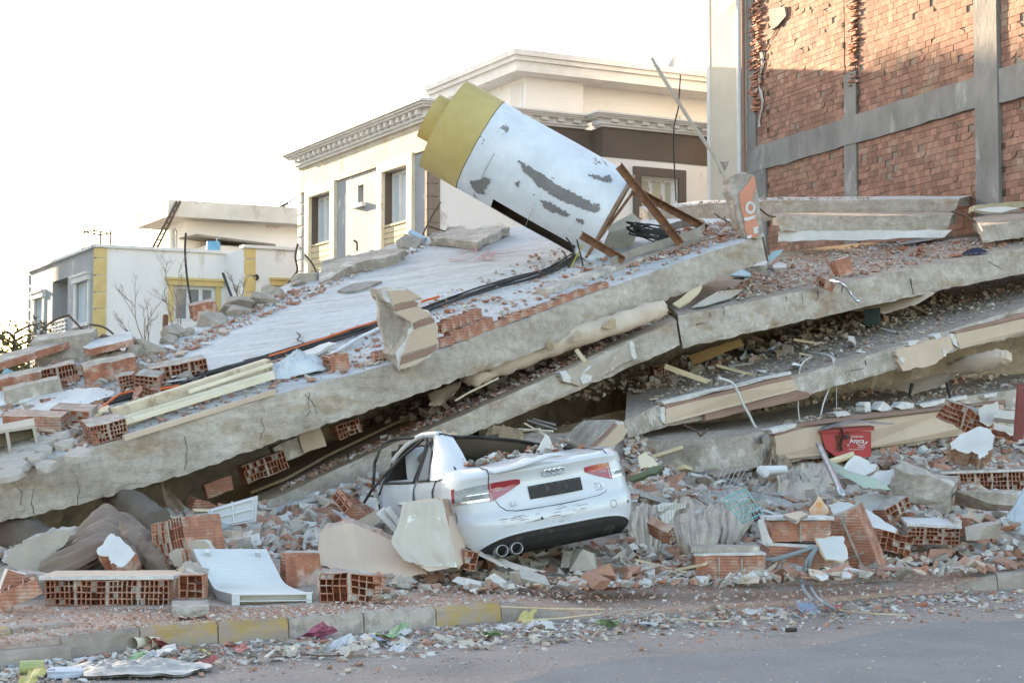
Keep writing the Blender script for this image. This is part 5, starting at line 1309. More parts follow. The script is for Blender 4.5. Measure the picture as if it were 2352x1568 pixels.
cable('white_pipe', 'thin white plastic pipe on the slab left of the striped wall piece', [TS.at(x, y, .04) for x, y in [(745, 830), (780, 812), (830, 782), (880, 758)]], .022, pvc, 12, 'pipe')
for k, (a, b) in enumerate((((430, 880), (350, 895)), ((440, 868), (395, 878)), ((560, 838), (520, 850)))): cable('white_strip', 'narrow white strip among the cables on the slab', [TS.at(*a, .05), TS.at(*b, .06)], .012, pvc, 4, 'strip', 'white strips among the cables')
for k, pts in enumerate(([(1300, 545), (1318, 575), (1308, 612), (1296, 640)], [(1340, 560), (1318, 600), (1300, 640), (1290, 665)], [(1290, 575), (1300, 590), (1310, 640)], [(1325, 550), (1340, 620), (1330, 648)])):
 cable('hanging_cable', 'cable dropping out of the open hatch of the tank', [P(x, y, 22.6) for x, y in pts], .012, wire_m if k != 1 else M('yellow_cable', (.5, .42, .08), (.45, .36, .06), bump=0), 16, 'cable', 'cables out of the tank hatch')
# cream window frame and the brick under it
fr_ = thing('window_frame', 'long cream painted window frame lying on the lower part of the slab', 'window frame', TS.at(450, 950))
def ts_bar(a, b, w, h, lift, m, name, parent):
 A_ = TS.at(*a, lift); B_ = TS.at(*b, lift); d = (B_ - A_).normalized(); s = TS.n.cross(d).normalized(); mb = MB(); mb.box((A_ + B_) / 2 + TS.n * (h / 2), (B_ - A_) / 2, s * (w / 2), TS.n * (h / 2), jit=.004); return mb.build(name, m, parent)
ts_bar((270, 985), (620, 868), .10, .22, .0, M('stained_cream_board', (.66, .56, .43), (.55, .46, .34), scale=4, bump=.3, c3=(.40, .30, .19), s3=6, t3=.6), 'board', fr_)
ts_bar((266, 992), (632, 880), .04, .075, .06, cream, 'rail', fr_); ts_bar((268, 1004), (634, 891), .03, .045, .10, cream, 'rail', fr_); ts_bar((440, 938), (632, 873), .03, .04, .16, cream, 'rail', fr_)
ts_bar((285, 1012), (630, 905), .05, .05, .0, tan_pale, 'render_edge', fr_)
block('brick_block', 'orange hollow brick block under the left end of the cream window frame', TS.at(244, 1005), yaw_on(TS, .5), (.36, .36, .19), {'f': ('h', 2, 4), 'l': ('h', 1, 4), 'r': ('p', 1), 't': ('p', 5), 'b': ('p', 0)}, 'brick block')
# white cloth
def ts_cloth(name, label, cx, cy, rx, ry, h, m, seed, cat='cloth', pl=TS, yaw=.4, n=60, amp=1.0):
 a, b, nn = pl.frame(yaw); c = pl.at(cx, cy); rows = []
 for i in range(17):
  r = i / 16; row = []
  for j in range(n):
   w = 2 * pi * j / n; k = 1 + .28 * noise.noise(Vector((cos(w) * 1.5, sin(w) * 1.5, seed)))
   q = c + a * (rx * r * k * cos(w)) + b * (ry * r * k * sin(w)); w2 = seed + .5 * noise.noise(Vector((q.x * 2, q.y * 2, seed))); fu = q.x * cos(w2) + q.y * sin(w2); fv = q.y * cos(w2) - q.x * sin(w2); f = .75 * abs(noise.noise(Vector((fu * 2.2, fv * 7.5 + 1.2 * noise.noise(Vector((fu * 3, fv * 3, seed))), seed)))) + .35 * abs(noise.noise(Vector((fu * 4, fv * 15, seed + 3)))) + .5 * noise.noise(Vector((q.x * 2.5, q.y * 2.5, seed))) + .2
   row.append(q + nn * (.02 + h * (1 - r ** 2) * .7 + amp * h * .9 * (f - .2) * (1.1 - .6 * r)))
  rows.append(row)
 mb = MB(); mb.grid(rows, close=True); mb.grid([[p - nn * .012 for p in r] for r in rows[-2:]], close=True)
 return tag(mb.build(name, m, smooth=True), label, cat)
cloth_w = M('white_cloth', (.62, .66, .69), (.53, .57, .60), scale=6, bump=.2)
ts_cloth('white_cloth', 'crumpled white cloth lying at the upper end of the cream window frame', 685, 858, .42, .22, .17, cloth_w, 3.1)
ts_cloth('white_sheet', 'white plaster coated sheet at the left among broken bricks', 150, 925, .55, .5, .05, white_pl, 5.3, 'sheet', yaw=.2)
ts_cloth('patterned_bag', 'blue and pink patterned cloth bag at the left edge of the slab', 22, 892, .16, .12, .16, M('patterned_cloth', (.30, .52, .66), (.20, .34, .30), scale=9, bump=.2, c3=(.62, .12, .20), s3=7, t3=.58), 8.8, 'bag')
ts_cloth('white_bag', 'white plastic bag at the left edge below the patterned cloth', 12, 925, .16, .22, .12, pvc, 9.9, 'bag')
# brick and concrete pieces at the left of the slab
def tsb(name, label, px, py, size, faces, yaw, cat='brick block', lift=0, pitch=0, roll=0, jit=.014): return block(name, label, TS.at(px, py, lift), yaw_on(TS, yaw) @ rot3(0, pitch, roll), size, faces, cat, jit=jit)
HB = {'f': ('h', 1, 4), 'r': ('p', 0), 'l': ('p', 0), 't': ('p', 1), 'b': ('p', 0)}
tsb('brick_block', 'hollow brick end with five rows of cells beside the tilted brick pair', 297, 896, (.15, .2, .19), {**HB, 'f': ('h', 1, 5)}, .05)
tsb('brick_block', 'tilted hollow brick showing mortar plugged cells above the cables', 343, 897, (.26, .22, .2), {**HB, 'f': ('h', 1, 4, .09, 5)}, -.1, roll=.2)
tsb('brick_block', 'long mortared brick piece with open cells reaching up the slab right of the tilted brick', 412, 868, (.62, .24, .19), {'f': ('h', 3, 3, .08, 4), 'r': ('p', 0), 'l': ('p', 1), 't': ('p', 5), 'b': ('p', 1)}, .42)
tsb('brick_block', 'worn brick and mortar piece left of the five row brick end', 255, 872, (.6, .25, .24), {'f': ('p', 4), 'l': ('h', 1, 3), 'r': ('p', 4), 't': ('p', 5)}, .35, jit=.03)
tsb('brick_block', 'brick piece with ragged cells under a flat concrete sheet at left', 135, 878, (.44, .28, .2), {'f': ('h', 2, 3), 'l': ('p', 4), 'r': ('p', 1), 't': ('p', 5)}, .3, jit=.03)
tsb('brick_block', 'ragged brick lump at the far left edge above the patterned bag', 45, 896, (.55, .3, .2), {'f': ('p', 4), 'l': ('p', 4), 'r': ('p', 4), 't': ('p', 5)}, .3, jit=.04)
tsb('concrete_slab_piece', 'half buried flat concrete piece with a smooth face left of the white sheet', 80, 918, (.62, .18, .2), {'f': ('p', 5), 't': ('p', 5), 'l': ('p', 4), 'r': ('p', 5), 'b': ('p', 5)}, .42, 'concrete piece')
tsb('brick_block', 'toppled brick with cells on its right end above the two hole concrete block', 85, 992, (.62, .24, .2), {'f': ('p', 0), 'r': ('h', 1, 4), 't': ('p', 0), 'l': ('p', 4)}, -.12, roll=.12)
tsb('brick_block', 'brick piece dotted with mortar plugs beside the orange hose end', 172, 970, (.42, .25, .17), {'f': ('h', 2, 3, .02, 3), 'r': ('p', 5), 't': ('p', 4), 'l': ('p', 4)}, -.15, roll=.15)
mb = MB(); R = yaw_on(TS, .30); c = TS.at(28, 1045)
mb.cells(c - R @ Vector((.26, 0, 0)), R @ Vector((1, 0, 0)), R @ Vector((0, 0, 1)), R @ Vector((0, -1, 0)), [0, .03, .235, .265, .49, .52], [0, .03, .23, .26], lambda i, j: (0, .3, 0, 0) if i in (1, 3) and j == 1 else (0, 0))
for s in (-1, 1): mb.quad(*[c + R @ Vector((s * .26, y, z)) for y, z in ((0, 0), (.3, 0), (.3, .26), (0, .26))])
mb.quad(*[c + R @ Vector((x, y, .26)) for x, y in ((-.26, 0), (.26, 0), (.26, .3), (-.26, .3))]); jitter_mb(mb, .012)
tag(mb.build('concrete_block', M('pale_cement', (.56, .50, .42), (.45, .40, .33), scale=4, bump=.4)), 'pale concrete block with two square holes at the left edge', 'concrete block')
def ts_flat(name, label, outline, th, mats, cat, lift=.0, tilt=None, group=None): return slabpiece(name, label, [TS.at(x, y, lift + th) for x, y in outline], TS.n * -th, mats, cat, group, rows=2, edge=.04)
ts_flat('concrete_sheet', 'long flat concrete sheet lying over bricks at upper left', [(0, 868), (60, 850), (130, 826), (185, 815), (190, 824), (130, 845), (60, 868), (0, 888)], .09, [concrete, brick_plain], 'concrete sheet', .18)
ts_flat('concrete_sheet', 'pale flat concrete sheet below the brown stone at upper left', [(198, 838), (230, 820), (290, 803), (313, 805), (310, 822), (270, 832), (215, 845)], .08, [screed, brick_plain], 'concrete sheet', .15)
mb = MB(); R = yaw_on(TS, .1); mb.box(TS.at(158, 826, .17), R @ Vector((.36, 0, 0)), R @ Vector((0, .2, 0)), R @ Vector((0, 0, .17)), jit=.03); tag(mb.build('concrete_block', concrete), 'square grey concrete block standing on the rear edge of the slab at left', 'concrete block')
tag_br = MB(); tag_br.hull([TS.at(250, 814, .1) + Vector((rnd(-1, 1), rnd(-1, 1), rnd(-1, 1))).normalized() * .17 for _ in range(26)]); tag(tag_br.build('brown_stone', M('dark_brown_stone', (.20, .13, .09), (.13, .08, .06), scale=4, bump=.5)), 'dark brown round stone on the rear edge of the slab', 'stone')
flat_spots = [(60, 1035, .35), (95, 1045, .25), (40, 1060, .4), (85, 1062, .22), (30, 1080, .35), (105, 1025, .3), (140, 1015, .28), (65, 1018, .3), (180, 1055, .3), (150, 1032, .2), (20, 1100, .3), (110, 1080, .22)]
for x, y, s in flat_spots:
 a_, b_, n_ = TS.frame(rnd(0, 3)); c = TS.at(x, y)
 mb = MB(); mb.hull([c + a_ * (s * .6 * cos(w) * rnd(.7, 1)) + b_ * (s * .5 * sin(w) * rnd(.7, 1)) + n_ * h for w in [k * pi / 4 for k in range(8)] for h in (0, rnd(.05, .09))]); tag(mb.build('flat_stone', M('mortar_crust', (.50, .455, .40), (.38, .34, .295), scale=4, bump=.6)), 'flat grey mortar crust on the lower left corner of the topmost slab', 'flat stone', 'mortar crusts on the slab corner')
# block patch on the left end of the beam, brick shards between hose and cloth
ts_flat('wood_offcut', 'short tan wood offcut under the orange hose end', [(205, 958), (250, 942), (262, 948), (215, 966)], .04, [wood, wood], 'wood offcut', .02)
half_brick('hollow_brick', 'orange brick propped beside the white cloth on the slab', TS.at(775, 848), yaw_on(TS, .6), .24, .16, .17)
ts_flat('plaster_sheet', 'white plaster sheet lying below the black cables mid slab', [(668, 838), (700, 822), (760, 800), (775, 803), (740, 822), (690, 842)], .03, [white_pl, white_rim], 'plaster sheet', .05)
# graffiti, cracks, pit
graf = M('faded_red_spray', (.47, .15, .16), (.50, .30, .30), scale=14, bump=0)
def ts_strokes(name, strokes, w, m, parent=None):
 mb = MB()
 for st in strokes:
  ps = catmull([TS.at(x, y, .03) for x, y in st], max(4, 5 * (len(st) - 1))); rows = [[], []]
  for i, p in enumerate(ps):
   t = (ps[min(i + 1, len(ps) - 1)] - ps[max(i - 1, 0)]).normalized(); s = TS.n.cross(t).normalized() * w * rnd(.6, 1.1); rows[0].append(p - s); rows[1].append(p + s)
  mb.grid(rows)
 return mb.build(name, m, parent)
tag(ts_strokes('painted_mark', [[(1050, 586), (1075, 578), (1094, 580), (1085, 588), (1055, 597), (1030, 600), (1070, 601), (1100, 598)]], .022, graf), 'faded red sprayed figure 2 on the topmost slab', 'painted mark', None)
tag(ts_strokes('painted_mark', [[(1125, 578), (1110, 590), (1092, 601)], [(1134, 581), (1110, 590), (1112, 597), (1118, 600)]], .021, graf), 'faded red sprayed letter K on the topmost slab', 'painted mark')
tag(ts_strokes('painted_mark', [[(1200, 574), (1165, 580), (1140, 582), (1126, 599), (1156, 599)], [(1130, 591), (1172, 587)]], .021, graf), 'faded red sprayed letter E on the topmost slab', 'painted mark')
pit = TS.at(812, 660); a_, b_, n_ = TS.frame(.5)
mb = MB(); ring = [TS.at(x, y, .03) for x, y in [(775, 672), (795, 662), (815, 655), (850, 650), (878, 650), (850, 662), (820, 672), (795, 675)]]
mb.prism(ring, TS.n * -.028, 0); 
tag(mb.build('broken_pit', M('broken_concrete', (.36, .335, .30), (.22, .20, .18), scale=6, bump=1.0, bscale=16)), 'rough broken pit in the surface of the topmost slab', 'broken pit')
crk = M('crack_shadow', (.10, .085, .075), (.07, .06, .055), bump=0)
tag(ts_strokes('slab_crack', [[(682, 768), (690, 776), (684, 786), (694, 790), (700, 797), (680, 806), (640, 818)]], .014, crk), 'jagged dark crack in the topmost slab above the cables', 'crack')
# mattress roll, sheets and board under the topmost slab
roll_m = M('beige_leathercloth', (.64, .525, .415), (.53, .425, .33), scale=3, bump=.15, rough=.6)
def roll(name, label, pts, radii, m, n=40, fold=.03, cat='roll', flat=1.0, group=None):
 ps = catmull([Vector(p) for p in pts], n); rs = [r.x for r in catmull([Vector((r, 0, 0)) for r in radii], n)]
 rows = []
 for i, p in enumerate(ps):
  t = (ps[min(i + 1, n)] - ps[max(i - 1, 0)]).normalized(); a = t.cross(Vector((0, 0, 1))).normalized(); b = a.cross(t); r = []
  for j in range(20):
   w = 2 * pi * j / 20; k = 1 + fold / max(.05, rs[i]) * (abs(noise.noise(Vector((i * .35, cos(w) * 2, sin(w) * 2)))) * 2 - .4)
   r.append(p + (a * cos(w) + b * sin(w) * flat) * rs[i] * k)
  rows.append(r)
 mb = MB(); mb.grid(rows, close=True); mb.add(rows[0], [list(range(20))]); mb.add(rows[-1], [list(reversed(range(20)))])
 return tag(mb.build(name, m, smooth=True), label, cat, group)
roll('mattress_roll', 'long beige leathercloth roll squeezed under the topmost slab', [P(1075, 868, 19.75), P(1150, 842, 20.0), P(1240, 806, 20.3), P(1330, 772, 20.6), P(1420, 742, 20.9), P(1490, 718, 21.1), P(1524, 708, 21.2)], [.05, .10, .12, .13, .125, .12, .095], roll_m, fold=.03)
roll('mattress_roll', 'dark fold of beige leathercloth bulging left of the long roll', [P(1062, 866, 19.7), P(1090, 868, 19.65), P(1140, 858, 19.8)], [.05, .085, .03], roll_m, n=14, fold=.04)
for k, (x, y) in enumerate(((1262, 800), (1330, 772), (1400, 742))): ts = MB(); c = P(x, y, 20.05 + .004 * (x - 1262)); ts.hull([c + Vector((rnd(-.12, .12), rnd(-.05, .05), rnd(-.07, .09))) for _ in range(12)]); tag(ts.build('torn_foam', M('dirty_foam', (.60, .49, .33), (.40, .30, .20), scale=8, bump=.6)), 'torn lump of dirty foam poking out of the beige roll', 'foam', 'foam lumps on the beige roll')
tag(loft('hanging_sheet', [PX([(982, 905), (1020, 888), (1062, 872)], 19.7), PX([(988, 920), (1020, 905), (1055, 890)], 19.6), PX([(985, 930), (1010, 930), (1040, 908)], 19.5)], 12, 6, roll_m, .03), 'torn beige sheet hanging from under the topmost slab left of the roll', 'sheet')
bd = [(580, 1140), (600, 1112), (760, 1030), (930, 955), (1000, 922), (1035, 910), (1010, 935), (900, 985), (760, 1052), (660, 1108)]
# dim shapes in the gap at left: bricks and beige fabric
def core_block(name, label, px, py, dY, size, faces, yaw, cat='brick block', pitch=0, roll_=0): c = P(px, py, lineY(px) + dY); return block(name, label, c, rot3(yaw, pitch, roll_), size, faces, cat, jit=.02)
core_block('brick_block', 'hollow bricks caught under the slab with a beige rendered side, left of the car roof', 722, 1030, .45, (.24, .2, .26), {'f': ('p', 6), 'l': ('h', 1, 4), 'r': ('p', 6), 't': ('p', 1)}, .2, roll_=-.3)
core_block('brick_block', 'brick piece hanging above the laminate board under the slab', 800, 1000, .45, (.28, .2, .16), {'f': ('h', 1, 3), 'l': ('p', 4), 'r': ('p', 6), 't': ('p', 1)}, .5, roll_=-.35)
core_block('brick_block', 'row of dusty bricks on the ledge under the slab in the dark gap', 610, 1092, .5, (.5, .2, .2), {'f': ('h', 2, 3), 'l': ('p', 4), 'r': ('p', 4), 't': ('p', 5)}, .5, roll_=-.35)
core_block('brick_block', 'flat orange brick leaf deep in the dark gap under the slab', 505, 1135, .6, (.3, .1, .16), {'f': ('p', 0), 'l': ('p', 4), 'r': ('p', 4), 't': ('p', 4)}, .45, roll_=-.3)
core_block('rendered_chunk', 'grey rendered chunk wedged under the slab above the laminate board', 668, 1052, .6, (.34, .2, .2), {k: ('p', 5) for k in 'flrtb'}, .4, 'concrete chunk', roll_=-.4)
half_brick('hollow_brick', 'small brick in the dark hollow beside the scorched curtain', P(455, 1178, 17.6), rot3(.6, .2, .3), .26, .16, .14)
tag(loft('curtain', [PX([(365, 1085), (372, 1100), (380, 1110)], 17.5), PX([(372, 1130), (388, 1140), (395, 1130)], 17.4), PX([(390, 1180), (420, 1190), (432, 1170)], 17.3)], 10, 10, M('dirty_curtain', (.36, .27, .19), (.2, .14, .1), scale=6), .04), 'scorched curtain hanging in the dark gap behind the brown sofa', 'curtain')
roll('fabric_roll', 'dim grey fabric bolster in the gap above the brown sofa', [P(255, 1130, 17.2), P(310, 1165, 16.7), P(365, 1200, 16.3)], [.11, .15, .12], M('taupe_fabric', (.20, .16, .135), (.15, .12, .10), scale=4, bump=.2), n=16)
roll('fabric_roll', 'dim grey fabric bolster at the left edge under the slab', [P(-60, 1240, 16.5), P(20, 1225, 16.4), P(80, 1240, 16.2), P(120, 1262, 16.0)], [.22, .2, .17, .12], M('taupe_fabric', None), n=20)
# finishes and cracks on the slab edges (parts of the slabs)
def fr_pts(poly, pl, ft, d, sub, jit):
 out = []
 for a, b in zip(poly, poly[1:] + poly[:1]):
  for k in range(sub):
   x = a[0] + (b[0] - a[0]) * k / sub + (rnd(-jit, jit) if k else 0); y = a[1] + (b[1] - a[1]) * k / sub + (rnd(-jit, jit) if k else 0)
   Y = pl.at(x, lerp_poly(ft, x)).y; out.append(P(x, y, Y - d))
 return out
def edge_finish(par, name, poly, pl, ft, m, d=.10, sub=5, jit=1.2, th=None):
 mb = MB(); mb.prism(fr_pts(poly, pl, ft, d, sub, jit), -EDGE_N * (th or d), 0, rows=1); return mb.build(name, m, par)
E = lambda nm, poly, m, d=.10, **k: edge_finish(R3o, nm, poly, R3, r3_ft, m, d, **k)
E('tan_render', [(1530, 938), (1819, 871), (1836, 894), (1700, 930), (1530, 973)], tan, .13)
E('brown_band', [(1525, 929), (1815, 861), (1819, 870), (1530, 937)], stripe, .12)
E('white_gypsum', [(1519, 921), (1818, 853), (1815, 860), (1525, 928)], white_rim, .11, jit=2)
E('brown_band', [(1620, 951), (1836, 896), (1860, 902), (1858, 913), (1720, 943), (1620, 966)], stripe, .115)
E('white_gypsum', [(1516, 935), (1527, 935), (1530, 975), (1520, 968)], white_rim, .12, jit=2)
E('tan_render', [(2194, 767), (2352, 731), (2480, 700), (2480, 735), (2352, 764), (2205, 801)], tan, .13)
E('brown_band', [(2190, 762), (2287, 736), (2352, 718), (2480, 690), (2480, 699), (2352, 730), (2198, 766)], stripe, .12)
E('white_gypsum', [(2182, 768), (2192, 766), (2204, 800), (2190, 790)], white_rim, .12, jit=2)
E('flaking_render', [(2060, 802), (2182, 770), (2190, 800), (2150, 835), (2075, 852), (2062, 830)], tan_pale, .105, jit=3)
for q in ([(2145, 770), (2160, 764), (2163, 775), (2150, 780)], [(2165, 803), (2172, 803), (2173, 818), (2166, 816)], [(2085, 785), (2110, 780), (2105, 790), (2088, 794)], [(2070, 815), (2080, 825), (2074, 838), (2068, 828)]): E('white_gypsum', q, white_rim, .125, sub=3, jit=1.5)
E = lambda nm, poly, m, d=.08, **k: edge_finish(R4o, nm, poly, R4, r4_ft, m, d, **k)
E('brown_band', [(1778, 989), (1860, 968), (2000, 948), (2310, 918), (2310, 927), (2000, 959), (1860, 980), (1780, 1000)], stripe, .11)
E('tan_render', [(1780, 1001), (1860, 981), (2000, 960), (2310, 928), (2310, 985), (2000, 1030), (1785, 1058)], tan, .12)
for q in ([(1770, 985), (1830, 972), (1828, 981), (1775, 996)], [(1915, 948), (1945, 944), (1955, 952), (1925, 958)], [(1986, 925), (1998, 922), (2001, 944), (1988, 946)], [(2012, 940), (2030, 921), (2052, 938), (2030, 944)], [(2058, 935), (2072, 922), (2098, 925), (2100, 934), (2070, 940)], [(2110, 928), (2220, 907), (2222, 915), (2120, 936)], [(2260, 905), (2290, 900), (2288, 912), (2262, 914)]): E('white_gypsum', q, white_rim, .14, sub=4, jit=1.5)
E = lambda nm, poly, m, d=.07, **k: edge_finish(SLo, nm, poly, SL, [(560, 1172), (640, 1138), (910, 1015), (1050, 958), (1270, 862), (1400, 800), (1556, 738)], m, d, **k)
E('flaking_render', [(1284, 862), (1304, 849), (1394, 806), (1451, 784), (1464, 822), (1434, 832), (1368, 876), (1331, 886), (1294, 876)], M('dusty_render', (.50, .43, .36), (.42, .36, .30), scale=3, bump=.3), .06, jit=2.5)
for q in ([(1286, 855), (1300, 850), (1312, 868), (1310, 879), (1296, 876)], [(1333, 868), (1345, 848), (1356, 839), (1364, 850), (1358, 874), (1340, 882)], [(1391, 808), (1398, 808), (1404, 830), (1410, 850), (1402, 852), (1396, 830)], [(1404, 808), (1414, 812), (1413, 830), (1408, 818)], [(1447, 786), (1454, 784), (1464, 822), (1456, 826), (1449, 806)]): E('white_gypsum', q, white_rim, .09, sub=4, jit=1.2)
E('tan_render', [(1004, 1000), (1010, 990), (1018, 986), (1028, 992), (1050, 992), (1050, 1008), (1006, 1018)], tan_pale, .09, jit=2)
def frontcrack(par, pl, ft, lines, r=.003, d=.03):
 mb = MB()
 for st in lines:
  ps = []
  for (x0, y0), (x1, y1) in zip(st, st[1:]):
   for k in range(4): ps.append((x0 + (x1 - x0) * k / 4 + rnd(-2.2, 2.2), y0 + (y1 - y0) * k / 4 + rnd(-1, 1)))
  ps.append(st[-1]); pts = []
  for x, y in ps:
   T = pl.at(x, lerp_poly(ft, x)); q = Vector((T.x, T.y, P(x, y, T.y).z)); v0 = .5
   q = q + EDGE_N * (.035 * (nz(q, 2.2) + .5 * nz(q, 7)) + .004); pts.append(P(x, y, q.y))
  mb.tube(pts, [r * rnd(.5, 1.2) for _ in pts], 5)
 mb.build('edge_crack', crk, par)
frontcrack(TSo, TS, ts_ft, [[(712, 900), (706, 925), (712, 945), (702, 958)], [(1068, 905 - 40), (1072, 850), (1066, 830)], [(76, 1120), (72, 1150), (78, 1180)], [(175, 1090), (182, 1120), (178, 1160)], [(30, 1105), (50, 1130), (48, 1160)], [(600, 960), (606, 985), (598, 1008)], [(700, 905), (722, 930), (728, 950)], [(425, 1000), (430, 1040), (424, 1080)]])
frontcrack(SSo, SS, ss_ft, [[(1628, 718), (1640, 750), (1634, 780)], [(1660, 705), (1664, 725), (1640, 738), (1600, 745)], [(1806, 680), (1808, 730)], [(1843, 672), (1842, 700)], [(1880, 668), (1874, 694)], [(2094, 640), (2098, 676)], [(1937, 655), (1930, 690)], [(2270, 600), (2290, 612), (2310, 625)]], r=.007)
frontcrack(R3o, R3, r3_ft, [[(1880, 860), (1920, 868), (1960, 850), (2010, 845)], [(1990, 828), (1985, 858)], [(2056, 800), (2054, 845)]], r=.007)
# rust streaks of rebar ends on the second slab
# things on the right-hand slabs
def SY(pl, x, y): return pl.at(x, y)
def on(pl): 
 def f(name, label, px, py, size, faces, yaw, cat='brick block', pitch=0, roll_=0, jit=.012, lift=0): return block(name, label, pl.at(px, py, lift), yaw_on(pl, yaw) @ rot3(0, pitch, roll_), size, faces, cat, jit=jit)
 return f
ssb = on(SS)
ssb('brick_block', 'orange brick with white plaster cap standing tilted on the second slab', 1940, 634, (.24, .16, .26), {'f': ('p', 0), 'r': ('p', 0), 'l': ('p', 4), 't': ('p', 2), 'b': ('p', 2)}, .3, pitch=-.2, roll_=-.2)
half_brick('hollow_brick', 'broken orange brick left of the plaster capped brick on the second slab', SS.at(1890, 662), yaw_on(SS, .8) @ rot3(0, .3, .4), .26, .16, .12)
half_brick('hollow_brick', 'upright brick sliver on the second slab towards the white board', SS.at(2112, 590), yaw_on(SS, 1.1) @ rot3(0, .5, .6), .26, .12, .12)
slabpiece('concrete_piece', 'grey concrete piece with pale flat top lying on the second slab', [SS.at(x, y, .12) for x, y in [(1705, 622), (1720, 614), (1768, 614), (1758, 628), (1712, 630)]], SS.n * -.13, [screed, concrete], 'concrete piece', sub=2)
slabpiece('concrete_piece', 'flat grey piece right of the concrete piece on the second slab', [SS.at(x, y, .08) for x, y in [(1775, 620), (1790, 614), (1808, 618), (1806, 626), (1780, 628)]], SS.n * -.08, [screed, concrete], 'concrete piece', sub=2)
slabpiece('blue_sheet', 'small light blue sheet tucked under the end of the topmost slab', [SS.at(x, y, .05) for x, y in [(1678, 640), (1705, 624), (1725, 636), (1720, 642)]], SS.n * -.02, [M('light_blue_paint', (.36, .55, .62), (.3, .48, .55), bump=.1)], 'sheet', sub=1)
slabpiece('blue_scrap', 'bright blue scrap at the foot of the concrete post', PX([(1758, 596), (1775, 580), (1800, 572), (1790, 585), (1770, 600)], 23.4), (0, .02, 0), [M('light_blue_paint', None)], 'scrap', sub=1)
slabpiece('glass_sheet', 'greenish glass pane lying under the topmost slab end', [SS.at(x, y, .04) for x, y in [(1590, 712), (1650, 675), (1705, 671), (1680, 690), (1620, 708)]], SS.n * -.015, [M('green_glass', (.34, .42, .38), (.28, .36, .32), bump=.05, rough=.25)], 'glass pane', sub=2)
slabpiece('ribbed_board', 'cream ribbed plastic board leaning out from under the topmost slab', PX([(1545, 697), (1580, 670), (1612, 655), (1606, 672), (1560, 706)], 21.7), (0, .05, -.02), [wave_bump(M('cream_ribbed', (.72, .62, .45), (.64, .54, .38), bump=.05), 'X', 9, .01, .5)], 'board', sub=2)
cable('tap_pipe', 'bent chrome pipe with tap hanging over the edge of the second slab', [SS.at(1904, 652, .05), SS.at(1935, 660, .05), P(1952, 672, 23.3), P(1968, 690, 23.2), P(1972, 691, 23.2)], .022, chrome, 16, 'pipe')
ts_cloth('dark_cloth', 'small navy cloth lying on the second slab at right', 2238, 585, .22, .1, .08, M('navy_cloth', (.03, .035, .09), (.05, .05, .06), bump=.2), 4.4, pl=SS)
ts_cloth('cushion', 'dusty pink cushion at the upper right end of the second slab', 2278, 548, .22, .16, .22, M('dusty_pink_cloth', (.58, .44, .36), (.5, .38, .3), bump=.2), 6.4, pl=SS, amp=.4)
slabpiece('grey_sheet', 'thin grey metal sheet lying below the white board at upper right', [SS.at(x, y, .08) for x, y in [(2060, 572), (2110, 556), (2190, 548), (2140, 560)]], SS.n * -.015, [steel], 'sheet', sub=1)
slabpiece('pale_tiles', 'pale flat tile pieces on the slab end at upper right', PX([(2240, 482), (2300, 474), (2345, 478), (2300, 488)], 27.5), (0, .1, -.03), [white_pl], 'tile', sub=2)
slabpiece('parapet_stub', 'low stone parapet stub tinted as if sunlit at the upper right edge', PX([(2236, 472), (2300, 466), (2420, 456), (2420, 470), (2300, 480), (2236, 486)], 30), (0, .3, 0), [M('sun_tinted_stone', (.56, .48, .33), (.42, .36, .25), scale=6, bump=.8)], 'parapet', sub=5)  # yellow of the sun on this edge is put into the stone colour
r3b = on(R3)
r3b('brick_block', 'dusty hollow brick end in the gap above the third slab, left', 1516, 872, (.2, .2, .19), {'f': ('h', 1, 4), 'r': ('p', 4), 'l': ('p', 4), 't': ('p', 4)}, .2, lift=.02)
slabpiece('green_shutter', 'dark green shutter piece standing in the gap under the second slab', PX([(1985, 712), (2020, 706), (2020, 742), (1986, 750)], 24.6), (.03, .06, 0), [wave_bump(M('dark_green_paint', (.05, .075, .065), (.04, .06, .05), bump=.05), 'Z', 10, .02, .8)], 'shutter', sub=1)
slabpiece('orange_board', 'brown wooden board deep under the second slab at left', PX([(1580, 818), (1700, 778), (1704, 795), (1590, 838)], 23.0), (0, .05, 0), [M('brown_board', (.40, .25, .11), (.32, .19, .08), bump=.2)], 'board', sub=3)
tag(loft('beige_sheet', [PX([(1955, 712), (2040, 690), (2110, 668)], 25), PX([(2030, 720), (2100, 700), (2150, 672)], 24.8)], 14, 5, roll_m, .05), 'beige sheet draped in the gap under the second slab at right', 'sheet')
for k, (pts, lab) in enumerate((([(1716, 808), (1712, 818), (1705, 828)], 'white plastic pipe stub on the third slab, left one'), ([(1790, 795), (1778, 804), (1766, 812)], 'white plastic pipe stub on the third slab, right one'))):
 mb = MB(); mb.tube([R3.at(x, y + 2, .05) for x, y in pts], .03, 8); tag(mb.build('pipe_stub', pvc), lab, 'pipe')
cable('dark_pipe', 'dark bent pipe joining the white stubs on the third slab', [R3.at(x, y, .06) for x, y in [(1716, 812), (1735, 822), (1760, 822), (1772, 814)]], .022, M('dark_grey_plastic', (.09, .09, .11), (.07, .07, .08), bump=0), 12, 'pipe')
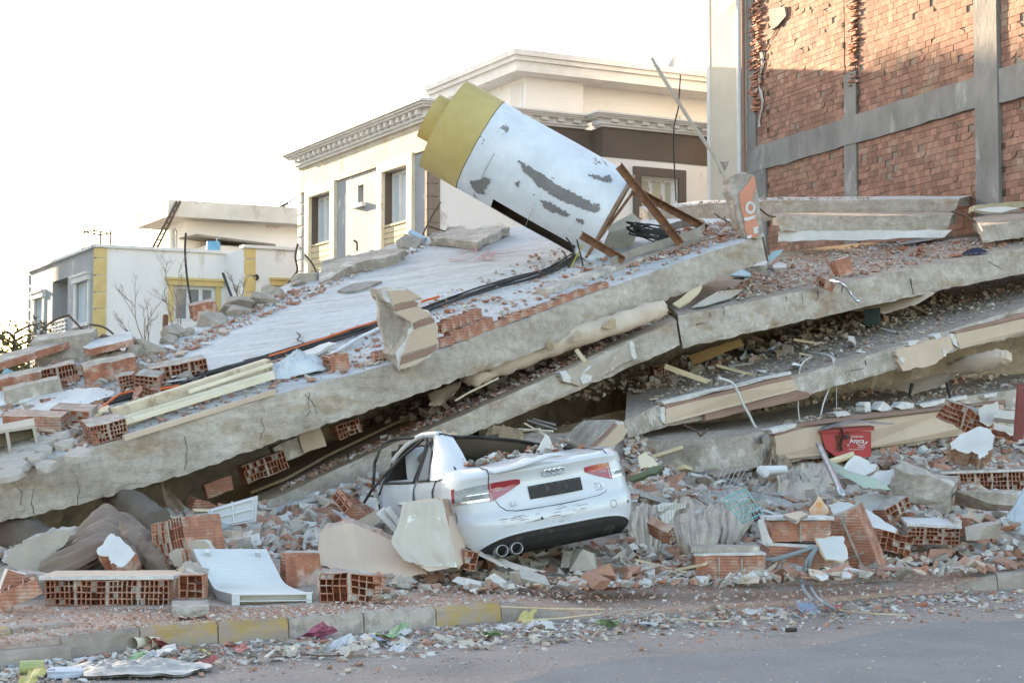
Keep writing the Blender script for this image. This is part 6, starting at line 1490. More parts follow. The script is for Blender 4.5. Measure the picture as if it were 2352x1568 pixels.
for k, (pts, lab) in enumerate((
 ([(1650, 868), (1680, 878), (1695, 900), (1705, 925), (1722, 955), (1735, 980), (1750, 990), (1758, 1008)], 'thick white cable hanging over the tan band at left to a grey pipe end'),
 ([(1868, 826), (1845, 832), (1835, 860), (1833, 920), (1836, 960), (1850, 1000), (1862, 1020)], 'thin white wire looping down beside the concrete end of the third slab'),
 ([(1850, 815), (1908, 818), (1912, 850), (1908, 880), (1890, 930), (1882, 980), (1885, 1020)], 'longest white wire hanging from the third slab to the red freezer'),
 ([(1910, 818), (1930, 840), (1945, 862), (1958, 880)], 'short white wire sticking out sideways over the third slab'),
 ([(1918, 830), (1921, 900), (1921, 960), (1918, 1000), (1900, 1025)], 'finest white wire hanging in front of the red freezer'))):
 cable('white_wire', lab, [R3.at(x, y, .05) if y < 832 and i == 0 else P(x, y, lineY(x) - 1.75) for i, (x, y) in enumerate(pts)], (.016, .009, .012, .014, .005)[k], M('white_wire', (.68, .69, .68), (.6, .6, .6), bump=0), 30, 'wire')
mb = MB(); c = P(1760, 1010, 20.3); mb.tube([c, c + Vector((.02, .25, .02))], .05, 12); tag(mb.build('grey_pipe', M('grey_pvc', (.30, .29, .27), (.24, .23, .21), bump=0)), 'short grey drain pipe end at the end of the thick white cable', 'pipe')
for x0, y0, x1, y1, lab in ((1622, 1, 1, 1, ''),): pass
for k, (a, b) in enumerate((((2095, 880), (2088, 912)), ((2175, 878), (2182, 914)))):
 mb = MB(); mb.tube([P(*a, 23.6), P(*b, 23.6)], .03, 8, r1=.018); f = tag(mb.build('furniture_leg', black_tr), ('left', 'right')[k] + ' black tapered furniture leg in the gap under the third slab', 'furniture leg')
roll('fabric_roll', 'beige sofa arm jutting out under the third slab at right', [P(2180, 850, 24.6), P(2240, 835, 24.3), P(2300, 822, 24.0), P(2318, 818, 23.9)], [.10, .13, .12, .06], roll_m, n=20)
tag(loft('crushed_sofa', [PX([(2040, 885), (2120, 866), (2230, 842)], 24.6), PX([(2090, 905), (2150, 890), (2200, 860)], 24.3)], 14, 6, roll_m, .05), 'beige quilted sofa back crushed under the third slab', 'sofa')
# broken pillar stump with band beside the car
pil = striped('wall_fragment', 'tilted broken pillar piece with tan render and one brown band behind the car trunk', [(1345, 1036), (1418, 966), (1432, 968), (1441, 990), (1432, 1008), (1380, 1050)], 19.0, [('b', [(1350, 1030), (1412, 970), (1419, 974), (1356, 1038)]), ('t', [(1359, 1040), (1421, 976), (1432, 972), (1440, 992), (1428, 1010), (1385, 1046)])], (-.35, .45, .02), back=(1390, 1050))
for k, (a, b) in enumerate((((1190, 985), (1270, 990)), ((1212, 965), (1278, 985)), ((1205, 972), (1260, 1003)), ((1225, 962), (1275, 975)), ((1196, 990), (1240, 985)))):
 mb = MB(); mb.tube([P(*a, 19.2), P(*b, 18.7)], .012, 4); tag(mb.build('metal_profile', steel if k % 2 else cream), 'thin shiny metal profile in the bundle above the car rear window', 'metal profile', 'metal profiles above the car')
tag(loft('brown_paper', [PX([(1120, 985), (1150, 975), (1190, 985)], 19.3), PX([(1115, 1000), (1160, 998), (1205, 1000)], 19.0), PX([(1130, 1015), (1165, 1020), (1200, 1010)], 18.8)], 14, 12, M('brown_paper', (.42, .30, .19), (.32, .22, .13), bump=.2), .10), 'crumpled brown paper above the car rear window', 'paper')
mb = MB(); mb.tube([P(1045, 920, 19.5), P(1075, 902, 19.6), P(1110, 885, 19.7), P(1145, 868, 19.8)], .012, 6); tag(mb.build('thin_pipe', cream), 'thin bent pale pipe lying on the middle slab above the car', 'pipe')
mb = MB(); mb.tube([P(1325, 805, 20.1), P(1347, 834, 19.9)], .035, 4); tag(mb.build('wood_stick', wood), 'short wooden stick poking over the middle slab edge under the roll', 'stick')
slabpiece('laminate_board', 'long brown laminate board lying on the middle slab under the topmost slab', [SL.at(x, y, .06) for x, y in bd], SL.n * -.03, [M('brown_laminate', (.40, .30, .22), (.34, .25, .18), scale=2, bump=.08), M('board_edge', (.45, .33, .2), (.36, .26, .15), bump=.1)], 'board', sub=3, edge=.01)
# big pieces along the pavement, left of the car
def mo(px, py, off=0): return MO.at(px, py, off)
def mbk(name, label, px, py, size, faces, yaw=0, pitch=0, roll_=0, lift=0, cat='brick block', jit=.014, extra=None, p=None): return block(name, label, p or mo(px, py, lift), rot3(yaw, pitch, roll_), size, faces, cat, jit=jit, extra=extra)
def cap(px0, px1, py, Y, d, m=2): pass
def top_plate(mb, c, R, L, D, z, th, m, over=.03, jit=.02):
 n = 10; pts = []
 for k in range(n): pts.append((-L / 2 - over + (L + 2 * over) * k / (n - 1), -D / 2 - over * rnd(.2, 1.3)))
 for k in range(n): pts.append((L / 2 + over - (L + 2 * over) * k / (n - 1), D / 2 + over * rnd(0, 1)))
 mb.prism([Vector(c) + R @ Vector((x, y + rnd(-jit, jit), z + th)) for x, y in pts], R @ Vector((0, 0, -th)), m, 7, rows=1)
def topped(L, D, H_, c, R, th=.025, m=6, over=.03): return lambda mb: top_plate(mb, c, R, L, D, H_ + .004, th, m, over)
c = G(242, 1391, .165); R = rot3(.03, 0, 0); c2_ = c + Vector((0, .26, 0))
mbk('brick_block', 'long row of hollow bricks with tan plaster top along the pavement at left', 0, 0, (.96, .5, .20), {'f': ('h', 4, 4), 'r': ('p', 0), 'l': ('p', 1), 't': ('p', 1)}, .03, p=c2_, extra=topped(.96, .5, .20, c2_, R, .03, 6, .04))
c = G(437, 1394, .165) + Vector((0, .1, 0))
mbk('brick_block', 'single hollow brick with square cells in front of the white louvered panel', 0, 0, (.19, .2, .19), {'f': ('h', 1, 3, .1, 3), 'r': ('p', 0), 'l': ('p', 1), 't': ('p', 0)}, .0, p=c + Vector((0, 0, .06)))
slabpiece('mortar_base', 'mortar slab under the single hollow brick on the pavement', [G(x, y, .23) for x, y in [(396, 1378), (478, 1376), (480, 1392), (398, 1395)]], (0, 0, -.07), [mortar], 'mortar')
striped('wall_fragment', 'leaning tan and brown rendered fragment behind the single hollow brick', [(372, 1392), (385, 1352), (402, 1310), (418, 1300), (462, 1318), (466, 1332), (448, 1352), (420, 1358), (398, 1378), (382, 1400)], 13.75, [('b', [(376, 1385), (400, 1312), (408, 1306), (388, 1375)]), ('t', [(390, 1374), (410, 1306), (425, 1302), (418, 1330), (400, 1352)]), ('t', [(430, 1312), (460, 1322), (462, 1332), (446, 1348), (428, 1340)])], (.03, .16, .03), back=(420, 1380))
# white louvered panel
lv = thing('louvered_panel', 'white curved louvered metal panel lying on the pavement behind the yellow kerb', 'panel', G(600, 1390, .17))
left = [P(443, 1260, 14.15), P(462, 1297, 13.95), P(483, 1335, 13.72), P(497, 1353, 13.6), P(533, 1363, 13.42)]
right = [P(612, 1260, 14.35), P(632, 1300, 14.1), P(653, 1337, 13.85), P(683, 1353, 13.65), P(717, 1361, 13.5)]
Lc, Rc = catmull(left, 96), catmull(right, 96)
rows = []
for k in range(97):
 r = []; 
 n_ = Vector((0, -.5, .85))
 for i in range(9):
  u = i / 8; q = Lc[k].lerp(Rc[k], u); ins = .06 < u < .94 and 4 < k < 90
  if ins and (k // 2) % 2: q = q - n_ * .014
  r.append(q)
 rows.append(r)
mb = MB(); mb.grid(rows); mb.build('top_sheet', M('white_enamel_sheet', (.60, .63, .645), (.55, .58, .59), scale=4, bump=.03, rough=.4, spec=.5, c3=(.55, .42, .35), s3=8, t3=.70), lv)
dn = Vector((.02, .06, -.10))
mb = MB(); mb.grid([[q for q in Lc[::4]], [q + dn for q in Lc[::4]]]); mb.grid([[q for q in Rc[::4]], [q + dn for q in Rc[::4]]]); mb.grid([[q + dn for q in Lc[::4]], [q + dn for q in Rc[::4]]]); mb.build('side_sheet', M('panel_side', (.60, .64, .66), (.5, .54, .56), bump=.05, rough=.5), lv)
mb = MB(); a, b = Lc[-1], Rc[-1]; t = (b - a); fz = Vector((0, -.012, 0))
for u0, u1, z0, z1 in ((0, 1, 0, -.012), (0, 1, -.052, -.06), (0, 1, -.098, -.112), (0, .10, -.0125, -.0975), (.93, 1, -.0125, -.0975)):
 mb.quad(a + t * u0 + Vector((0, 0, z0)) + fz, a + t * u1 + Vector((0, 0, z0)) + fz, a + t * u1 + Vector((0, 0, z1)) + fz, a + t * u0 + Vector((0, 0, z1)) + fz)
 mb.quad(a + t * u0 + Vector((0, 0, z0)) + fz, a + t * u1 + Vector((0, 0, z0)) + fz, a + t * u1 + Vector((0, .1, z0)), a + t * u0 + Vector((0, .1, z0)))
mb.build('front_rails', pvc, lv)
mb = MB(); mb.quad(a + Vector((0, .06, -.01)), b + Vector((0, .06, -.01)), b + Vector((0, .06, -.1)), a + Vector((0, .06, -.1))); mb.build('front_slot', M('slot_cream', (.60, .57, .50), (.5, .47, .4), bump=0), lv)
for u in (.16, .84): mb = MB(); q = Lc[12].lerp(Rc[12], u) + Vector((0, -.03, .03)); mb.box(q, Vector((.02, 0, 0)), Vector((0, .03, -.02)), Vector((0, .01, .015))); mb.build('clip', pvc, lv)
# hollow brick lump right of it
c = G(792, 1383, .165) + Vector((0, .2, 0))
mbk('brick_block', 'hollow brick lump with grey mortar top between the louvered panel and the tan panel', 0, 0, (.5, .34, .22), {'f': ('h', 2, 4, .1, 4), 'l': ('p', 1), 'r': ('h', 1, 3), 't': ('p', 5)}, .22, roll_=.04, p=c, jit=.03)
mbk('brick_block', 'stacked brown brick pieces behind the mortar topped lump left of the tan panel', 690, 1345, (.3, .25, .28), {'f': ('p', 4), 'l': ('p', 0), 'r': ('p', 0), 't': ('p', 1)}, .3, jit=.03)
# tan panel
tanY = lambda x, y: 14.75 + (1345 - y) * .0042
tp_ = [(727, 1290), (733, 1226), (748, 1211), (790, 1199), (840, 1214), (880, 1231), (915, 1247), (940, 1262), (972, 1266), (981, 1318), (930, 1328), (880, 1337), (850, 1345), (818, 1338), (780, 1322)]
slabpiece('plaster_fragment', 'large broken tan plaster piece leaning in front of the floral block', PX(tp_, tanY), (.0, .11, .03), [tan_pale, brick_plain], 'wall panel', sub=5, edge=.035, rows=3)
half_brick('hollow_brick', 'orange brick corner on the right shoulder of the tan panel', P(938, 1270, 15.1), rot3(.3, .2, .1), .14, .12, .13)
# floral block
fl_m = M('floral_plastic_sheet', (.58, .55, .49), (.50, .46, .40), scale=3, bump=.1, rough=.35, spec=.5, c3=(.76, .77, .75), s3=5.2, t3=.61, w3=.02)
fb = thing('wall_block', 'broken brick wall block wrapped in floral plastic sheet beside the car', 'wall block', P(985, 1300, 15.0))
front = PX([(905, 1240), (918, 1190), (930, 1158), (1012, 1147), (1022, 1180), (1038, 1240), (1052, 1300), (985, 1312), (930, 1280)], lambda x, y: 14.75 + (1310 - y) * .002)
mb = MB(); mb.prism(front, (.10, .30, .03), 0, rows=2, rough=.02); mb.build('wall_core', [tan_pale], fb)
mb = MB(); q = [P(1012, 1145, 14.98), P(1034, 1146, 15.25), P(1071, 1243, 15.15), P(1080, 1280, 15.1), P(1052, 1308, 14.8), P(1032, 1240, 14.85)]
mb.prism(q, (-.03, .1, 0), 0, rows=2, rough=.03); mb.build('brick_end', [M('rubbly_brick_end', (.52, .44, .36), (.42, .19, .11), scale=11, bump=1.0, bscale=18)], fb)
sheet = loft('plastic_sheet', [[p + Vector((0, -.03, 0)) for p in PX(r, 14.85 - .02 * i)] for i, r in enumerate(([(926, 1152), (970, 1150), (1016, 1144)], [(915, 1200), (970, 1200), (1026, 1190)], [(900, 1245), (960, 1250), (1040, 1245)], [(930, 1285), (985, 1300), (1050, 1300)]))], 24, 24, fl_m, .03, (7, 2))
sheet.location = sheet.location - fb.location; sheet.parent = fb
mb = MB(); block_mb(mb, P(1066, 1305, 15.0), rot3(.5, .1, .2), (.12, .2, .17), {'f': ('h', 1, 3, .06, 2), 'l': ('p', 4), 'r': ('p', 4), 't': ('p', 4)}); mb.build('broken_brick', BM, fb)
slabpiece('beige_post', 'beige plastic post leaning at the left of the floral block', PX([(820, 1195), (868, 1168), (880, 1180), (872, 1198), (835, 1222)], 15.9), (.05, .2, -.03), [M('beige_plastic', (.56, .48, .38), (.48, .40, .32), bump=.1), white_pl], 'post', sub=2)
half_brick('hollow_brick', 'large dusty brick slab leaning left of the crushed car', P(815, 1185, 16.2), rot3(.6, .5, .5), .5, .3, .12)
for k, (a, b) in enumerate((((868, 1175), (915, 1222)), ((890, 1165), (920, 1205)), ((878, 1168), (918, 1215)))):
 mb = MB(); mb.box(P((a[0] + b[0]) / 2, (a[1] + b[1]) / 2, 15.5 + k * .05), (P(*b, 15.5) - P(*a, 15.5)) / 2, Vector((.02, 0, .012)), Vector((0, .03, 0)), jit=.006); tag(mb.build('white_strip', white_rim), 'broken white frame strip beside the floral block', 'strip', 'white frame strips left of the car')
# brown sofa heap
sofa_m = M('brown_sofa_fabric', (.27, .205, .165), (.215, .16, .13), scale=3, bump=.15, bscale=80, rough=.75)
so1 = thing('sofa', 'torn brown sofa heap bulging out at the lower left', 'sofa', P(230, 1330, 14.8))
def child(o, par): o.location = o.location - par.location; o.parent = par
child(loft('cover', [PX([(185, 1215), (215, 1180), (245, 1163), (280, 1172), (315, 1198), (350, 1235), (375, 1268)], 15.4), PX([(160, 1240), (205, 1200), (250, 1182), (290, 1196), (325, 1225), (355, 1260), (385, 1290)], 15.1), PX([(128, 1268), (175, 1240), (225, 1215), (280, 1218), (320, 1245), (350, 1275), (388, 1300)], 14.8), PX([(90, 1302), (130, 1285), (190, 1258), (250, 1242), (290, 1250), (320, 1268), (330, 1290)], 14.5), PX([(100, 1318), (150, 1312), (205, 1292), (235, 1270), (262, 1268), (275, 1280), (290, 1300)], 14.4), PX([(112, 1330), (160, 1322), (205, 1310), (235, 1300), (255, 1295), (270, 1300), (285, 1310)], 14.6)], 70, 60, sofa_m, .12, (2.0, 10)), so1)
child(roll('arm', None, [P(272, 1226, 15.0), P(305, 1236, 14.8), P(338, 1266, 14.65), P(366, 1292, 14.55), P(396, 1306, 14.5)], [.07, .11, .125, .12, .07], sofa_m, n=30, cat=None, fold=.05), so1)
child(loft('front', [PX([(90, 1308), (130, 1318), (170, 1318), (205, 1300), (240, 1290)], 14.55), PX([(98, 1330), (130, 1336), (170, 1336), (205, 1325), (240, 1318)], 14.6), PX([(112, 1350), (140, 1350), (180, 1350), (210, 1345), (240, 1340)], 14.7)], 20, 8, M('dark_sofa_lining', (.17, .14, .125), (.13, .105, .09), bump=.1), .03), so1)
mb = MB(); mb.prism(PX([(60, 1245), (70, 1250), (98, 1270), (125, 1262), (100, 1285), (88, 1300), (72, 1270)], 14.9), (.02, .04, 0)); mb.build('leather_flap', M('dark_leather', (.15, .10, .08), (.12, .08, .065), rough=.5, bump=.05), so1)
mb = MB(); mb.hull([P(x, y, Y) for x, y, Y in [(338, 1225, 14.9), (352, 1238, 14.8), (372, 1262, 14.7), (388, 1292, 14.6), (378, 1290, 14.8), (350, 1262, 15), (335, 1235, 15), (392, 1290, 14.9)]]); mb.build('foam_edge', M('yellow_foam', (.62, .47, .20), (.5, .38, .18), bump=.5), so1)
slabpiece('plaster_brick', 'white plastered brick chunk propped on the brown sofa', PX([(253, 1225), (262, 1223), (276, 1233), (295, 1252), (311, 1270), (284, 1300), (268, 1297), (254, 1294), (250, 1277), (224, 1272), (236, 1250)], lambda x, y: 14.1 + (1300 - y) * .004), (.03, .13, -.14), [white_pl, brick_plain], 'brick chunk', rows=3, sub=3)
mbk('brick_block', 'hollow brick wall piece standing on edge behind the louvered panel', 420, 1280, (.36, .46, .38), {'f': ('h', 2, 4), 'r': ('p', 0), 'l': ('h', 1, 5), 't': ('p', 7)}, -.55, roll_=-.22, p=P(440, 1292, 14.6), jit=.025)
slabpiece('render_fragment', 'grey beige rendered fragment below the hollow wall piece behind the louvered panel', PX([(388, 1270), (398, 1262), (425, 1258), (436, 1240), (470, 1240), (485, 1262), (480, 1290), (440, 1312), (400, 1300)], 14.35), (0, .1, 0), [M('grey_beige_render', (.50, .43, .36), (.43, .37, .31), bump=.15), white_rim], 'wall fragment')
wp = thing('plastic_tray', 'translucent white plastic panel with moulded cross standing behind the louvered panel', 'panel', P(530, 1215, 16.2))
q = PX([(476, 1170), (592, 1137), (588, 1196), (488, 1215)], lambda x, y: 16.3 - (x - 476) * .001)
mb = MB(); mb.prism(q, (0, .03, 0)); mb.build('sheet', M('milky_plastic', (.60, .63, .66), (.53, .56, .60), scale=3, bump=.05, rough=.35, spec=.5), wp)
L4 = lambda u, v: q[0].lerp(q[1], u).lerp(q[3].lerp(q[2], u), v) + Vector((0, -.008, 0))
mb = MB()
for a, b in (((.08, .12), (.92, .12)), ((.92, .12), (.92, .88)), ((.92, .88), (.08, .88)), ((.08, .88), (.08, .12)), ((.5, .12), (.5, .88)), ((.08, .5), (.92, .5))): mb.tube([L4(*a), L4(*b)], .009, 5)
mb.build('moulded_rib', pvc, wp)
chk = lambda nm, lab, outline, Y, th, m=concrete: slabpiece(nm, lab, PX(outline, Y), th, [m, m], 'concrete chunk', rows=3, rough=.03, edge=.05)
chk('concrete_chunk', 'large pale concrete chunk leaning at the lower left beside the brown sofa', [(12, 1268), (35, 1252), (62, 1238), (100, 1222), (140, 1218), (160, 1230), (130, 1262), (100, 1298), (105, 1322), (92, 1340), (55, 1345), (40, 1320), (20, 1298)], 14.6, (.02, .22, .02), M('pale_concrete', (.50, .455, .40), (.40, .36, .31), scale=3, bump=.5))
mb = MB(); mb.hull([G(72, 1372, .17) + Vector((rnd(-.22, .2), rnd(-.1, .2), rnd(0, .24))) for _ in range(22)]); tag(mb.build('concrete_chunk', concrete), 'rough concrete lump left of the long hollow brick row', 'concrete chunk')
half_brick('hollow_brick', 'orange brick leaning on a concrete lump at lower left', G(50, 1375, .25), rot3(.3, .1, -.4), .32, .2, .12)
mbk('brick_block', 'white rimmed brick piece standing at the lower left edge of the photo', 0, 0, (.16, .2, .24), {'f': ('p', 0), 'r': ('p', 4), 'l': ('p', 2), 't': ('p', 7)}, .4, roll_=.3, p=G(15, 1378, .17))
mb = MB(); mb.hull([P(1332, 1308, 15.4) + Vector(v) for v in [(-.10, -.05, -.01), (.14, -.05, .0), (.16, .1, .02), (.12, -.03, .15), (.02, -.06, .19), (-.04, .08, .18), (-.09, .05, .04), (.14, .1, .14)]]); tag(mb.build('concrete_cube', M('pale_concrete', None)), 'clean grey concrete cube lying in front of the car diffuser', 'concrete chunk')
mb = MB(); mb.hull([P(1302, 1300, 15.5) + Vector(v) for v in [(-.06, -.02, -.01), (.05, -.02, -.01), (.06, .1, .15), (-.03, -.0, .14), (-.05, .1, .1), (.05, -.02, .14)]]); tag(mb.build('concrete_cube', concrete), 'darker concrete wedge left of the clean concrete cube', 'concrete chunk')
tag(loft('lace_cloth', [PX([(1065, 1240), (1090, 1252), (1130, 1270)], 15.2), PX([(1080, 1262), (1140, 1285), (1200, 1300)], 15.0), PX([(1150, 1300), (1210, 1310), (1290, 1315)], 14.9)], 24, 8, M('lace_net', (.60, .54, .47), (.50, .44, .38), bump=.2), .05, (7, 3)), 'dusty beige net curtain trailing from under the car exhausts', 'cloth')
# big pieces on the mound, right of the car
c = G(1677, 1329, .165) + Vector((0, .17, 0)); R = rot3(.02, 0, -.015)
def joints(mb, L, D, H_, c, R, n):
 for k in range(1, n): mb.box(c + R @ Vector((-L / 2 + L * k / n, -D / 2 - .001, H_ * .45)), R @ Vector((.008, 0, 0)), R @ Vector((0, .01, 0)), R @ Vector((0, 0, H_ * .44)), 1, jit=.004)
def ex1(mb):
 joints(mb, .64, .34, .22, c, R, 3); top_plate(mb, c, R, .64, .34, .215, .02, 7, .01)
 mb.box(c + R @ Vector((-.02, .05, .262)), R @ Vector((.32, 0, 0)), R @ Vector((0, .13, 0)), R @ Vector((0, 0, .03)), 5, jit=.012)
mbk('brick_block', 'three orange bricks with thick plaster top in front of the pale net curtains', 0, 0, (.64, .34, .215), {'f': ('p', 0), 'r': ('h', 1, 4), 'l': ('p', 0), 't': ('p', 1)}, .02, p=c, extra=ex1)
c2 = G(1842, 1322, .165) + Vector((0, .30, .0))
mbk('brick_block', 'lower brick block of the stack with grey conduits draped over it', 0, 0, (.62, .4, .26), {'f': ('p', 0), 'r': ('p', 4), 'l': ('p', 4), 't': ('p', 7)}, .05, roll_=.05, p=c2, jit=.025, extra=lambda mb: top_plate(mb, c2, rot3(.05, 0, .05), .62, .4, .262, .025, 7, .02))
c3_ = P(1832, 1243, c2.y + .02) + Vector((0, .05, .0)); R3_ = rot3(.03, 0, .0)
mbk('brick_block', 'upper brick block of the stack carrying a beige tile', 0, 0, (.58, .36, .21), {'f': ('p', 0), 'r': ('h', 1, 3), 'l': ('p', 4), 't': ('p', 2)}, .03, p=c3_, jit=.03, extra=lambda mb: (joints(mb, .58, .36, .2, c3_, R3_, 2), top_plate(mb, c3_, R3_, .58, .36, .212, .03, 2, .03)))
slabpiece('tile', 'square beige tile lying on top of the brick stack', [p + Vector((0, 0, .0)) for p in (P(1798, 1181, 16.0), P(1840, 1172, 16.2), P(1858, 1181, 16.15), P(1830, 1194, 15.9))], (0, .01, -.035), [tan_pale, concrete], 'tile', sub=2)
for k, pts in enumerate(([(1866, 1256), (1830, 1268), (1780, 1282), (1755, 1285)], [(1868, 1256), (1825, 1272), (1772, 1288)], [(1872, 1258), (1852, 1290), (1842, 1330), (1846, 1352), (1862, 1372), (1868, 1378)], [(1878, 1256), (1860, 1290), (1858, 1335), (1872, 1365), (1895, 1385), (1915, 1397)])):
 ps = [P(x, y, c2.y - .34 - .05 * i if i < 2 else min(c2.y - .4, G(x, max(y, 1300), .17).y)) if y < 1300 else (G(x, y, .06 if y > 1385 else .18) if y > 1345 else P(x, y, c2.y - .5)) for i, (x, y) in enumerate(pts)]
 cable('grey_conduit', ('grey conduit pointing left from the brick stack, upper one', 'grey conduit pointing left from the brick stack, lower one', 'shorter grey conduit running down to the pavement', 'longest grey conduit reaching the sunken kerb')[k], ps, .016, grey_pipe, 24, 'conduit', sides=8)
slabpiece('pale_board', 'pale board piece leaning against the brick column by the conduits', PX([(1872, 1235), (1935, 1230), (1938, 1245), (1948, 1282), (1898, 1284)], lambda x, y: 15.9 + (1285 - y) * .004), (0, .04, -.01), [M('pale_laminate', (.62, .62, .60), (.54, .54, .52), scale=4, bump=.05), wood], 'board', sub=3)
# leaning brick column
bc = P(2002, 1322, 16.6); Rb = rot3(-.45, .12, -.38)
mbk('brick_column', 'leaning column of mortared bricks with its grey end towards the street', 0, 0, (.32, .3, .68), {'f': ('p', 0), 'l': ('p', 0), 'r': ('p', 0), 't': ('p', 1), 'b': ('p', 0)}, p=bc, yaw=-.45, pitch=.12, roll_=-.38, jit=.02, extra=lambda mb: [mb.box(bc + Rb @ Vector((x, y, z)), Rb @ Vector((hx, 0, 0)), Rb @ Vector((0, hy, 0)), Rb @ Vector((0, 0, hz)), 1, jit=.006) for x, y, z, hx, hy, hz in [(0, -.15, .06, .155, .012, .06), (-.16, 0, .06, .012, .145, .06), (0, -.151, .34, .01, .008, .33), (-.08, -.151, .25, .15, .006, .006), (.07, -.151, .45, .09, .006, .006), (-.16, .02, .36, .006, .01, .32)]])
# white plaster slabs on brick
slabpiece('plaster_slab', 'long white plaster slab on brick sloping down behind the brick column', PX([(1901, 1159), (1929, 1151), (1980, 1164), (2024, 1190), (2062, 1216), (2057, 1224), (2035, 1224), (1969, 1203), (1914, 1180)], lambda x, y: 16.9 + (1224 - y) * .012), (.0, .10, -.19), [white_pl, M('rubbly_brick_end', None)], 'plaster slab', rows=3, sub=3)
mbk('brick_block', 'small hollow brick under the left side of the long white plaster slab', 1925, 1245, (.3, .2, .17), {'f': ('h', 1, 2, .06, 3), 'l': ('p', 0), 'r': ('p', 0), 't': ('p', 1)}, .2, roll_=.3, p=P(1925, 1238, 17.0))
mbk('brick_block', 'hollow bricks under the lower end of the long white plaster slab', 0, 0, (.36, .25, .2), {'f': ('h', 1, 3, .07, 5), 'l': ('p', 0), 'r': ('p', 0), 't': ('p', 1)}, .25, roll_=.25, p=P(2040, 1268, 16.9))
slabpiece('plaster_slab', 'heart shaped white plaster slab on bricks behind the long white slab', PX([(1966, 1142), (1985, 1133), (2008, 1131), (2035, 1136), (2064, 1135), (2074, 1147), (2058, 1160), (2016, 1183), (1990, 1170), (1963, 1158)], lambda x, y: 17.9 + (1183 - y) * .012), (.01, .10, -.20), [white_pl, M('rubbly_brick_end', None)], 'plaster slab', rows=3, sub=3)
mbk('brick_block', 'hollow brick ends under the heart shaped white slab', 0, 0, (.34, .2, .13), {'f': ('h', 2, 2, .07, 3), 'l': ('p', 0), 'r': ('p', 0), 't': ('p', 1)}, .5, roll_=-.45, p=P(2054, 1180, 17.7))
ts_cloth('red_cloth', 'dark red patterned cloth caught under the heart shaped white slab', 2036, 1192, .22, .14, .12, M('red_cloth', (.30, .03, .06), (.22, .02, .04), bump=.2, c3=(.42, .25, .10), s3=7, t3=.64), 2.2, pl=Plane(mo(2030, 1200), mo(2080, 1200), mo(2050, 1180)))
mbk('concrete_chunk', 'large rough grey concrete chunk with a broken hollow between white slabs and brick row', 0, 0, (.62, .42, .32), {k: ('p', 5) for k in 'flrtb'}, -.35, pitch=.15, roll_=.30, p=P(2112, 1150, 18.3), cat='concrete chunk', jit=.07)
c5 = P(2136, 1242, 17.4); R5 = rot3(-.08, .10, .04)
def ex5(mb):
 top_plate(mb, c5, R5, .50, .42, .175, .03, 2, .02); mb.box(c5 + R5 @ Vector((.24, .02, .225)), R5 @ Vector((.03, 0, 0)), R5 @ Vector((0, .22, 0)), R5 @ Vector((0, 0, .03)), 5, jit=.01)
mbk('brick_block', 'squat wall block with white tray shaped top and brick cells', 0, 0, (.52, .42, .17), {'f': ('h', 3, 4, .07, 4), 'l': ('p', 5), 'r': ('p', 5), 't': ('p', 2)}, -.08, .10, .04, p=c5, extra=ex5)
mbk('brick_block', 'ragged hollow brick standing at the right side of the tray shaped block', 0, 0, (.2, .26, .2), {'f': ('h', 1, 4, .07, 4), 'l': ('p', 4), 'r': ('h', 1, 4), 't': ('p', 4)}, .6, roll_=.35, p=P(2212, 1238, 17.6))
c6 = mo(2270, 1128) + Vector((0, .1, .02)); R6 = rot3(.06, 0, -.03)
mbk('brick_block', 'long wall of hollow brick ends lying flat near the right edge', 0, 0, (1.25, .45, .22), {'f': ('h', 6, 4, .09, 4), 'l': ('p', 4), 'r': ('p', 4), 't': ('p', 1)}, .06, roll_=-.03, p=c6, extra=lambda mb: top_plate(mb, c6, R6, 1.25, .45, .222, .03, 5, .03))
slabpiece('tan_shard', 'tan triangular plaster shard standing near the right edge', PX([(2218, 1186), (2228, 1172), (2262, 1206), (2240, 1213), (2222, 1206)], 17.6), (0, .05, 0), [tan_pale, white_rim], 'plaster shard', sub=2)
mb = MB(); mb.hull([P(2262, 1246, 17.0) + Vector((rnd(-.2, .2), rnd(-.15, .2), rnd(0, .22))) for _ in range(24)]); tag(mb.build('concrete_chunk', M('pale_concrete', None)), 'rounded pale concrete lump near the right edge of the pavement', 'concrete chunk')
mb = MB(); mb.hull([P(2290, 1175, 18.2) + Vector((rnd(-.5, .45), rnd(-.2, .3), rnd(0, .26))) for _ in range(34)]); tag(mb.build('concrete_chunk', concrete), 'long dull concrete slab half buried below the hollow brick wall at right', 'concrete chunk')
tag(loft('grey_sheet', [PX([(2350, 1120), (2375, 1128), (2400, 1130)], 17.2), PX([(2325, 1165), (2350, 1160), (2400, 1170)], 17.0), PX([(2312, 1190), (2335, 1198), (2358, 1190), (2400, 1205)], 16.8)], 20, 10, M('grey_metal_sheet', (.48, .52, .54), (.40, .44, .46), bump=.05, rough=.45), .04, (8, 1)), 'crumpled pale grey metal sheet at the right edge', 'sheet')
slabpiece('plaster_block', 'big white plastered block with torn edge below the red post', PX([(2181, 1018), (2205, 998), (2247, 979), (2266, 982), (2285, 1000), (2280, 1030), (2270, 1042), (2262, 1050), (2250, 1054), (2246, 1042), (2232, 1036), (2210, 1038), (2184, 1032)], lambda x, y: 19.5 + (1054 - y) * .004), (.03, .22, -.15), [white_pl, M('rubbly_brick_end', None)], 'plaster block', rows=3, sub=3)
mbk('brick_block', 'curved brick wall piece with cells lying at an angle under a black cloth', 0, 0, (.56, .26, .26), {'f': ('h', 2, 4, .05, 5), 'l': ('p', 4), 'r': ('p', 4), 't': ('p', 1)}, -.3, .1, .42, p=P(2205, 980, 20.6), jit=.05)
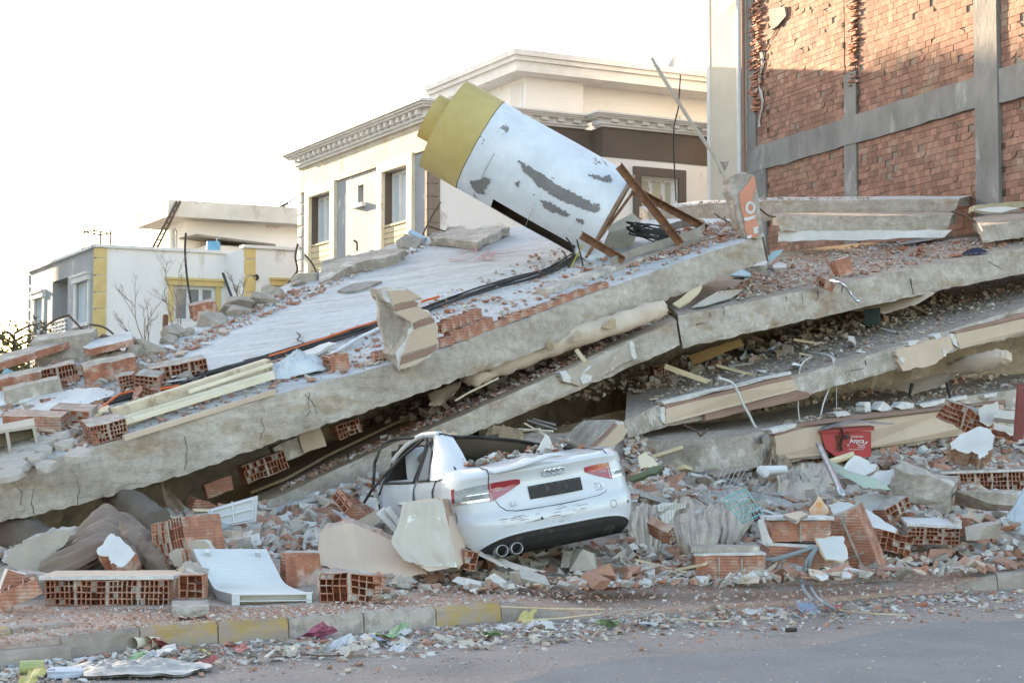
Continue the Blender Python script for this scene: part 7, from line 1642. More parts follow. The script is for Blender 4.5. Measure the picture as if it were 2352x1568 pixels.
ts_cloth('dark_cloth', 'black burnt cloth lying on the curved brick piece at right', 2212, 940, .3, .12, .05, dark, 7.7, pl=Plane(P(2180, 932, 20.7), P(2240, 952, 20.6), P(2210, 934, 21.2)))
slabpiece('plaster_piece', 'light blue white plaster face tilted beside the curved brick piece', PX([(2248, 940), (2268, 928), (2290, 920), (2302, 950), (2290, 968), (2270, 980), (2250, 968)], 20.3), (.06, .15, -.02), [white_pl, brick_plain], 'plaster piece')
slabpiece('plaster_piece', 'white plaster sheet with beige corner behind the red post', PX([(2285, 958), (2290, 940), (2352, 945), (2400, 950), (2400, 975), (2350, 968)], 20.1), (.02, .12, -.05), [white_pl, white_rim], 'plaster piece')
slabpiece('plaster_piece', 'lower white plaster sheet beside the red post', PX([(2282, 970), (2330, 980), (2345, 1003), (2320, 1000), (2282, 985)], 19.8), (.02, .14, -.06), [white_pl, brick_plain], 'plaster piece')
slabpiece('grey_board', 'grey rough board behind the white plaster pieces at right', PX([(2302, 942), (2308, 925), (2340, 928), (2340, 942)], 20.6), (0, .1, 0), [concrete], 'board')
mb = MB(); mb.box(P(2343, 945, 19.2), (P(2347, 880, 19.2) - P(2339, 1007, 19.2)) / 2, Vector((.045, 0, 0)), Vector((0, .045, 0)), jit=.004); tag(mb.build('red_post', M('dark_red_metal', (.24, .06, .05), (.18, .045, .04), scale=4, bump=.1, rough=.5, c3=(.3, .22, .19), s3=6, t3=.64)), 'dark red metal post standing at the right edge', 'post')
# red freezer with lettering
fz = thing('freezer', 'red ice cream freezer with white lettering half buried under the slabs', 'freezer', P(1942, 1050, 21.4))
red = M('red_enamel', (.55, .035, .045), (.46, .025, .035), scale=3, bump=.03, rough=.35, spec=.5)
fq = [P(1885, 992, 21.35), P(2001, 990, 21.35), P(2001, 1048, 21.35), P(1930, 1056, 21.35), P(1896, 1030, 21.35)]
mb = MB(); mb.prism(fq, (.05, .5, 0), 0); mb.build('cabinet', red, fz)
mb = MB(); mb.prism([P(1882, 988, 21.30), P(1960, 982, 21.30), P(2008, 979, 21.30), P(2008, 988, 21.30), P(1950, 992, 21.30), P(1884, 994, 21.30)], (.05, .5, .02), 0); mb.build('lid', red, fz)
def text(s, px, py, hpx, Y, m, par, squeeze=1.0, name='lettering', tilt=0.0):
 cu = bpy.data.curves.new('t', 'FONT'); cu.body = s; cu.size = 1.0; cu.align_x = 'CENTER'; cu.offset = .012
 o = bpy.data.objects.new('t', cu); COL.objects.link(o); dg = bpy.context.evaluated_depsgraph_get(); me = bpy.data.meshes.new_from_object(o.evaluated_get(dg)); bpy.data.objects.remove(o)
 h = hpx / F * Y; c = P(px, py, Y - .006)
 for v in me.vertices:
  x, y = v.co.x * h / .7 * squeeze, v.co.y * h / .7; v.co = c - ORG[par.name] + Vector((x * cos(tilt) - y * sin(tilt), 0, x * sin(tilt) + y * cos(tilt)))
 ob = bpy.data.objects.new(name, me); COL.objects.link(ob); me.materials.clear(); me.materials.append(m); ob.parent = par; ORG[ob.name] = ORG[par.name]; return ob
wl = M('white_lettering', (.85, .85, .84), (.80, .80, .79), bump=0)
text('Dondurmaci', 1969, 1004, 4.5, 21.33, wl, fz, .85); text('Amca', 1968, 1017, 11, 21.33, wl, fz, .95); text('marasli', 1979, 1028, 4.2, 21.33, wl, fz); text('Maras Usulu Dondurma', 1967, 1032.5, 2.4, 21.33, wl, fz)
mb = MB(); ps = catmull([P(1967, 1017, 21.33), P(1972, 1021, 21.33), P(1982, 1022, 21.33), P(1991, 1016, 21.33)], 14); mb.tube(ps, .006, 5); mb.tube([P(1988, 1015, 21.33), P(1993, 1014, 21.33)], .005, 5); mb.build('smile_line', wl, fz)
mb = MB(); mb.tube([P(1948, 1022, 21.35), P(1948, 1022, 21.31)], .014, 10); mb.build('round_mark', M('blue_grey_mark', (.5, .55, .62), (.4, .45, .5), bump=0), fz)
slabpiece(None or 'photo_patch', None, PX([(1918, 1000), (1928, 996), (1936, 1002), (1936, 1030), (1928, 1040), (1918, 1034)], 21.345), (0, .004, 0), [M('brown_print', (.30, .10, .06), (.16, .05, .04), scale=14, bump=0)], '').parent = None
o = bpy.data.objects['photo_patch']; o.location = o.location - fz.location; o.parent = fz
mb = MB(); mb.box(P(1946, 1003, 21.28), Vector((.022, 0, 0)), Vector((0, .015, 0)), Vector((0, 0, .026))); mb.tube([P(1943, 998, 21.28), P(1943.5, 992, 21.28), P(1948.5, 992, 21.28), P(1949, 998, 21.28)], .005, 5); mb.build('padlock', M('dark_padlock', (.07, .07, .07), (.05, .05, .05), bump=0, metal=.4, rough=.5), fz)
cable('black_strap', 'black strap over the lid of the red freezer', [P(1932, 984, 21.26), P(1936, 1000, 21.28), P(1930, 1020, 21.3), P(1934, 1035, 21.3)], .012, wire_m, 12, 'strap')
tag(loft('corrugated_sheet', [PX([(1885, 990), (1920, 978), (1960, 970), (2000, 972), (2050, 975)], 21.15), PX([(1880, 978), (1915, 972), (1960, 964), (2000, 966), (2055, 972)], 21.6)], 40, 4, steel, .03, (16, 1)), 'crumpled corrugated metal sheet lying over the red freezer', 'sheet')
# sheets, foam, tubes in the middle
slabpiece('foam_block', 'pale foam block standing on edge left of the rough concrete chunk', PX([(1918, 1092), (1945, 1062), (1964, 1045), (1995, 1058), (2016, 1068), (2010, 1080), (1960, 1100)], lambda x, y: 18.6 + (1100 - y) * .004), (.03, .2, -.06), [M('pale_foam', (.72, .71, .68), (.62, .60, .57), scale=6, bump=.4), M('pale_foam', None)], 'foam block')
slabpiece('foam_block', 'flat white foam piece in front of the pale foam block', PX([(1990, 1100), (2010, 1085), (2052, 1075), (2058, 1092), (2035, 1115), (2005, 1112)], lambda x, y: 18.3 + (1115 - y) * .004), (.02, .08, -.08), [M('pale_foam', None)], 'foam block')
tag(loft('green_sheet', [PX([(1890, 1052), (1905, 1056), (1918, 1062)], 18.9), PX([(1910, 1072), (1930, 1076), (1960, 1085)], 18.5), PX([(1935, 1092), (1970, 1092), (2020, 1100)], 18.2), PX([(1985, 1118), (2020, 1122), (2048, 1126)], 17.95)], 14, 24, M('pale_green_plastic', (.40, .50, .42), (.34, .44, .36), scale=3, bump=.05, rough=.45, c3=(.5, .46, .4), s3=6, t3=.64), .02, (3, 2)), 'long pale green plastic sheet curving between foam blocks and cloth', 'sheet')
cable('metal_tube', 'long thin metal tube slanting down through the sheets in the middle of the mound', [P(1880, 1020, 18.8), P(1905, 1072, 18.2), P(1935, 1138, 17.4)], .035, steel, 6, 'tube', sides=8)
cable('wood_lath', 'pale wooden lath crossing above the green sheet', [P(1905, 1062, 19.2), P(1940, 1050, 19.4), P(1962, 1043, 19.4)], .04, wood, 4, 'lath')
for k, (px, py, rx, ry, h, sd, lab, nm, m_) in enumerate((
 (1770, 1110, .50, .38, .30, 1.5, 'crumpled brown sack cloth in the middle of the mound', 'sack_cloth', M('sack_cloth', (.44, .345, .255), (.27, .205, .15), scale=4, bump=.25)),
 (1822, 1140, .55, .35, .25, 12.2, 'dusty beige curtain bundle beside the brown sack cloth', 'curtain', M('dusty_beige_cloth', (.60, .53, .45), (.46, .40, .34), scale=4, bump=.2)),
 (1735, 1165, .42, .26, .14, 9.3, 'grey translucent plastic film under the turquoise basket', 'plastic_film', M('grey_film', (.50, .48, .45), (.40, .38, .36), scale=3, bump=.1, rough=.35, spec=.5)),
 (1640, 1160, .4, .25, .14, 15.1, 'dusty plastic film left of the turquoise basket', 'plastic_film', M('grey_film', None)),
 (1780, 1066, .3, .22, .24, 33.1, 'clear plastic bag of rubbish under the grey drain pipe', 'plastic_bag', M('grey_film', None)),
 (1870, 1085, .45, .18, .12, 41.0, 'pale plastic film stretched left of the green sheet', 'plastic_film', M('pale_film', (.62, .61, .60), (.5, .49, .48), scale=3, bump=.1, rough=.35)),
 (2010, 1018, .3, .2, .1, 50.0, 'dusty mustard cloth lying right of the red freezer', 'cloth', M('mustard_cloth', (.44, .34, .20), (.34, .26, .15), bump=.2)),
 (1600, 1058, .5, .3, .16, 61.0, 'dusty lace sheet draped at the foot of the lowest slab', 'lace_sheet', M('beige_net', (.56, .485, .40), (.45, .385, .31), scale=5, bump=.2)),
 (2330, 1215, .4, .18, .1, 63.0, 'clear plastic film on the rubble at the right edge', 'plastic_film', M('pale_film', None)))):
 b0 = mo(px, py); pl = Plane(b0, b0 + Vector((1, 0, .05)), b0 + Vector((0, 1, .42)))
 ts_cloth(nm, lab, px, py, rx, ry, h, m_, sd, nm.split('_')[-1], pl=pl, yaw=rnd(-.5, .5), n=64, amp=1.25)
bn = M('beige_net', None)
for lab, rws, sd in (('large folded beige net curtain right of the car bumper', ([(1548, 1168), (1575, 1160), (1600, 1166)], [(1538, 1200), (1580, 1190), (1625, 1205)], [(1528, 1240), (1580, 1232), (1650, 1250)], [(1545, 1275), (1590, 1285), (1648, 1278)], [(1560, 1290), (1600, 1300), (1640, 1290)]), 1.3),
 ('second folded beige net curtain behind the three brick block', ([(1640, 1182), (1670, 1170), (1695, 1180)], [(1625, 1210), (1670, 1195), (1715, 1205)], [(1610, 1245), (1665, 1240), (1722, 1238)], [(1618, 1268), (1660, 1272), (1700, 1258)]), 4.4),
 ('crumpled beige net touching the right corner of the car', ([(1468, 1188), (1490, 1180), (1510, 1192)], [(1445, 1215), (1480, 1205), (1520, 1225)], [(1440, 1250), (1478, 1245), (1515, 1258)], [(1450, 1275), (1490, 1285), (1520, 1290)]), 7.7),
 ('wide dusty beige curtain draped below the brown sack cloth', ([(1795, 1100), (1850, 1080), (1905, 1085)], [(1780, 1135), (1850, 1108), (1920, 1120)], [(1790, 1165), (1850, 1150), (1915, 1160)]), 9.1)):
 rw = [[mo(x, y, .22 if 0 < i < len(rws) - 1 else .06) + Vector((0, -.15 if 0 < i < len(rws) - 1 else 0, 0)) for x, y in r] for i, r in enumerate(rws)]
 tag(loft('net_curtain', rw, 70, 40, bn, .11, (6.2, 2.2), off=sd, fold2=.02), lab, 'curtain')
# turquoise basket grid
tq = M('turquoise_plastic', (.16, .48, .45), (.12, .40, .38), bump=0, rough=.4)
mb = MB(); A0, A1, A2, A3 = P(1660, 1147, 17.1), P(1712, 1122, 17.4), P(1752, 1178, 17.0), P(1705, 1200, 16.7)
bl = lambda u, v: A0.lerp(A1, u).lerp(A3.lerp(A2, u), v)
for k in range(7): mb.tube([bl(k / 6, 0), bl(k / 6, 1)], .007 if k in (0, 6) else .0045, 5)
for k in range(6): mb.tube([bl(0, k / 5), bl(1, k / 5)], .007 if k in (0, 5) else .0045, 5)
tag(mb.build('basket_grid', tq), 'broken turquoise plastic basket grid among the sheets', 'basket')
mb = MB(); g0 = P(1640, 1120, 17.6)
for k in range(6): mb.tube([g0 + Vector((.05 * k, .02 * k, 0)), g0 + Vector((.05 * k + .10, .02 * k, .20))], .004, 4)
for k in range(3): mb.tube([g0 + Vector((.05 * k, 0, .09 * k)), g0 + Vector((.05 * k + .28, .1, .09 * k))], .004, 4)
tag(mb.build('wire_rack', steel), 'thin white wire rack corner left of the brown sack cloth', 'rack')
# lantern-like white bottle in a net, striped hose, cups, bag
mb = MB(); q = P(1748, 1080, 18.3); mb.tube([q, q + Vector((.03, -.1, -.02))], .055, 14); mb.tube([q + Vector((.03, -.1, -.02)), q + Vector((.032, -.12, -.022))], .035, 12); mb.tube([q, q + Vector((.28, .06, .01))], [.05, .045], 12); tag(mb.build('white_bottle', pvc), 'white plastic bottle in a net bag beside the brown sack cloth', 'bottle')
cable('ribbed_hose', 'grey ribbed hose between the curtain bundle and the heart shaped slab', [mo(1890, 1128, .08), mo(1930, 1130, .14), mo(1965, 1145, .10), mo(1985, 1150, .05)], .03, wave_bump(M('ribbed_grey', (.42, .42, .42), (.3, .3, .3), bump=0), 'X', 12, .01, 1), 20, 'hose')
cable('grey_hose', 'thin dark grey hose curving over the plastic film', [mo(1600, 1115, .12), mo(1640, 1118, .16), mo(1690, 1135, .12), mo(1720, 1150, .06)], .022, M('dark_grey_hose', (.20, .20, .22), (.16, .16, .18), bump=0), 20, 'hose')
bg_ = M('printed_snack_bag', (.74, .70, .62), (.70, .32, .12), scale=9, bump=.1, rough=.35, c3=(.55, .10, .08), s3=10, t3=.62, w3=.02)
slabpiece('snack_bag', 'orange and white printed snack bag standing behind the brick stack', PX([(1862, 1180), (1870, 1160), (1880, 1140), (1890, 1158), (1900, 1172), (1893, 1182), (1888, 1190), (1872, 1186)], 16.9), (.01, .06, 0), [bg_], 'bag', sub=2)
mb = MB(); q = G(1893, 1320, .2); mb.tube([q + Vector((-.02, -.03, .015)), q + Vector((.05, .05, .02))], [.062, .048], 16, cap=False); mb.tube([q + Vector((.048, .048, .02)), q + Vector((.05, .05, .02))], .047, 16); tag(mb.build('paper_cup', cream), 'cream paper cup lying on the pavement right of the conduits', 'cup')
mb = MB(); q = mo(1685, 1068, .1); mb.tube([q, q + Vector((.12, .05, .02))], .045, 12); tag(mb.build('drink_can', red), 'red drink can with white end lying left of the plastic bag on the mound', 'can')
mb = MB(); q = mo(1752, 1110, .2); mb.tube([q, q + Vector((.06, .03, .08))], .04, 12); tag(mb.build('white_tin', pvc), 'small white tin with a dark emblem on the brown sack cloth', 'tin')
slabpiece('green_shell', 'dark green curved plastic piece behind the car right tail lamp', PX([(1440, 1098), (1470, 1085), (1515, 1068), (1525, 1072), (1490, 1088), (1452, 1104)], 17.9), (.02, .10, -.03), [M('olive_plastic', (.15, .19, .11), (.12, .15, .09), bump=.05, rough=.5)], 'plastic piece')
slabpiece('cream_chunk', 'cream plaster chunk behind the dark green plastic piece', PX([(1466, 1055), (1478, 1040), (1495, 1048), (1512, 1065), (1500, 1076), (1470, 1078)], 18.4), (.03, .15, 0), [cream, concrete], 'plaster chunk')
slabpiece('white_lath', 'white narrow lath standing beside the three brick block', PX([(1740, 1195), (1752, 1188), (1758, 1215), (1772, 1245), (1768, 1262), (1752, 1250)], 16.2), (.02, .04, 0), [white_pl], 'slat', sub=2)
slabpiece('wooden_plank', 'grey wooden plank lying across the rubble under the grey drain pipe', PX([(1625, 1085), (1680, 1072), (1732, 1066), (1730, 1074), (1690, 1084), (1640, 1096)], 18.4), (0, .08, -.03), [M('grey_wood', (.36, .31, .27), (.27, .23, .2), scale=5, bump=.4, stretch=(1, 1, 4))], 'plank')
slabpiece('ribbed_tile', 'white grooved tile lying below the wooden plank', PX([(1508, 1160), (1530, 1152), (1580, 1154), (1574, 1166), (1545, 1176), (1512, 1174)], 16.9), (0, .03, -.05), [wave_bump(M('grooved_white', (.70, .69, .66), (.6, .59, .56), bump=.1), 'X', 10, .01, .6), mortar], 'tile', sub=2)
slabpiece('ribbed_tile', 'white grooved shard standing beside the right corner of the car', PX([(1515, 1185), (1535, 1170), (1552, 1172), (1545, 1190), (1536, 1206), (1522, 1204)], 16.3), (0, .04, 0), [M('grooved_white', None), mortar], 'tile', sub=2)
half_brick('hollow_brick', 'broken orange roof tile shaped brick between car and net curtain', P(1512, 1225, 15.9), rot3(-.3, -.7, .5), .25, .18, .09)
half_brick('hollow_brick', 'small dark hollow brick end at the foot of the net curtains', G(1524, 1314, .2), rot3(.1, 0, 0), .2, .12, .07)
for k, (px, py, w, h_, lab) in enumerate(((1490, 1318, .30, .10, 'long flat grey concrete piece in the row in front of the net curtains, left'), (1560, 1322, .36, .09, 'long flat grey concrete piece in the row in front of the net curtains, middle'), (1450, 1325, .22, .08, 'small flat grey concrete piece in front of the car right corner'))):
 q = G(px, py, .16); mb = MB(); mb.hull([q + Vector((sx * w / 2 * rnd(.8, 1.1), sy * .09 + rnd(-.02, .02), z * h_ * rnd(.8, 1.1))) for sx in (-1, -.3, .4, 1) for sy in (-1, 1) for z in (0, 1)]); tag(mb.build('concrete_chunk', M('pale_concrete', None)), lab, 'concrete chunk')
# rear edge of the topmost slab, rebars, shrubs, tree
for lab, outl, lift, th in (
 ('long rough concrete upstand on the rear edge of the topmost slab', [(732, 632), (738, 600), (790, 588), (850, 578), (905, 568), (932, 576), (900, 588), (820, 606)], 0, .25),
 ('grey tilted concrete sheet left of the tank, resting on the rear edge', [(988, 545), (1060, 516), (1075, 526), (1130, 518), (1172, 522), (1110, 548), (1095, 558), (1050, 552)], .0, .10)):
 slabpiece('concrete_piece', lab, [TS.at(x, y + 22, .0) + Vector((0, 0, (22 if y < 620 else 4) / F * 26)) for x, y in outl], (.0, .12, -th), [concrete, concrete], 'concrete piece', sub=4, edge=.05, rows=2)
rock_m = M('dusty_rubble_stone', (.46, .405, .35), (.31, .26, .215), scale=4, bump=.8, bscale=24, c3=(.42, .23, .15), s3=4, t3=.66)
def rock(c, s, flat=.6, m=rock_m, name='concrete_chunk'):
 mb = MB(); mb.hull([c + Vector((rnd(-1, 1), rnd(-1, 1), rnd(-.6, 1) * flat)).normalized() * s * rnd(.75, 1.05) * Vector((1, 1, 1)).length / 1.73 for _ in range(18)])
 return mb.build(name, m)
rr_ = 0
for i in range(38):
 u = random.random(); x, y = along(ts_bk[1:10], u); x += rnd(-8, 8); y += rnd(4, 20)
 tag(rock(TS.at(x, y), rnd(.08, .26)), 'rough concrete chunk lying along the rear edge of the topmost slab', 'concrete chunk', 'chunks along the rear edge of the topmost slab')
tag(rock(TS.at(600, 700), .24), 'largest dark concrete lump on the rear edge of the topmost slab, left of the upstand', 'concrete chunk')
tag(rock(TS.at(352, 808), .30), 'large rounded concrete lump on the rear edge in front of the bare shrub', 'concrete chunk')
tag(rock(TS.at(700, 645, .0), .24), 'broken dark concrete heap below the bent wires left of the upstand', 'concrete chunk')
block('brick_block', 'orange brick piece standing on the rear edge in front of the yellow framed window', TS.at(470, 728), yaw_on(TS, .5), (.34, .18, .2), {'f': ('p', 4), 'l': ('h', 1, 4), 'r': ('p', 1), 't': ('p', 4)}, 'brick block', jit=.05)
wr = lambda lab, pts, r=.014, nm='rebar', m=rebar_m: cable(nm, lab, [P(x, y, Y) for x, y, Y in pts], r, m, 24, 'rebar', sides=5)
wr('bent rebar looping up in front of the white house left corner', [(115, 830, 22), (96, 800, 22), (92, 770, 22), (110, 745, 22), (140, 728, 22), (156, 724, 22)])
wr('thin rebar slanting across the white house corner', [(156, 722, 22), (185, 752, 22), (220, 785, 22)])
wr('rebar arching from the concrete block towards the bare shrub', [(205, 745, 22), (240, 752, 22), (275, 780, 22), (300, 800, 22)])
wr('tangled rebar curl beside the brown stone', [(205, 800, 21.8), (215, 785, 21.8), (235, 778, 21.8), (248, 792, 21.8), (240, 802, 21.8)], .018)
wr('short rebar hook right of the brown stone', [(262, 800, 22), (268, 785, 22), (282, 782, 22), (292, 796, 22)])
wr('black wire looping up at the left edge of the apartment house', [(684, 560, 25), (678, 590, 25), (683, 620, 25), (670, 640, 25), (660, 655, 24.8), (672, 680, 24.6), (690, 690, 24.5)], .016)
wr('thin wire leaning right over the rear edge chunks', [(700, 585, 25), (720, 610, 25), (735, 650, 24.8)])
wr('straight rebar sticking up against the dark corner quoins', [(1012, 464, 26.4), (990, 500, 26.4), (975, 530, 26.3), (968, 545, 26.2)], .014)
wr('rebar stub at the rear edge left of the tank', [(985, 520, 26.4), (1010, 528, 26.4), (1030, 534, 26.3)], .014)
wr('kinked rebar on the concrete upstand', [(812, 552, 25.5), (820, 558, 25.5), (820, 575, 25.4)], .016)
wr('rebar end curving over the face of the highest slab, upper one', [(1640, 490, 24), (1658, 502, 23.8), (1684, 514, 23.5)], .012)
wr('rebar end curving over the face of the highest slab, lower one', [(1664, 498, 24), (1668, 512, 23.8), (1684, 520, 23.5)], .012)
wr('rusty rebar hanging down from the end of the topmost slab', [(1752, 545, 22.8), (1758, 575, 22.7), (1763, 600, 22.7)], .014)
wr('rebar twisting right of the painted post', [(1745, 480, 23.4), (1765, 495, 23.6), (1780, 498, 23.8)], .014)
wr('rebars reaching from the end of the short beam at upper right', [(2186, 486, 28.4), (2215, 494, 28.2), (2240, 510, 28)], .02)
wr('rebar poking out under the hollow at the third slab left end', [(1570, 975, 19.6), (1600, 990, 19.5), (1610, 1000, 19.5), (1625, 985, 19.5)], .014)
mb = MB(); a = P(977, 551, 26.0); b = P(942, 533, 26.2); mb.tube([a, b], .045, 10); tag(mb.build('metal_pipe', M('blue_steel', (.42, .55, .68), (.34, .46, .58), metal=.4, rough=.4, bump=0)), 'short bluish metal pipe sticking out at the rear edge near the apartment house', 'pipe')
mb = MB(); mb.tube([P(380, 725, 25), P(379, 770, 24.8)], .04, 8); tag(mb.build('rusty_post', rust), 'short rusty steel post on the rear edge below the yellow framed window', 'post')
mb = MB(); mb.tube([P(512, 628, 24), P(535, 690, 23.7)], .022, 6); tag(mb.build('dark_stick', wire_m), 'dark straight stick leaning at the rear edge right of the yellow framed window', 'stick')
cable('overhead_cable', 'thin black cable hanging in front of the white house', [P(x, y, 30) for x, y in [(427, 535), (425, 580), (430, 640), (436, 680), (442, 715)]], .02, wire_m, 16)
# bare shrubs
def bare_shrub(label, base, tips, Y, seed):
 r_ = random.Random(seed); root = thing('bare_shrub', label, 'shrub', P(*base, Y)); mb = MB()
 def grow(p, d, L, r, n):
  pts = [p]; q = p.copy()
  for k in range(4): d = (d + Vector((r_.uniform(-.22, .22), r_.uniform(-.1, .1), r_.uniform(-.05, .16)))).normalized(); q = q + d * (L / 4); pts.append(q.copy())
  mb.tube(pts, r, 4, r1=r * .55, cap=False)
  if n:
   for k in range(3): i = r_.randint(1, 4); grow(pts[i], (d + Vector((r_.uniform(-.9, .9), r_.uniform(-.3, .3), r_.uniform(-.1, .6)))).normalized(), L * r_.uniform(.4, .7), r * .6, n - 1)
 b = P(*base, Y)
 for t in tips: e = P(*t, Y); grow(b + Vector((r_.uniform(-.1, .1), 0, 0)), (e - b).normalized(), (e - b).length * .8, .011, 3)
 mb.build('branches', M('twig', (.34, .27, .22), (.26, .2, .16), bump=0), root)
bare_shrub('bare leafless shrub rising in front of the white house wall', (345, 800), [(290, 690), (320, 720), (352, 720), (275, 740)], 27, 3)
bare_shrub('bare leafless shrub in front of the yellow framed window', (410, 745), [(412, 610), (378, 672), (428, 640)], 27, 9)
bare_shrub('small bare shrub beside the yellow corner quoins of the white house', (560, 690), [(540, 645), (565, 660), (590, 650)], 26.5, 14)
# conifer at the far left
def tree(label, base, top, Y, spread, seed):
 r_ = random.Random(seed); b = P(*base, Y); t = P(*top, Y); b = Vector((b.x, b.y, 0)); H_ = t.z
 root = thing('pine_tree', label, 'tree', b)
 mb = MB(); mb.tube([b, b + Vector((.1, 0, H_ * .5)), b + Vector((0, 0, H_ * .95))], [.16, .11, .03], 8)
 limbs = []
 for k in range(46):
  z = H_ * (.25 + .72 * k / 46); w = r_.uniform(0, 2 * pi); L = spread * (1.05 - .8 * (z / H_ - .2)) * r_.uniform(.55, 1.1)
  e = b + Vector((cos(w) * L, sin(w) * L, z + L * r_.uniform(.1, .5))); s = b + Vector((0, 0, z)); mb.tube([s, s.lerp(e, .5) + Vector((0, 0, .06)), e], [.035, .025, .01], 4); limbs.append((s, e))
 mb.build('trunk', M('pine_bark', (.20, .15, .11), (.14, .10, .07), bump=.3), root)
 mb = MB()
 for s, e in limbs:
  for c in range(11):
   q = s.lerp(e, r_.uniform(.35, 1.08)) + Vector((r_.gauss(0, .14), r_.gauss(0, .14), r_.gauss(0, .12)))
   for k in range(13):
    d = Vector((r_.gauss(0, 1), r_.gauss(0, 1), r_.gauss(.4, .8))).normalized(); l = r_.uniform(.10, .20); n = d.cross(Vector((r_.gauss(0, 1), r_.gauss(0, 1), r_.gauss(0, 1)))).normalized() * .014
    mb.add([q - n, q + n, q + d * l], [(0, 1, 2)])
 mb.build('crown', M('pine_needles', (.20, .18, .075), (.11, .115, .05), scale=2, bump=0, island=.35), root)
tree('olive green pine tree at the far left beyond the rubble', (30, 900), (44, 748), 40, 1.5, 5)
tree('second darker pine at the left edge beside the olive green pine', (-12, 900), (0, 800), 38, .8, 8)
# loose rubble: individuals copied from a few prototypes
def proto_shard(i, m, flat):
 mb = MB(); n = random.randint(5, 7); mb.hull([Vector((cos(w) * rnd(.55, 1), sin(w) * rnd(.35, .8), z * flat * rnd(.7, 1.2))) for w in [2 * pi * k / n + rnd(-.2, .2) for k in range(n)] for z in (-1, 1)]); return mb
def mesh_of(mb, name, mats):
 me = bpy.data.meshes.new(name); me.from_pydata([tuple(v) for v in mb.v], [], mb.f)
 for m in (mats if isinstance(mats, list) else [mats]): me.materials.append(m)
 me.polygons.foreach_set('material_index', mb.m); me.update(); return me
shard_brick = M('brick_shard_clay', (.47, .185, .10), (.36, .135, .08), scale=6, bump=.4, c3=(.46, .37, .31), s3=4, t3=.60)
PR = {}
PR['brick_shard'] = [mesh_of(proto_shard(i, None, .16), 'brick_shard', shard_brick) for i in range(8)]
PR['plaster_shard'] = [mesh_of(proto_shard(i, None, .12), 'plaster_shard', white_pl if i % 3 else tan_pale) for i in range(9)]
def chunkmb():
 mb = MB(); mb.hull([Vector((rnd(-1, 1), rnd(-1, 1) * .8, rnd(-1, 1) * .6)).normalized() * Vector((rnd(.8, 1), 0, 0)).x for _ in range(16)]); mb.v = [(x * 1.0, y * .8, z * .65) for x, y, z in mb.v]; return mb
PR['concrete_chunk'] = [mesh_of(chunkmb(), 'concrete_chunk', rock_m) for i in range(9)]
def bfrag(i):
 mb = MB(); block_mb(mb, (0, 0, -.5), Matrix.Identity(3), (1.9, 1.5, rnd(.7, 1.3)), {'f': ('h', 1, 2 + i % 2, .4, 3 + i % 2), 'l': ('p', 4), 'r': ('h', 1, 2, .4, 2), 't': ('p', 4 if i % 2 else 1), 'b': ('p', 4)}, wall=.09); jitter_mb(mb, .22, 1.2); return mb
PR['brick_fragment'] = [mesh_of(bfrag(i), 'brick_fragment', BM) for i in range(6)]
def sliver(i):
 mb = MB(); mb.box((0, 0, 0), Vector((1, 0, 0)), Vector((0, .14, 0)), Vector((0, 0, .07)), jit=.05); return mb
PR['strip_fragment'] = [mesh_of(sliver(i), 'strip_fragment', (wood, pvc, white_rim)[i]) for i in range(3)]
def paper(i):
 mb = MB(); n = 5; mb.grid([[Vector((-1 + 2 * a / n, -.7 + 1.4 * b / n, .35 * noise.noise(Vector((a * .9, b * .9, i * 7.3))))) for b in range(n + 1)] for a in range(n + 1)]); return mb
litter_cols = [(.66, .66, .64), (.58, .52, .43), (.46, .13, .12), (.26, .42, .22), (.30, .40, .55), (.60, .52, .18), (.55, .17, .28), (.56, .58, .60)]
PR['litter'] = [mesh_of(paper(i), 'crumpled_wrapper', M('wrapper_%d' % i, c, tuple(x * .75 for x in c), scale=8, bump=.1, rough=.5, c3=(.55, .47, .40), s3=6, t3=.62)) for i, c in enumerate(litter_cols)]
def place(kind, p, s, label, cat, group, tilt=.5, name=None, nrm=None, k=None):
 me = PR[kind][random.randrange(len(PR[kind])) if k is None else k]; o = bpy.data.objects.new(name or kind, me); COL.objects.link(o)
 o.location = p; o.rotation_euler = (rnd(-tilt, tilt) + (nrm or 0), rnd(-tilt, tilt), rnd(0, 6.28)); q = rnd(.8, 1.25); o.scale = (s * q, s / q * rnd(.8, 1.1), s * rnd(.8, 1.2)); return tag(o, label, cat, group)
def in_mound(x0, x1, v0=0, v1=1, bias=1.0):
 px = rnd(x0, x1); yb, yt, Yb, Yt = MO.yd(px); v = v0 + (v1 - v0) * random.random() ** bias; return px, yb - (yb - yt) * v
avoid = [(-50, 1080, 1280, 1420), (700, 1080, 1150, 1400), (1075, 1450, 1000, 1262)]
def okpx(x, y): return not any(a < x < b and c < y < d for a, b, c, d in avoid)
def strew(kind, n, x0, x1, s0, s1, label, cat, group, v0=0, v1=1, bias=1.0, tilt=.5, lift=.3, name=None):
 k = 0
 while k < n:
  x, y = in_mound(x0, x1, v0, v1, bias)
  if not okpx(x, y): continue
  s = s0 + (s1 - s0) * random.random() ** 2; p = MO.at(x, y, s * lift + .04); place(kind, p, s, label, cat, group, tilt, name); k += 1
strew('brick_shard', 76, 1450, 2380, .04, .15, 'loose orange brick shard in the rubble right of the car', 'brick shard', 'brick shards right of the car', -.02, 1)
strew('plaster_shard', 106, 1450, 2380, .04, .16, 'loose white or tan plaster shard in the rubble right of the car', 'plaster shard', 'plaster shards right of the car', -.02, 1)
strew('concrete_chunk', 66, 1450, 2380, .04, .14, 'loose grey concrete chunk in the rubble right of the car', 'concrete chunk', 'concrete chunks right of the car', -.02, 1)
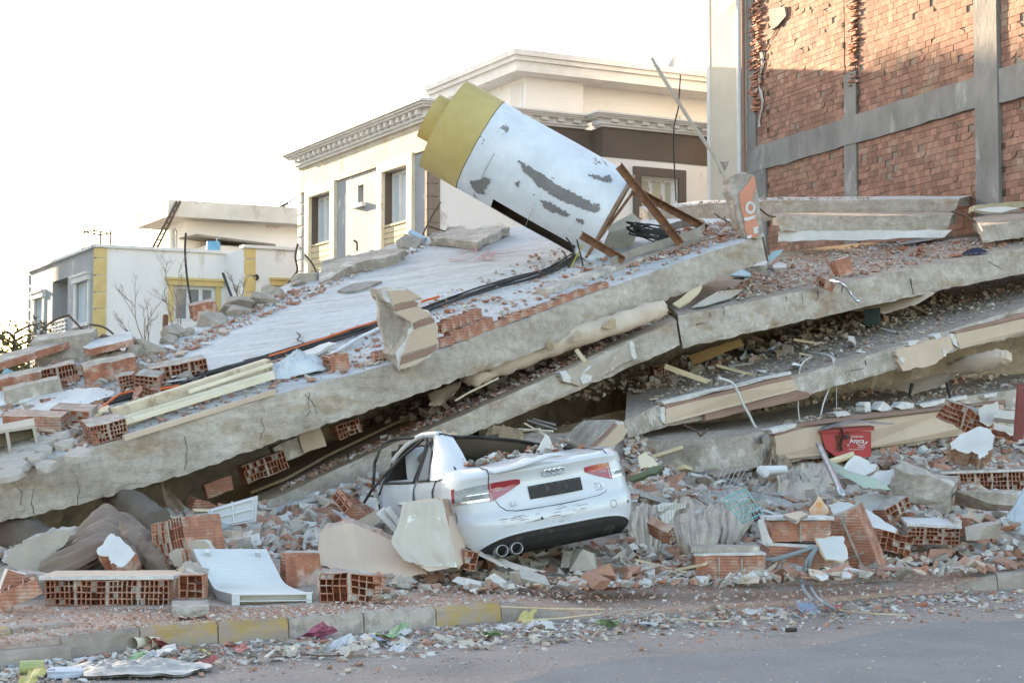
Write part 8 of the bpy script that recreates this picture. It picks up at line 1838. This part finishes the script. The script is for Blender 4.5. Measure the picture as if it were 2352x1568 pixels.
strew('brick_fragment', 34, 1450, 2380, .05, .10, 'broken hollow brick fragment in the rubble right of the car', 'brick fragment', 'hollow brick fragments right of the car', 0, 1)
strew('strip_fragment', 46, 1450, 2380, .10, .30, 'thin loose strip lying in the rubble right of the car', 'strip', 'thin strips in the rubble right of the car', 0, 1, tilt=.35)
strew('brick_shard', 40, 380, 1040, .04, .15, 'loose orange brick shard in the rubble left of the car', 'brick shard', 'brick shards left of the car', .0, 1)
strew('plaster_shard', 34, 200, 1040, .04, .12, 'loose white or tan plaster shard in the rubble left of the car', 'plaster shard', 'plaster shards left of the car', 0, 1)
strew('concrete_chunk', 28, 0, 1040, .04, .14, 'loose grey concrete chunk in the rubble left of the car', 'concrete chunk', 'concrete chunks left of the car', 0, 1)
strew('strip_fragment', 18, 380, 1040, .10, .28, 'thin loose strip lying in the rubble left of the car', 'strip', 'thin strips in the rubble left of the car', .1, 1, tilt=.4)
strew('plaster_shard', 30, 980, 1480, .035, .10, 'white plaster shard on the pavement in front of the car', 'plaster shard', 'plaster shards in front of the car', -.05, .12)
strew('concrete_chunk', 18, 980, 1480, .03, .10, 'grey concrete chunk on the pavement in front of the car', 'concrete chunk', 'concrete chunks in front of the car', -.05, .12)
strew('brick_shard', 16, 980, 1480, .035, .10, 'orange brick shard on the pavement in front of the car', 'brick shard', 'brick shards in front of the car', -.05, .12)
def poly_pick(poly):
 xs = [p[0] for p in poly]; ys = [p[1] for p in poly]
 while 1:
  x = rnd(min(xs), max(xs)); y = rnd(min(ys), max(ys)); c = False
  for (x0, y0), (x1, y1) in zip(poly, poly[1:] + poly[:1]):
   if (y0 > y) != (y1 > y) and x < (x1 - x0) * (y - y0) / (y1 - y0) + x0: c = not c
  if c: return x, y
def strew_on(pl, poly, kind, n, s0, s1, label, cat, group, tilt=.35, name=None, lift=.2):
 for _ in range(n):
  x, y = poly_pick(poly); s = s0 + (s1 - s0) * random.random() ** 2; place(kind, pl.at(x, y, s * lift), s, label, cat, group, tilt, name)
ss_poly = [(1600, 700), (1720, 640), (1800, 590), (2000, 562), (2250, 548), (2352, 545), (2352, 562), (2100, 610), (1900, 648), (1700, 690)]
strew_on(SS, ss_poly, 'brick_shard', 36, .03, .13, 'orange brick shard strewn over the second slab', 'brick shard', 'brick shards on the second slab')
strew_on(SS, ss_poly, 'concrete_chunk', 14, .03, .12, 'grey concrete chunk lying on the second slab', 'concrete chunk', 'concrete chunks on the second slab')
strew_on(SS, ss_poly, 'plaster_shard', 14, .03, .10, 'white plaster shard lying on the second slab', 'plaster shard', 'plaster shards on the second slab')
r3_poly = [(1470, 935), (1600, 850), (1760, 790), (2000, 715), (2352, 625), (2352, 695), (2200, 742), (2050, 790), (1850, 850), (1700, 882), (1530, 915)]
strew_on(R3, r3_poly, 'concrete_chunk', 22, .03, .12, 'dusty concrete chunk on the third slab', 'concrete chunk', 'concrete chunks on the third slab')
strew_on(R3, r3_poly, 'plaster_shard', 18, .04, .14, 'dusty plaster shard on the third slab', 'plaster shard', 'plaster shards on the third slab')
strew_on(R3, r3_poly, 'strip_fragment', 18, .12, .4, 'thin strip lying on the third slab', 'strip', 'thin strips on the third slab')
strew_on(R3, [(2080, 690), (2352, 628), (2352, 690), (2250, 715)], 'brick_shard', 12, .03, .12, 'orange brick shard at the right end of the third slab', 'brick shard', 'brick shards on the third slab')
r4_poly = [(1780, 975), (2000, 925), (2250, 885), (2352, 868), (2352, 885), (2250, 902), (2000, 942), (1780, 982)]
strew_on(R4, r4_poly, 'plaster_shard', 15, .03, .14, 'plaster shard on the lowest slab', 'plaster shard', 'plaster shards on the lowest slab'); strew_on(R4, r4_poly, 'concrete_chunk', 10, .03, .12, 'concrete chunk on the lowest slab', 'concrete chunk', 'concrete chunks on the lowest slab')
tsl = [(0, 900), (130, 845), (330, 810), (440, 880), (300, 940), (200, 1000), (0, 1070)]
strew_on(TS, tsl, 'concrete_chunk', 34, .05, .16, 'mortar crusted chunk on the left end of the topmost slab', 'concrete chunk', 'chunks on the left end of the topmost slab')
strew_on(TS, tsl, 'brick_fragment', 22, .05, .11, 'hollow brick fragment on the left end of the topmost slab', 'brick fragment', 'brick fragments on the left end of the topmost slab')
strew_on(TS, tsl, 'plaster_shard', 26, .05, .16, 'plaster shard on the left end of the topmost slab', 'plaster shard', 'plaster shards on the left end of the topmost slab')
tsr = [(1420, 620), (1480, 565), (1560, 530), (1660, 505), (1720, 530), (1690, 552), (1560, 590)]
strew_on(TS, tsr, 'brick_shard', 36, .03, .12, 'orange brick shard under the rusty irons at the tank foot', 'brick shard', 'brick shards at the tank foot')
strew_on(TS, tsr, 'concrete_chunk', 11, .04, .12, 'concrete chunk under the rusty irons at the tank foot', 'concrete chunk', 'concrete chunks at the tank foot')
tsm = [(1020, 780), (1250, 690), (1420, 620), (1360, 600), (1150, 665), (1010, 720)]
strew_on(TS, tsm, 'brick_shard', 24, .03, .10, 'orange brick shard between cables and front edge of the topmost slab', 'brick shard', 'brick shards in the middle of the topmost slab')
tse = [(330, 822), (480, 755), (640, 680), (760, 640), (900, 590), (1000, 560), (860, 620), (700, 690), (520, 770), (360, 845)]
strew_on(TS, tse, 'brick_shard', 18, .03, .12, 'orange brick shard near the rear edge of the topmost slab', 'brick shard', 'brick shards near the rear edge'); strew_on(TS, tse, 'plaster_shard', 18, .03, .14, 'pale plaster shard near the rear edge of the topmost slab', 'plaster shard', 'plaster shards near the rear edge')
strew_on(TS, [(620, 900), (800, 845), (900, 800), (860, 780), (700, 820), (640, 860)], 'brick_shard', 8, .03, .09, 'orange brick shard above the lower front edge of the topmost slab', 'brick shard', 'brick shards above the lower front edge')
strew_on(UB, [(1500, 478), (1630, 464), (1790, 456), (2000, 453), (2000, 457), (1790, 459), (1630, 466)], 'concrete_chunk', 8, .03, .12, 'concrete crumb on the highest slab remnant', 'concrete chunk', 'crumbs on the highest slab')
sl_poly = [(640, 1130), (910, 1008), (1050, 950), (1270, 855), (1400, 792), (1540, 728), (1530, 715), (1400, 775), (1260, 840), (1040, 940), (900, 1000), (650, 1118)]
strew_on(SL, sl_poly, 'brick_shard', 20, .03, .10, 'orange brick shard along the edge of the middle slab', 'brick shard', 'brick shards on the middle slab'); strew_on(SL, sl_poly, 'plaster_shard', 14, .03, .09, 'white plaster shard along the edge of the middle slab', 'plaster shard', 'plaster shards on the middle slab')
# on the trunk and in the rear window of the car
for k in range(105):
 u = rnd(0, 1); x = -.62 + 1.2 * u; y = rnd(.50, .82); z = 1.055 + (.03 + .12 * u) * (y - .4)
 kind = random.choice(['plaster_shard', 'plaster_shard', 'concrete_chunk', 'brick_shard']); s = rnd(.018, .062)
 place(kind, TC + RC @ Vector((x, y, z + rnd(0, .06))), s, 'rubble piece lying in the broken rear window of the car', 'rubble piece', 'rubble in the car rear window', .8, 'rubble_piece')
mb = MB(); q = TC + RC @ Vector((.20, .58, 1.10)); mb.hull([q + Vector(v) for v in [(-.09, 0, -.03), (.10, 0, -.02), (.07, .05, -.02), (-.06, .06, -.03), (.01, .02, .16), (.05, .04, .12), (-.03, .05, .06)]]); tag(mb.build('plaster_chunk', white_pl), 'pointed white plaster chunk standing on the car trunk by the rear window', 'plaster chunk')
# litter in the gutter
for k in range(66):
 px = rnd(60, 1280) if k < 48 else rnd(1300, 2300); ky = lerp_poly([(a, b) for a, b, c in KERB], px); py = ky + rnd(2, 46) * (1 if px < 1300 else .5)
 s = rnd(.03, .10); place('litter', G(px, py, .03 + s * .2), s, 'crumpled wrapper or paper lying in the gutter among the grit', 'litter', 'litter in the gutter', .5, 'wrapper', k=random.choice((0, 0, 0, 7, 7, 7, 1, 1, 1, 2, 3, 4, 5)))
for k in range(70):
 px = rnd(100, 1300) if k < 50 else rnd(1300, 2352); ky = lerp_poly([(a, b) for a, b, c in KERB], px); py = ky + rnd(3, 50) * (1 if px < 1300 else .6)
 kind = random.choice(['plaster_shard', 'plaster_shard', 'brick_shard', 'concrete_chunk']); s = rnd(.025, .075)
 place(kind, G(px, py, s * .15), s, 'small rubble piece lying in the gutter below the kerb', 'rubble piece', 'rubble pieces in the gutter', .3, 'rubble_piece')
def litter(nm, lab, px, py, s, k, cat='wrapper', lift=.3, z=0): place('litter', G(px, py, z + s * lift), s, lab, cat, None, .5, nm, k=k)
litter('yellow_bag', 'bright yellow crisp bag lying against the broken grey kerb stone', 1206, 1420, .12, 5, 'bag'); litter('green_packet', 'green and white packet lying below the white kerb stone', 908, 1450, .11, 3, 'packet'); litter('pink_wrapper', 'magenta wrapper lying below the end of the yellow kerb paint', 728, 1455, .13, 6); litter('red_wrapper', 'red wrapper lying below the dirty yellow kerb stone', 375, 1480, .10, 2)
for lab, px, py in (('tipped cream paper cup beside the grey kerb stone, left one', 304, 1478), ('tipped cream paper cup beside the grey kerb stone, right one', 338, 1476)):
 q = G(px, py, .045); mb = MB(); mb.tube([q, q + Vector((.05, .09, .0))], [.048, .034], 14, cap=False); mb.tube([q + Vector((.05, .09, 0)), q + Vector((.051, .092, 0))], .034, 14); tag(mb.build('paper_cup', cream), lab, 'cup')
mb = MB(); q = G(72, 1532, .05); mb.tube([q + Vector((-.07, 0, 0)), q + Vector((.07, .03, 0))], .042, 14); tag(mb.build('juice_carton', M('printed_carton', (.52, .46, .18), (.30, .38, .17), scale=12, bump=0, rough=.4, c3=(.56, .16, .08), s3=12, t3=.60)), 'yellow and green printed container lying at the lower left corner', 'container')
slabpiece('blue_packet', 'flat pale blue packet lying right of the yellow container', [G(x, y, .05) for x, y in [(108, 1542), (118, 1530), (185, 1528), (190, 1540)]], (0, 0, -.04), [M('pale_blue_print', (.45, .52, .62), (.6, .62, .66), bump=0)], 'packet', sub=2)
gp = Plane(G(300, 1540), G(400, 1540), G(300, 1500))
ts_cloth('plastic_sheet', 'wide crumpled grey plastic sheet lying on the road at lower left', 318, 1546, .46, .26, .06, M('dusty_plastic_sheet', (.45, .43, .40), (.34, .32, .29), scale=4, bump=.1, rough=.4, spec=.5), 2.9, pl=gp, yaw=.2, n=48, amp=1.5)
for k, (a, b, lab) in enumerate((((1930, 1400), (2080, 1412), 'long pale stick lying on the road at the end of the grey conduit'), ((1545, 1420), (1680, 1426), 'thin pale lath on the road below the sunken kerb'), ((1200, 1425), (1380, 1408), 'long thin pale lath crossing the broken kerb end'), ((690, 1502), (790, 1504), 'dark stick lying in the gutter litter'), ((1150, 1392), (1390, 1398), 'thin straw coloured cord on the pavement above the broken kerb'))):
 za = .03 if k in (0, 1, 3) else .19; mb = MB(); mb.tube([G(*a, za), G((a[0] + b[0]) / 2, (a[1] + b[1]) / 2 + 2, za + .01), G(*b, za)], .005, 5); tag(mb.build('thin_stick', wood if k != 3 else rebar_m), lab, 'stick')
cable('pale_rope', 'loose pale rope curling from the pavement onto the road', [G(x, y, z) for x, y, z in [(1400, 1405, .1), (1470, 1398, .1), (1490, 1402, .09), (1480, 1412, .06), (1430, 1425, .03), (1395, 1432, .03), (1370, 1450, .02), (1360, 1465, .02)]], .006, M('grey_rope', (.48, .43, .36), bump=0), 40, 'rope')
mb = MB(); q = G(1805, 1502 - 56, .05); mb.tube([q, q + Vector((.08, .02, 0))], .017, 8); tag(mb.build('dark_bottle', M('dark_glass', (.05, .04, .03), (.04, .03, .02), bump=0, rough=.2)), 'small dark bottle lying on the road at right', 'bottle')
# crumbs and grit nobody could count
RNG = np.random.default_rng(11)
def grit(name, pts, smin, smax, m, flat=.35, tilt=.35, power=2.5, smooth=False):
 pts = np.array(pts); n = len(pts)
 s = smin + (smax - smin) * RNG.random(n) ** power
 h = np.stack([s * RNG.uniform(.6, 1.4, n), s * RNG.uniform(.4, .9, n), s * RNG.uniform(.12, flat * 1.6, n)], 1)
 yaw = RNG.uniform(0, 6.283, n); ta = RNG.normal(0, tilt, n); tb = RNG.normal(0, tilt, n)
 cy, sy = np.cos(yaw), np.sin(yaw); ca, sa = np.cos(ta), np.sin(ta); cb, sb = np.cos(tb), np.sin(tb)
 Z = np.zeros(n); O = np.ones(n)
 Rz = np.stack([np.stack([cy, -sy, Z], 1), np.stack([sy, cy, Z], 1), np.stack([Z, Z, O], 1)], 1)
 Rx = np.stack([np.stack([O, Z, Z], 1), np.stack([Z, ca, -sa], 1), np.stack([Z, sa, ca], 1)], 1)
 Ry = np.stack([np.stack([cb, Z, sb], 1), np.stack([Z, O, Z], 1), np.stack([-sb, Z, cb], 1)], 1)
 R_ = Rz @ Rx @ Ry
 base = np.array([(x, y, z) for z in (-1, 1) for y in (-1, 1) for x in (-1, 1)], float)
 loc = base[None] * h[:, None] * RNG.uniform(.45, 1.15, (n, 8, 3))
 v = np.einsum('nij,nkj->nki', R_, loc) + pts[:, None] + np.array([0, 0, 1])[None, None] * (h[:, 2] * .6)[:, None, None]
 F_ = np.array([(0, 2, 3, 1), (4, 5, 7, 6), (0, 1, 5, 4), (2, 6, 7, 3), (0, 4, 6, 2), (1, 3, 7, 5)])
 f = (F_[None] + (np.arange(n) * 8)[:, None, None]).reshape(-1, 4)
 me = bpy.data.meshes.new(name); me.from_pydata(v.reshape(-1, 3).tolist(), [], f.tolist()); me.materials.append(m); me.update()
 o = bpy.data.objects.new(name, me); COL.objects.link(o); return tag(o, kind='stuff')
pts = []
while len(pts) < 15000:
 x, y = in_mound(-160, 2560, -.04, 1.02)
 if 1085 < x < 1440 and 1010 < y < 1250 or x < 870 and y > 1290: continue
 if nz(MO.at(x, y), .9) + .35 < random.random() * .6: continue
 pts.append(MO.at(x, y, .03))
grit('rubble_crumbs', pts, .010, .075, debris_m)
pts = []
while len(pts) < 7000:
 x, y = in_mound(420, 2560, -.02, 1.0)
 if 1085 < x < 1440 and 1010 < y < 1250 or x < 1080 and y > 1270: continue
 if nz(MO.at(x, y), 1.1, 5) + .35 < random.random() * .7: continue
 pts.append(MO.at(x, y, .05))
grit('coarse_rubble', pts, .03, .13, debris_m, flat=.3, tilt=.45)
pts = []
while len(pts) < 10500:
 px = rnd(-160, 2560); ky = lerp_poly([(a, b) for a, b, c in KERB], px); yb = lerp_poly(MB_Y, px); v = random.random() ** 1.3
 k_, h_ = kpt(min(2590, max(-320, px))); p = G(px, yb + (ky - h_ * 3900 / 13.2 - 5 - yb) * v, .165); p.z = .17 if h_ > .08 else .165 - .10 * v; pts.append(p)
grit('pavement_grit', pts, .003, .019, debris_red, power=3.5)
pts = []
while len(pts) < 5600:
 px = rnd(-160, 2560); ky = lerp_poly([(a, b) for a, b, c in KERB], px); d = abs(random.gauss(0, 1)) * 26; pts.append(G(px, ky + 5 + d, .004))
grit('gutter_grit', pts, .005, .034, debris_m, power=3)
pts = []
while len(pts) < 4200:
 px = rnd(-160, 2560); ky = lerp_poly([(a, b) for a, b, c in KERB], px); d = random.random() ** 1.6 * (1600 - ky); pts.append(G(px, ky + d, .003))
grit('road_grit', pts, .003, .011, debris_m, flat=.25)
pts = [SS.at(*poly_pick(ss_poly), .01) for _ in range(3600)] + [SL.at(*poly_pick(sl_poly), .01) for _ in range(1900)]
grit('slab_crumbs', pts, .006, .04, debris_red, power=3)
pts = [R3.at(*poly_pick(r3_poly), .01) for _ in range(2700)] + [R4.at(*poly_pick(r4_poly), .01) for _ in range(900)] + [UB.at(*poly_pick([(1500, 480), (1630, 464), (1790, 457), (2000, 454), (2000, 458), (1790, 460), (1630, 467)]), .0) for _ in range(400)]
grit('floor_crumbs', pts, .005, .034, debris_grey, power=3)
whole = [(0, 1085), (270, 1005), (640, 900), (1010, 800), (1400, 655), (1700, 550), (1480, 520), (1300, 560), (1100, 640), (880, 730), (640, 815), (400, 890), (0, 1000)]
pts = [TS.at(*poly_pick(whole), .01) for _ in range(2000)] + [TS.at(*poly_pick(tsr), .015) for _ in range(1100)] + [TS.at(*poly_pick(tsl), .015) for _ in range(1500)] + [TS.at(*poly_pick(tse), .012) for _ in range(900)]
grit('top_slab_crumbs', pts, .006, .045, debris_red)
# rubble hugging the packed fill inside the gaps
pts = []
while len(pts) < 3600:
 px = rnd(0, 2380); Y = lineY(px); b = rnd(.6, 3.3) if px < 1500 else rnd(.3, 2.2); p = Vector(((px - CX) / F * Y, Y, 0)) - EDGE_N * b
 if 540 < px < 1060 and b < 2.9: continue
 z = SL.z(p.x, p.y) if px < 1450 else (R4.z(p.x, p.y) if random.random() < .5 else R3.z(p.x, p.y)); z = max(z, .2)
 if px < 1450 and z > TS.z(p.x, p.y) - .4: continue
 pts.append(Vector((p.x, p.y, z + .02)))
grit('gap_rubble', pts, .015, .085, debris_grey, flat=.5)
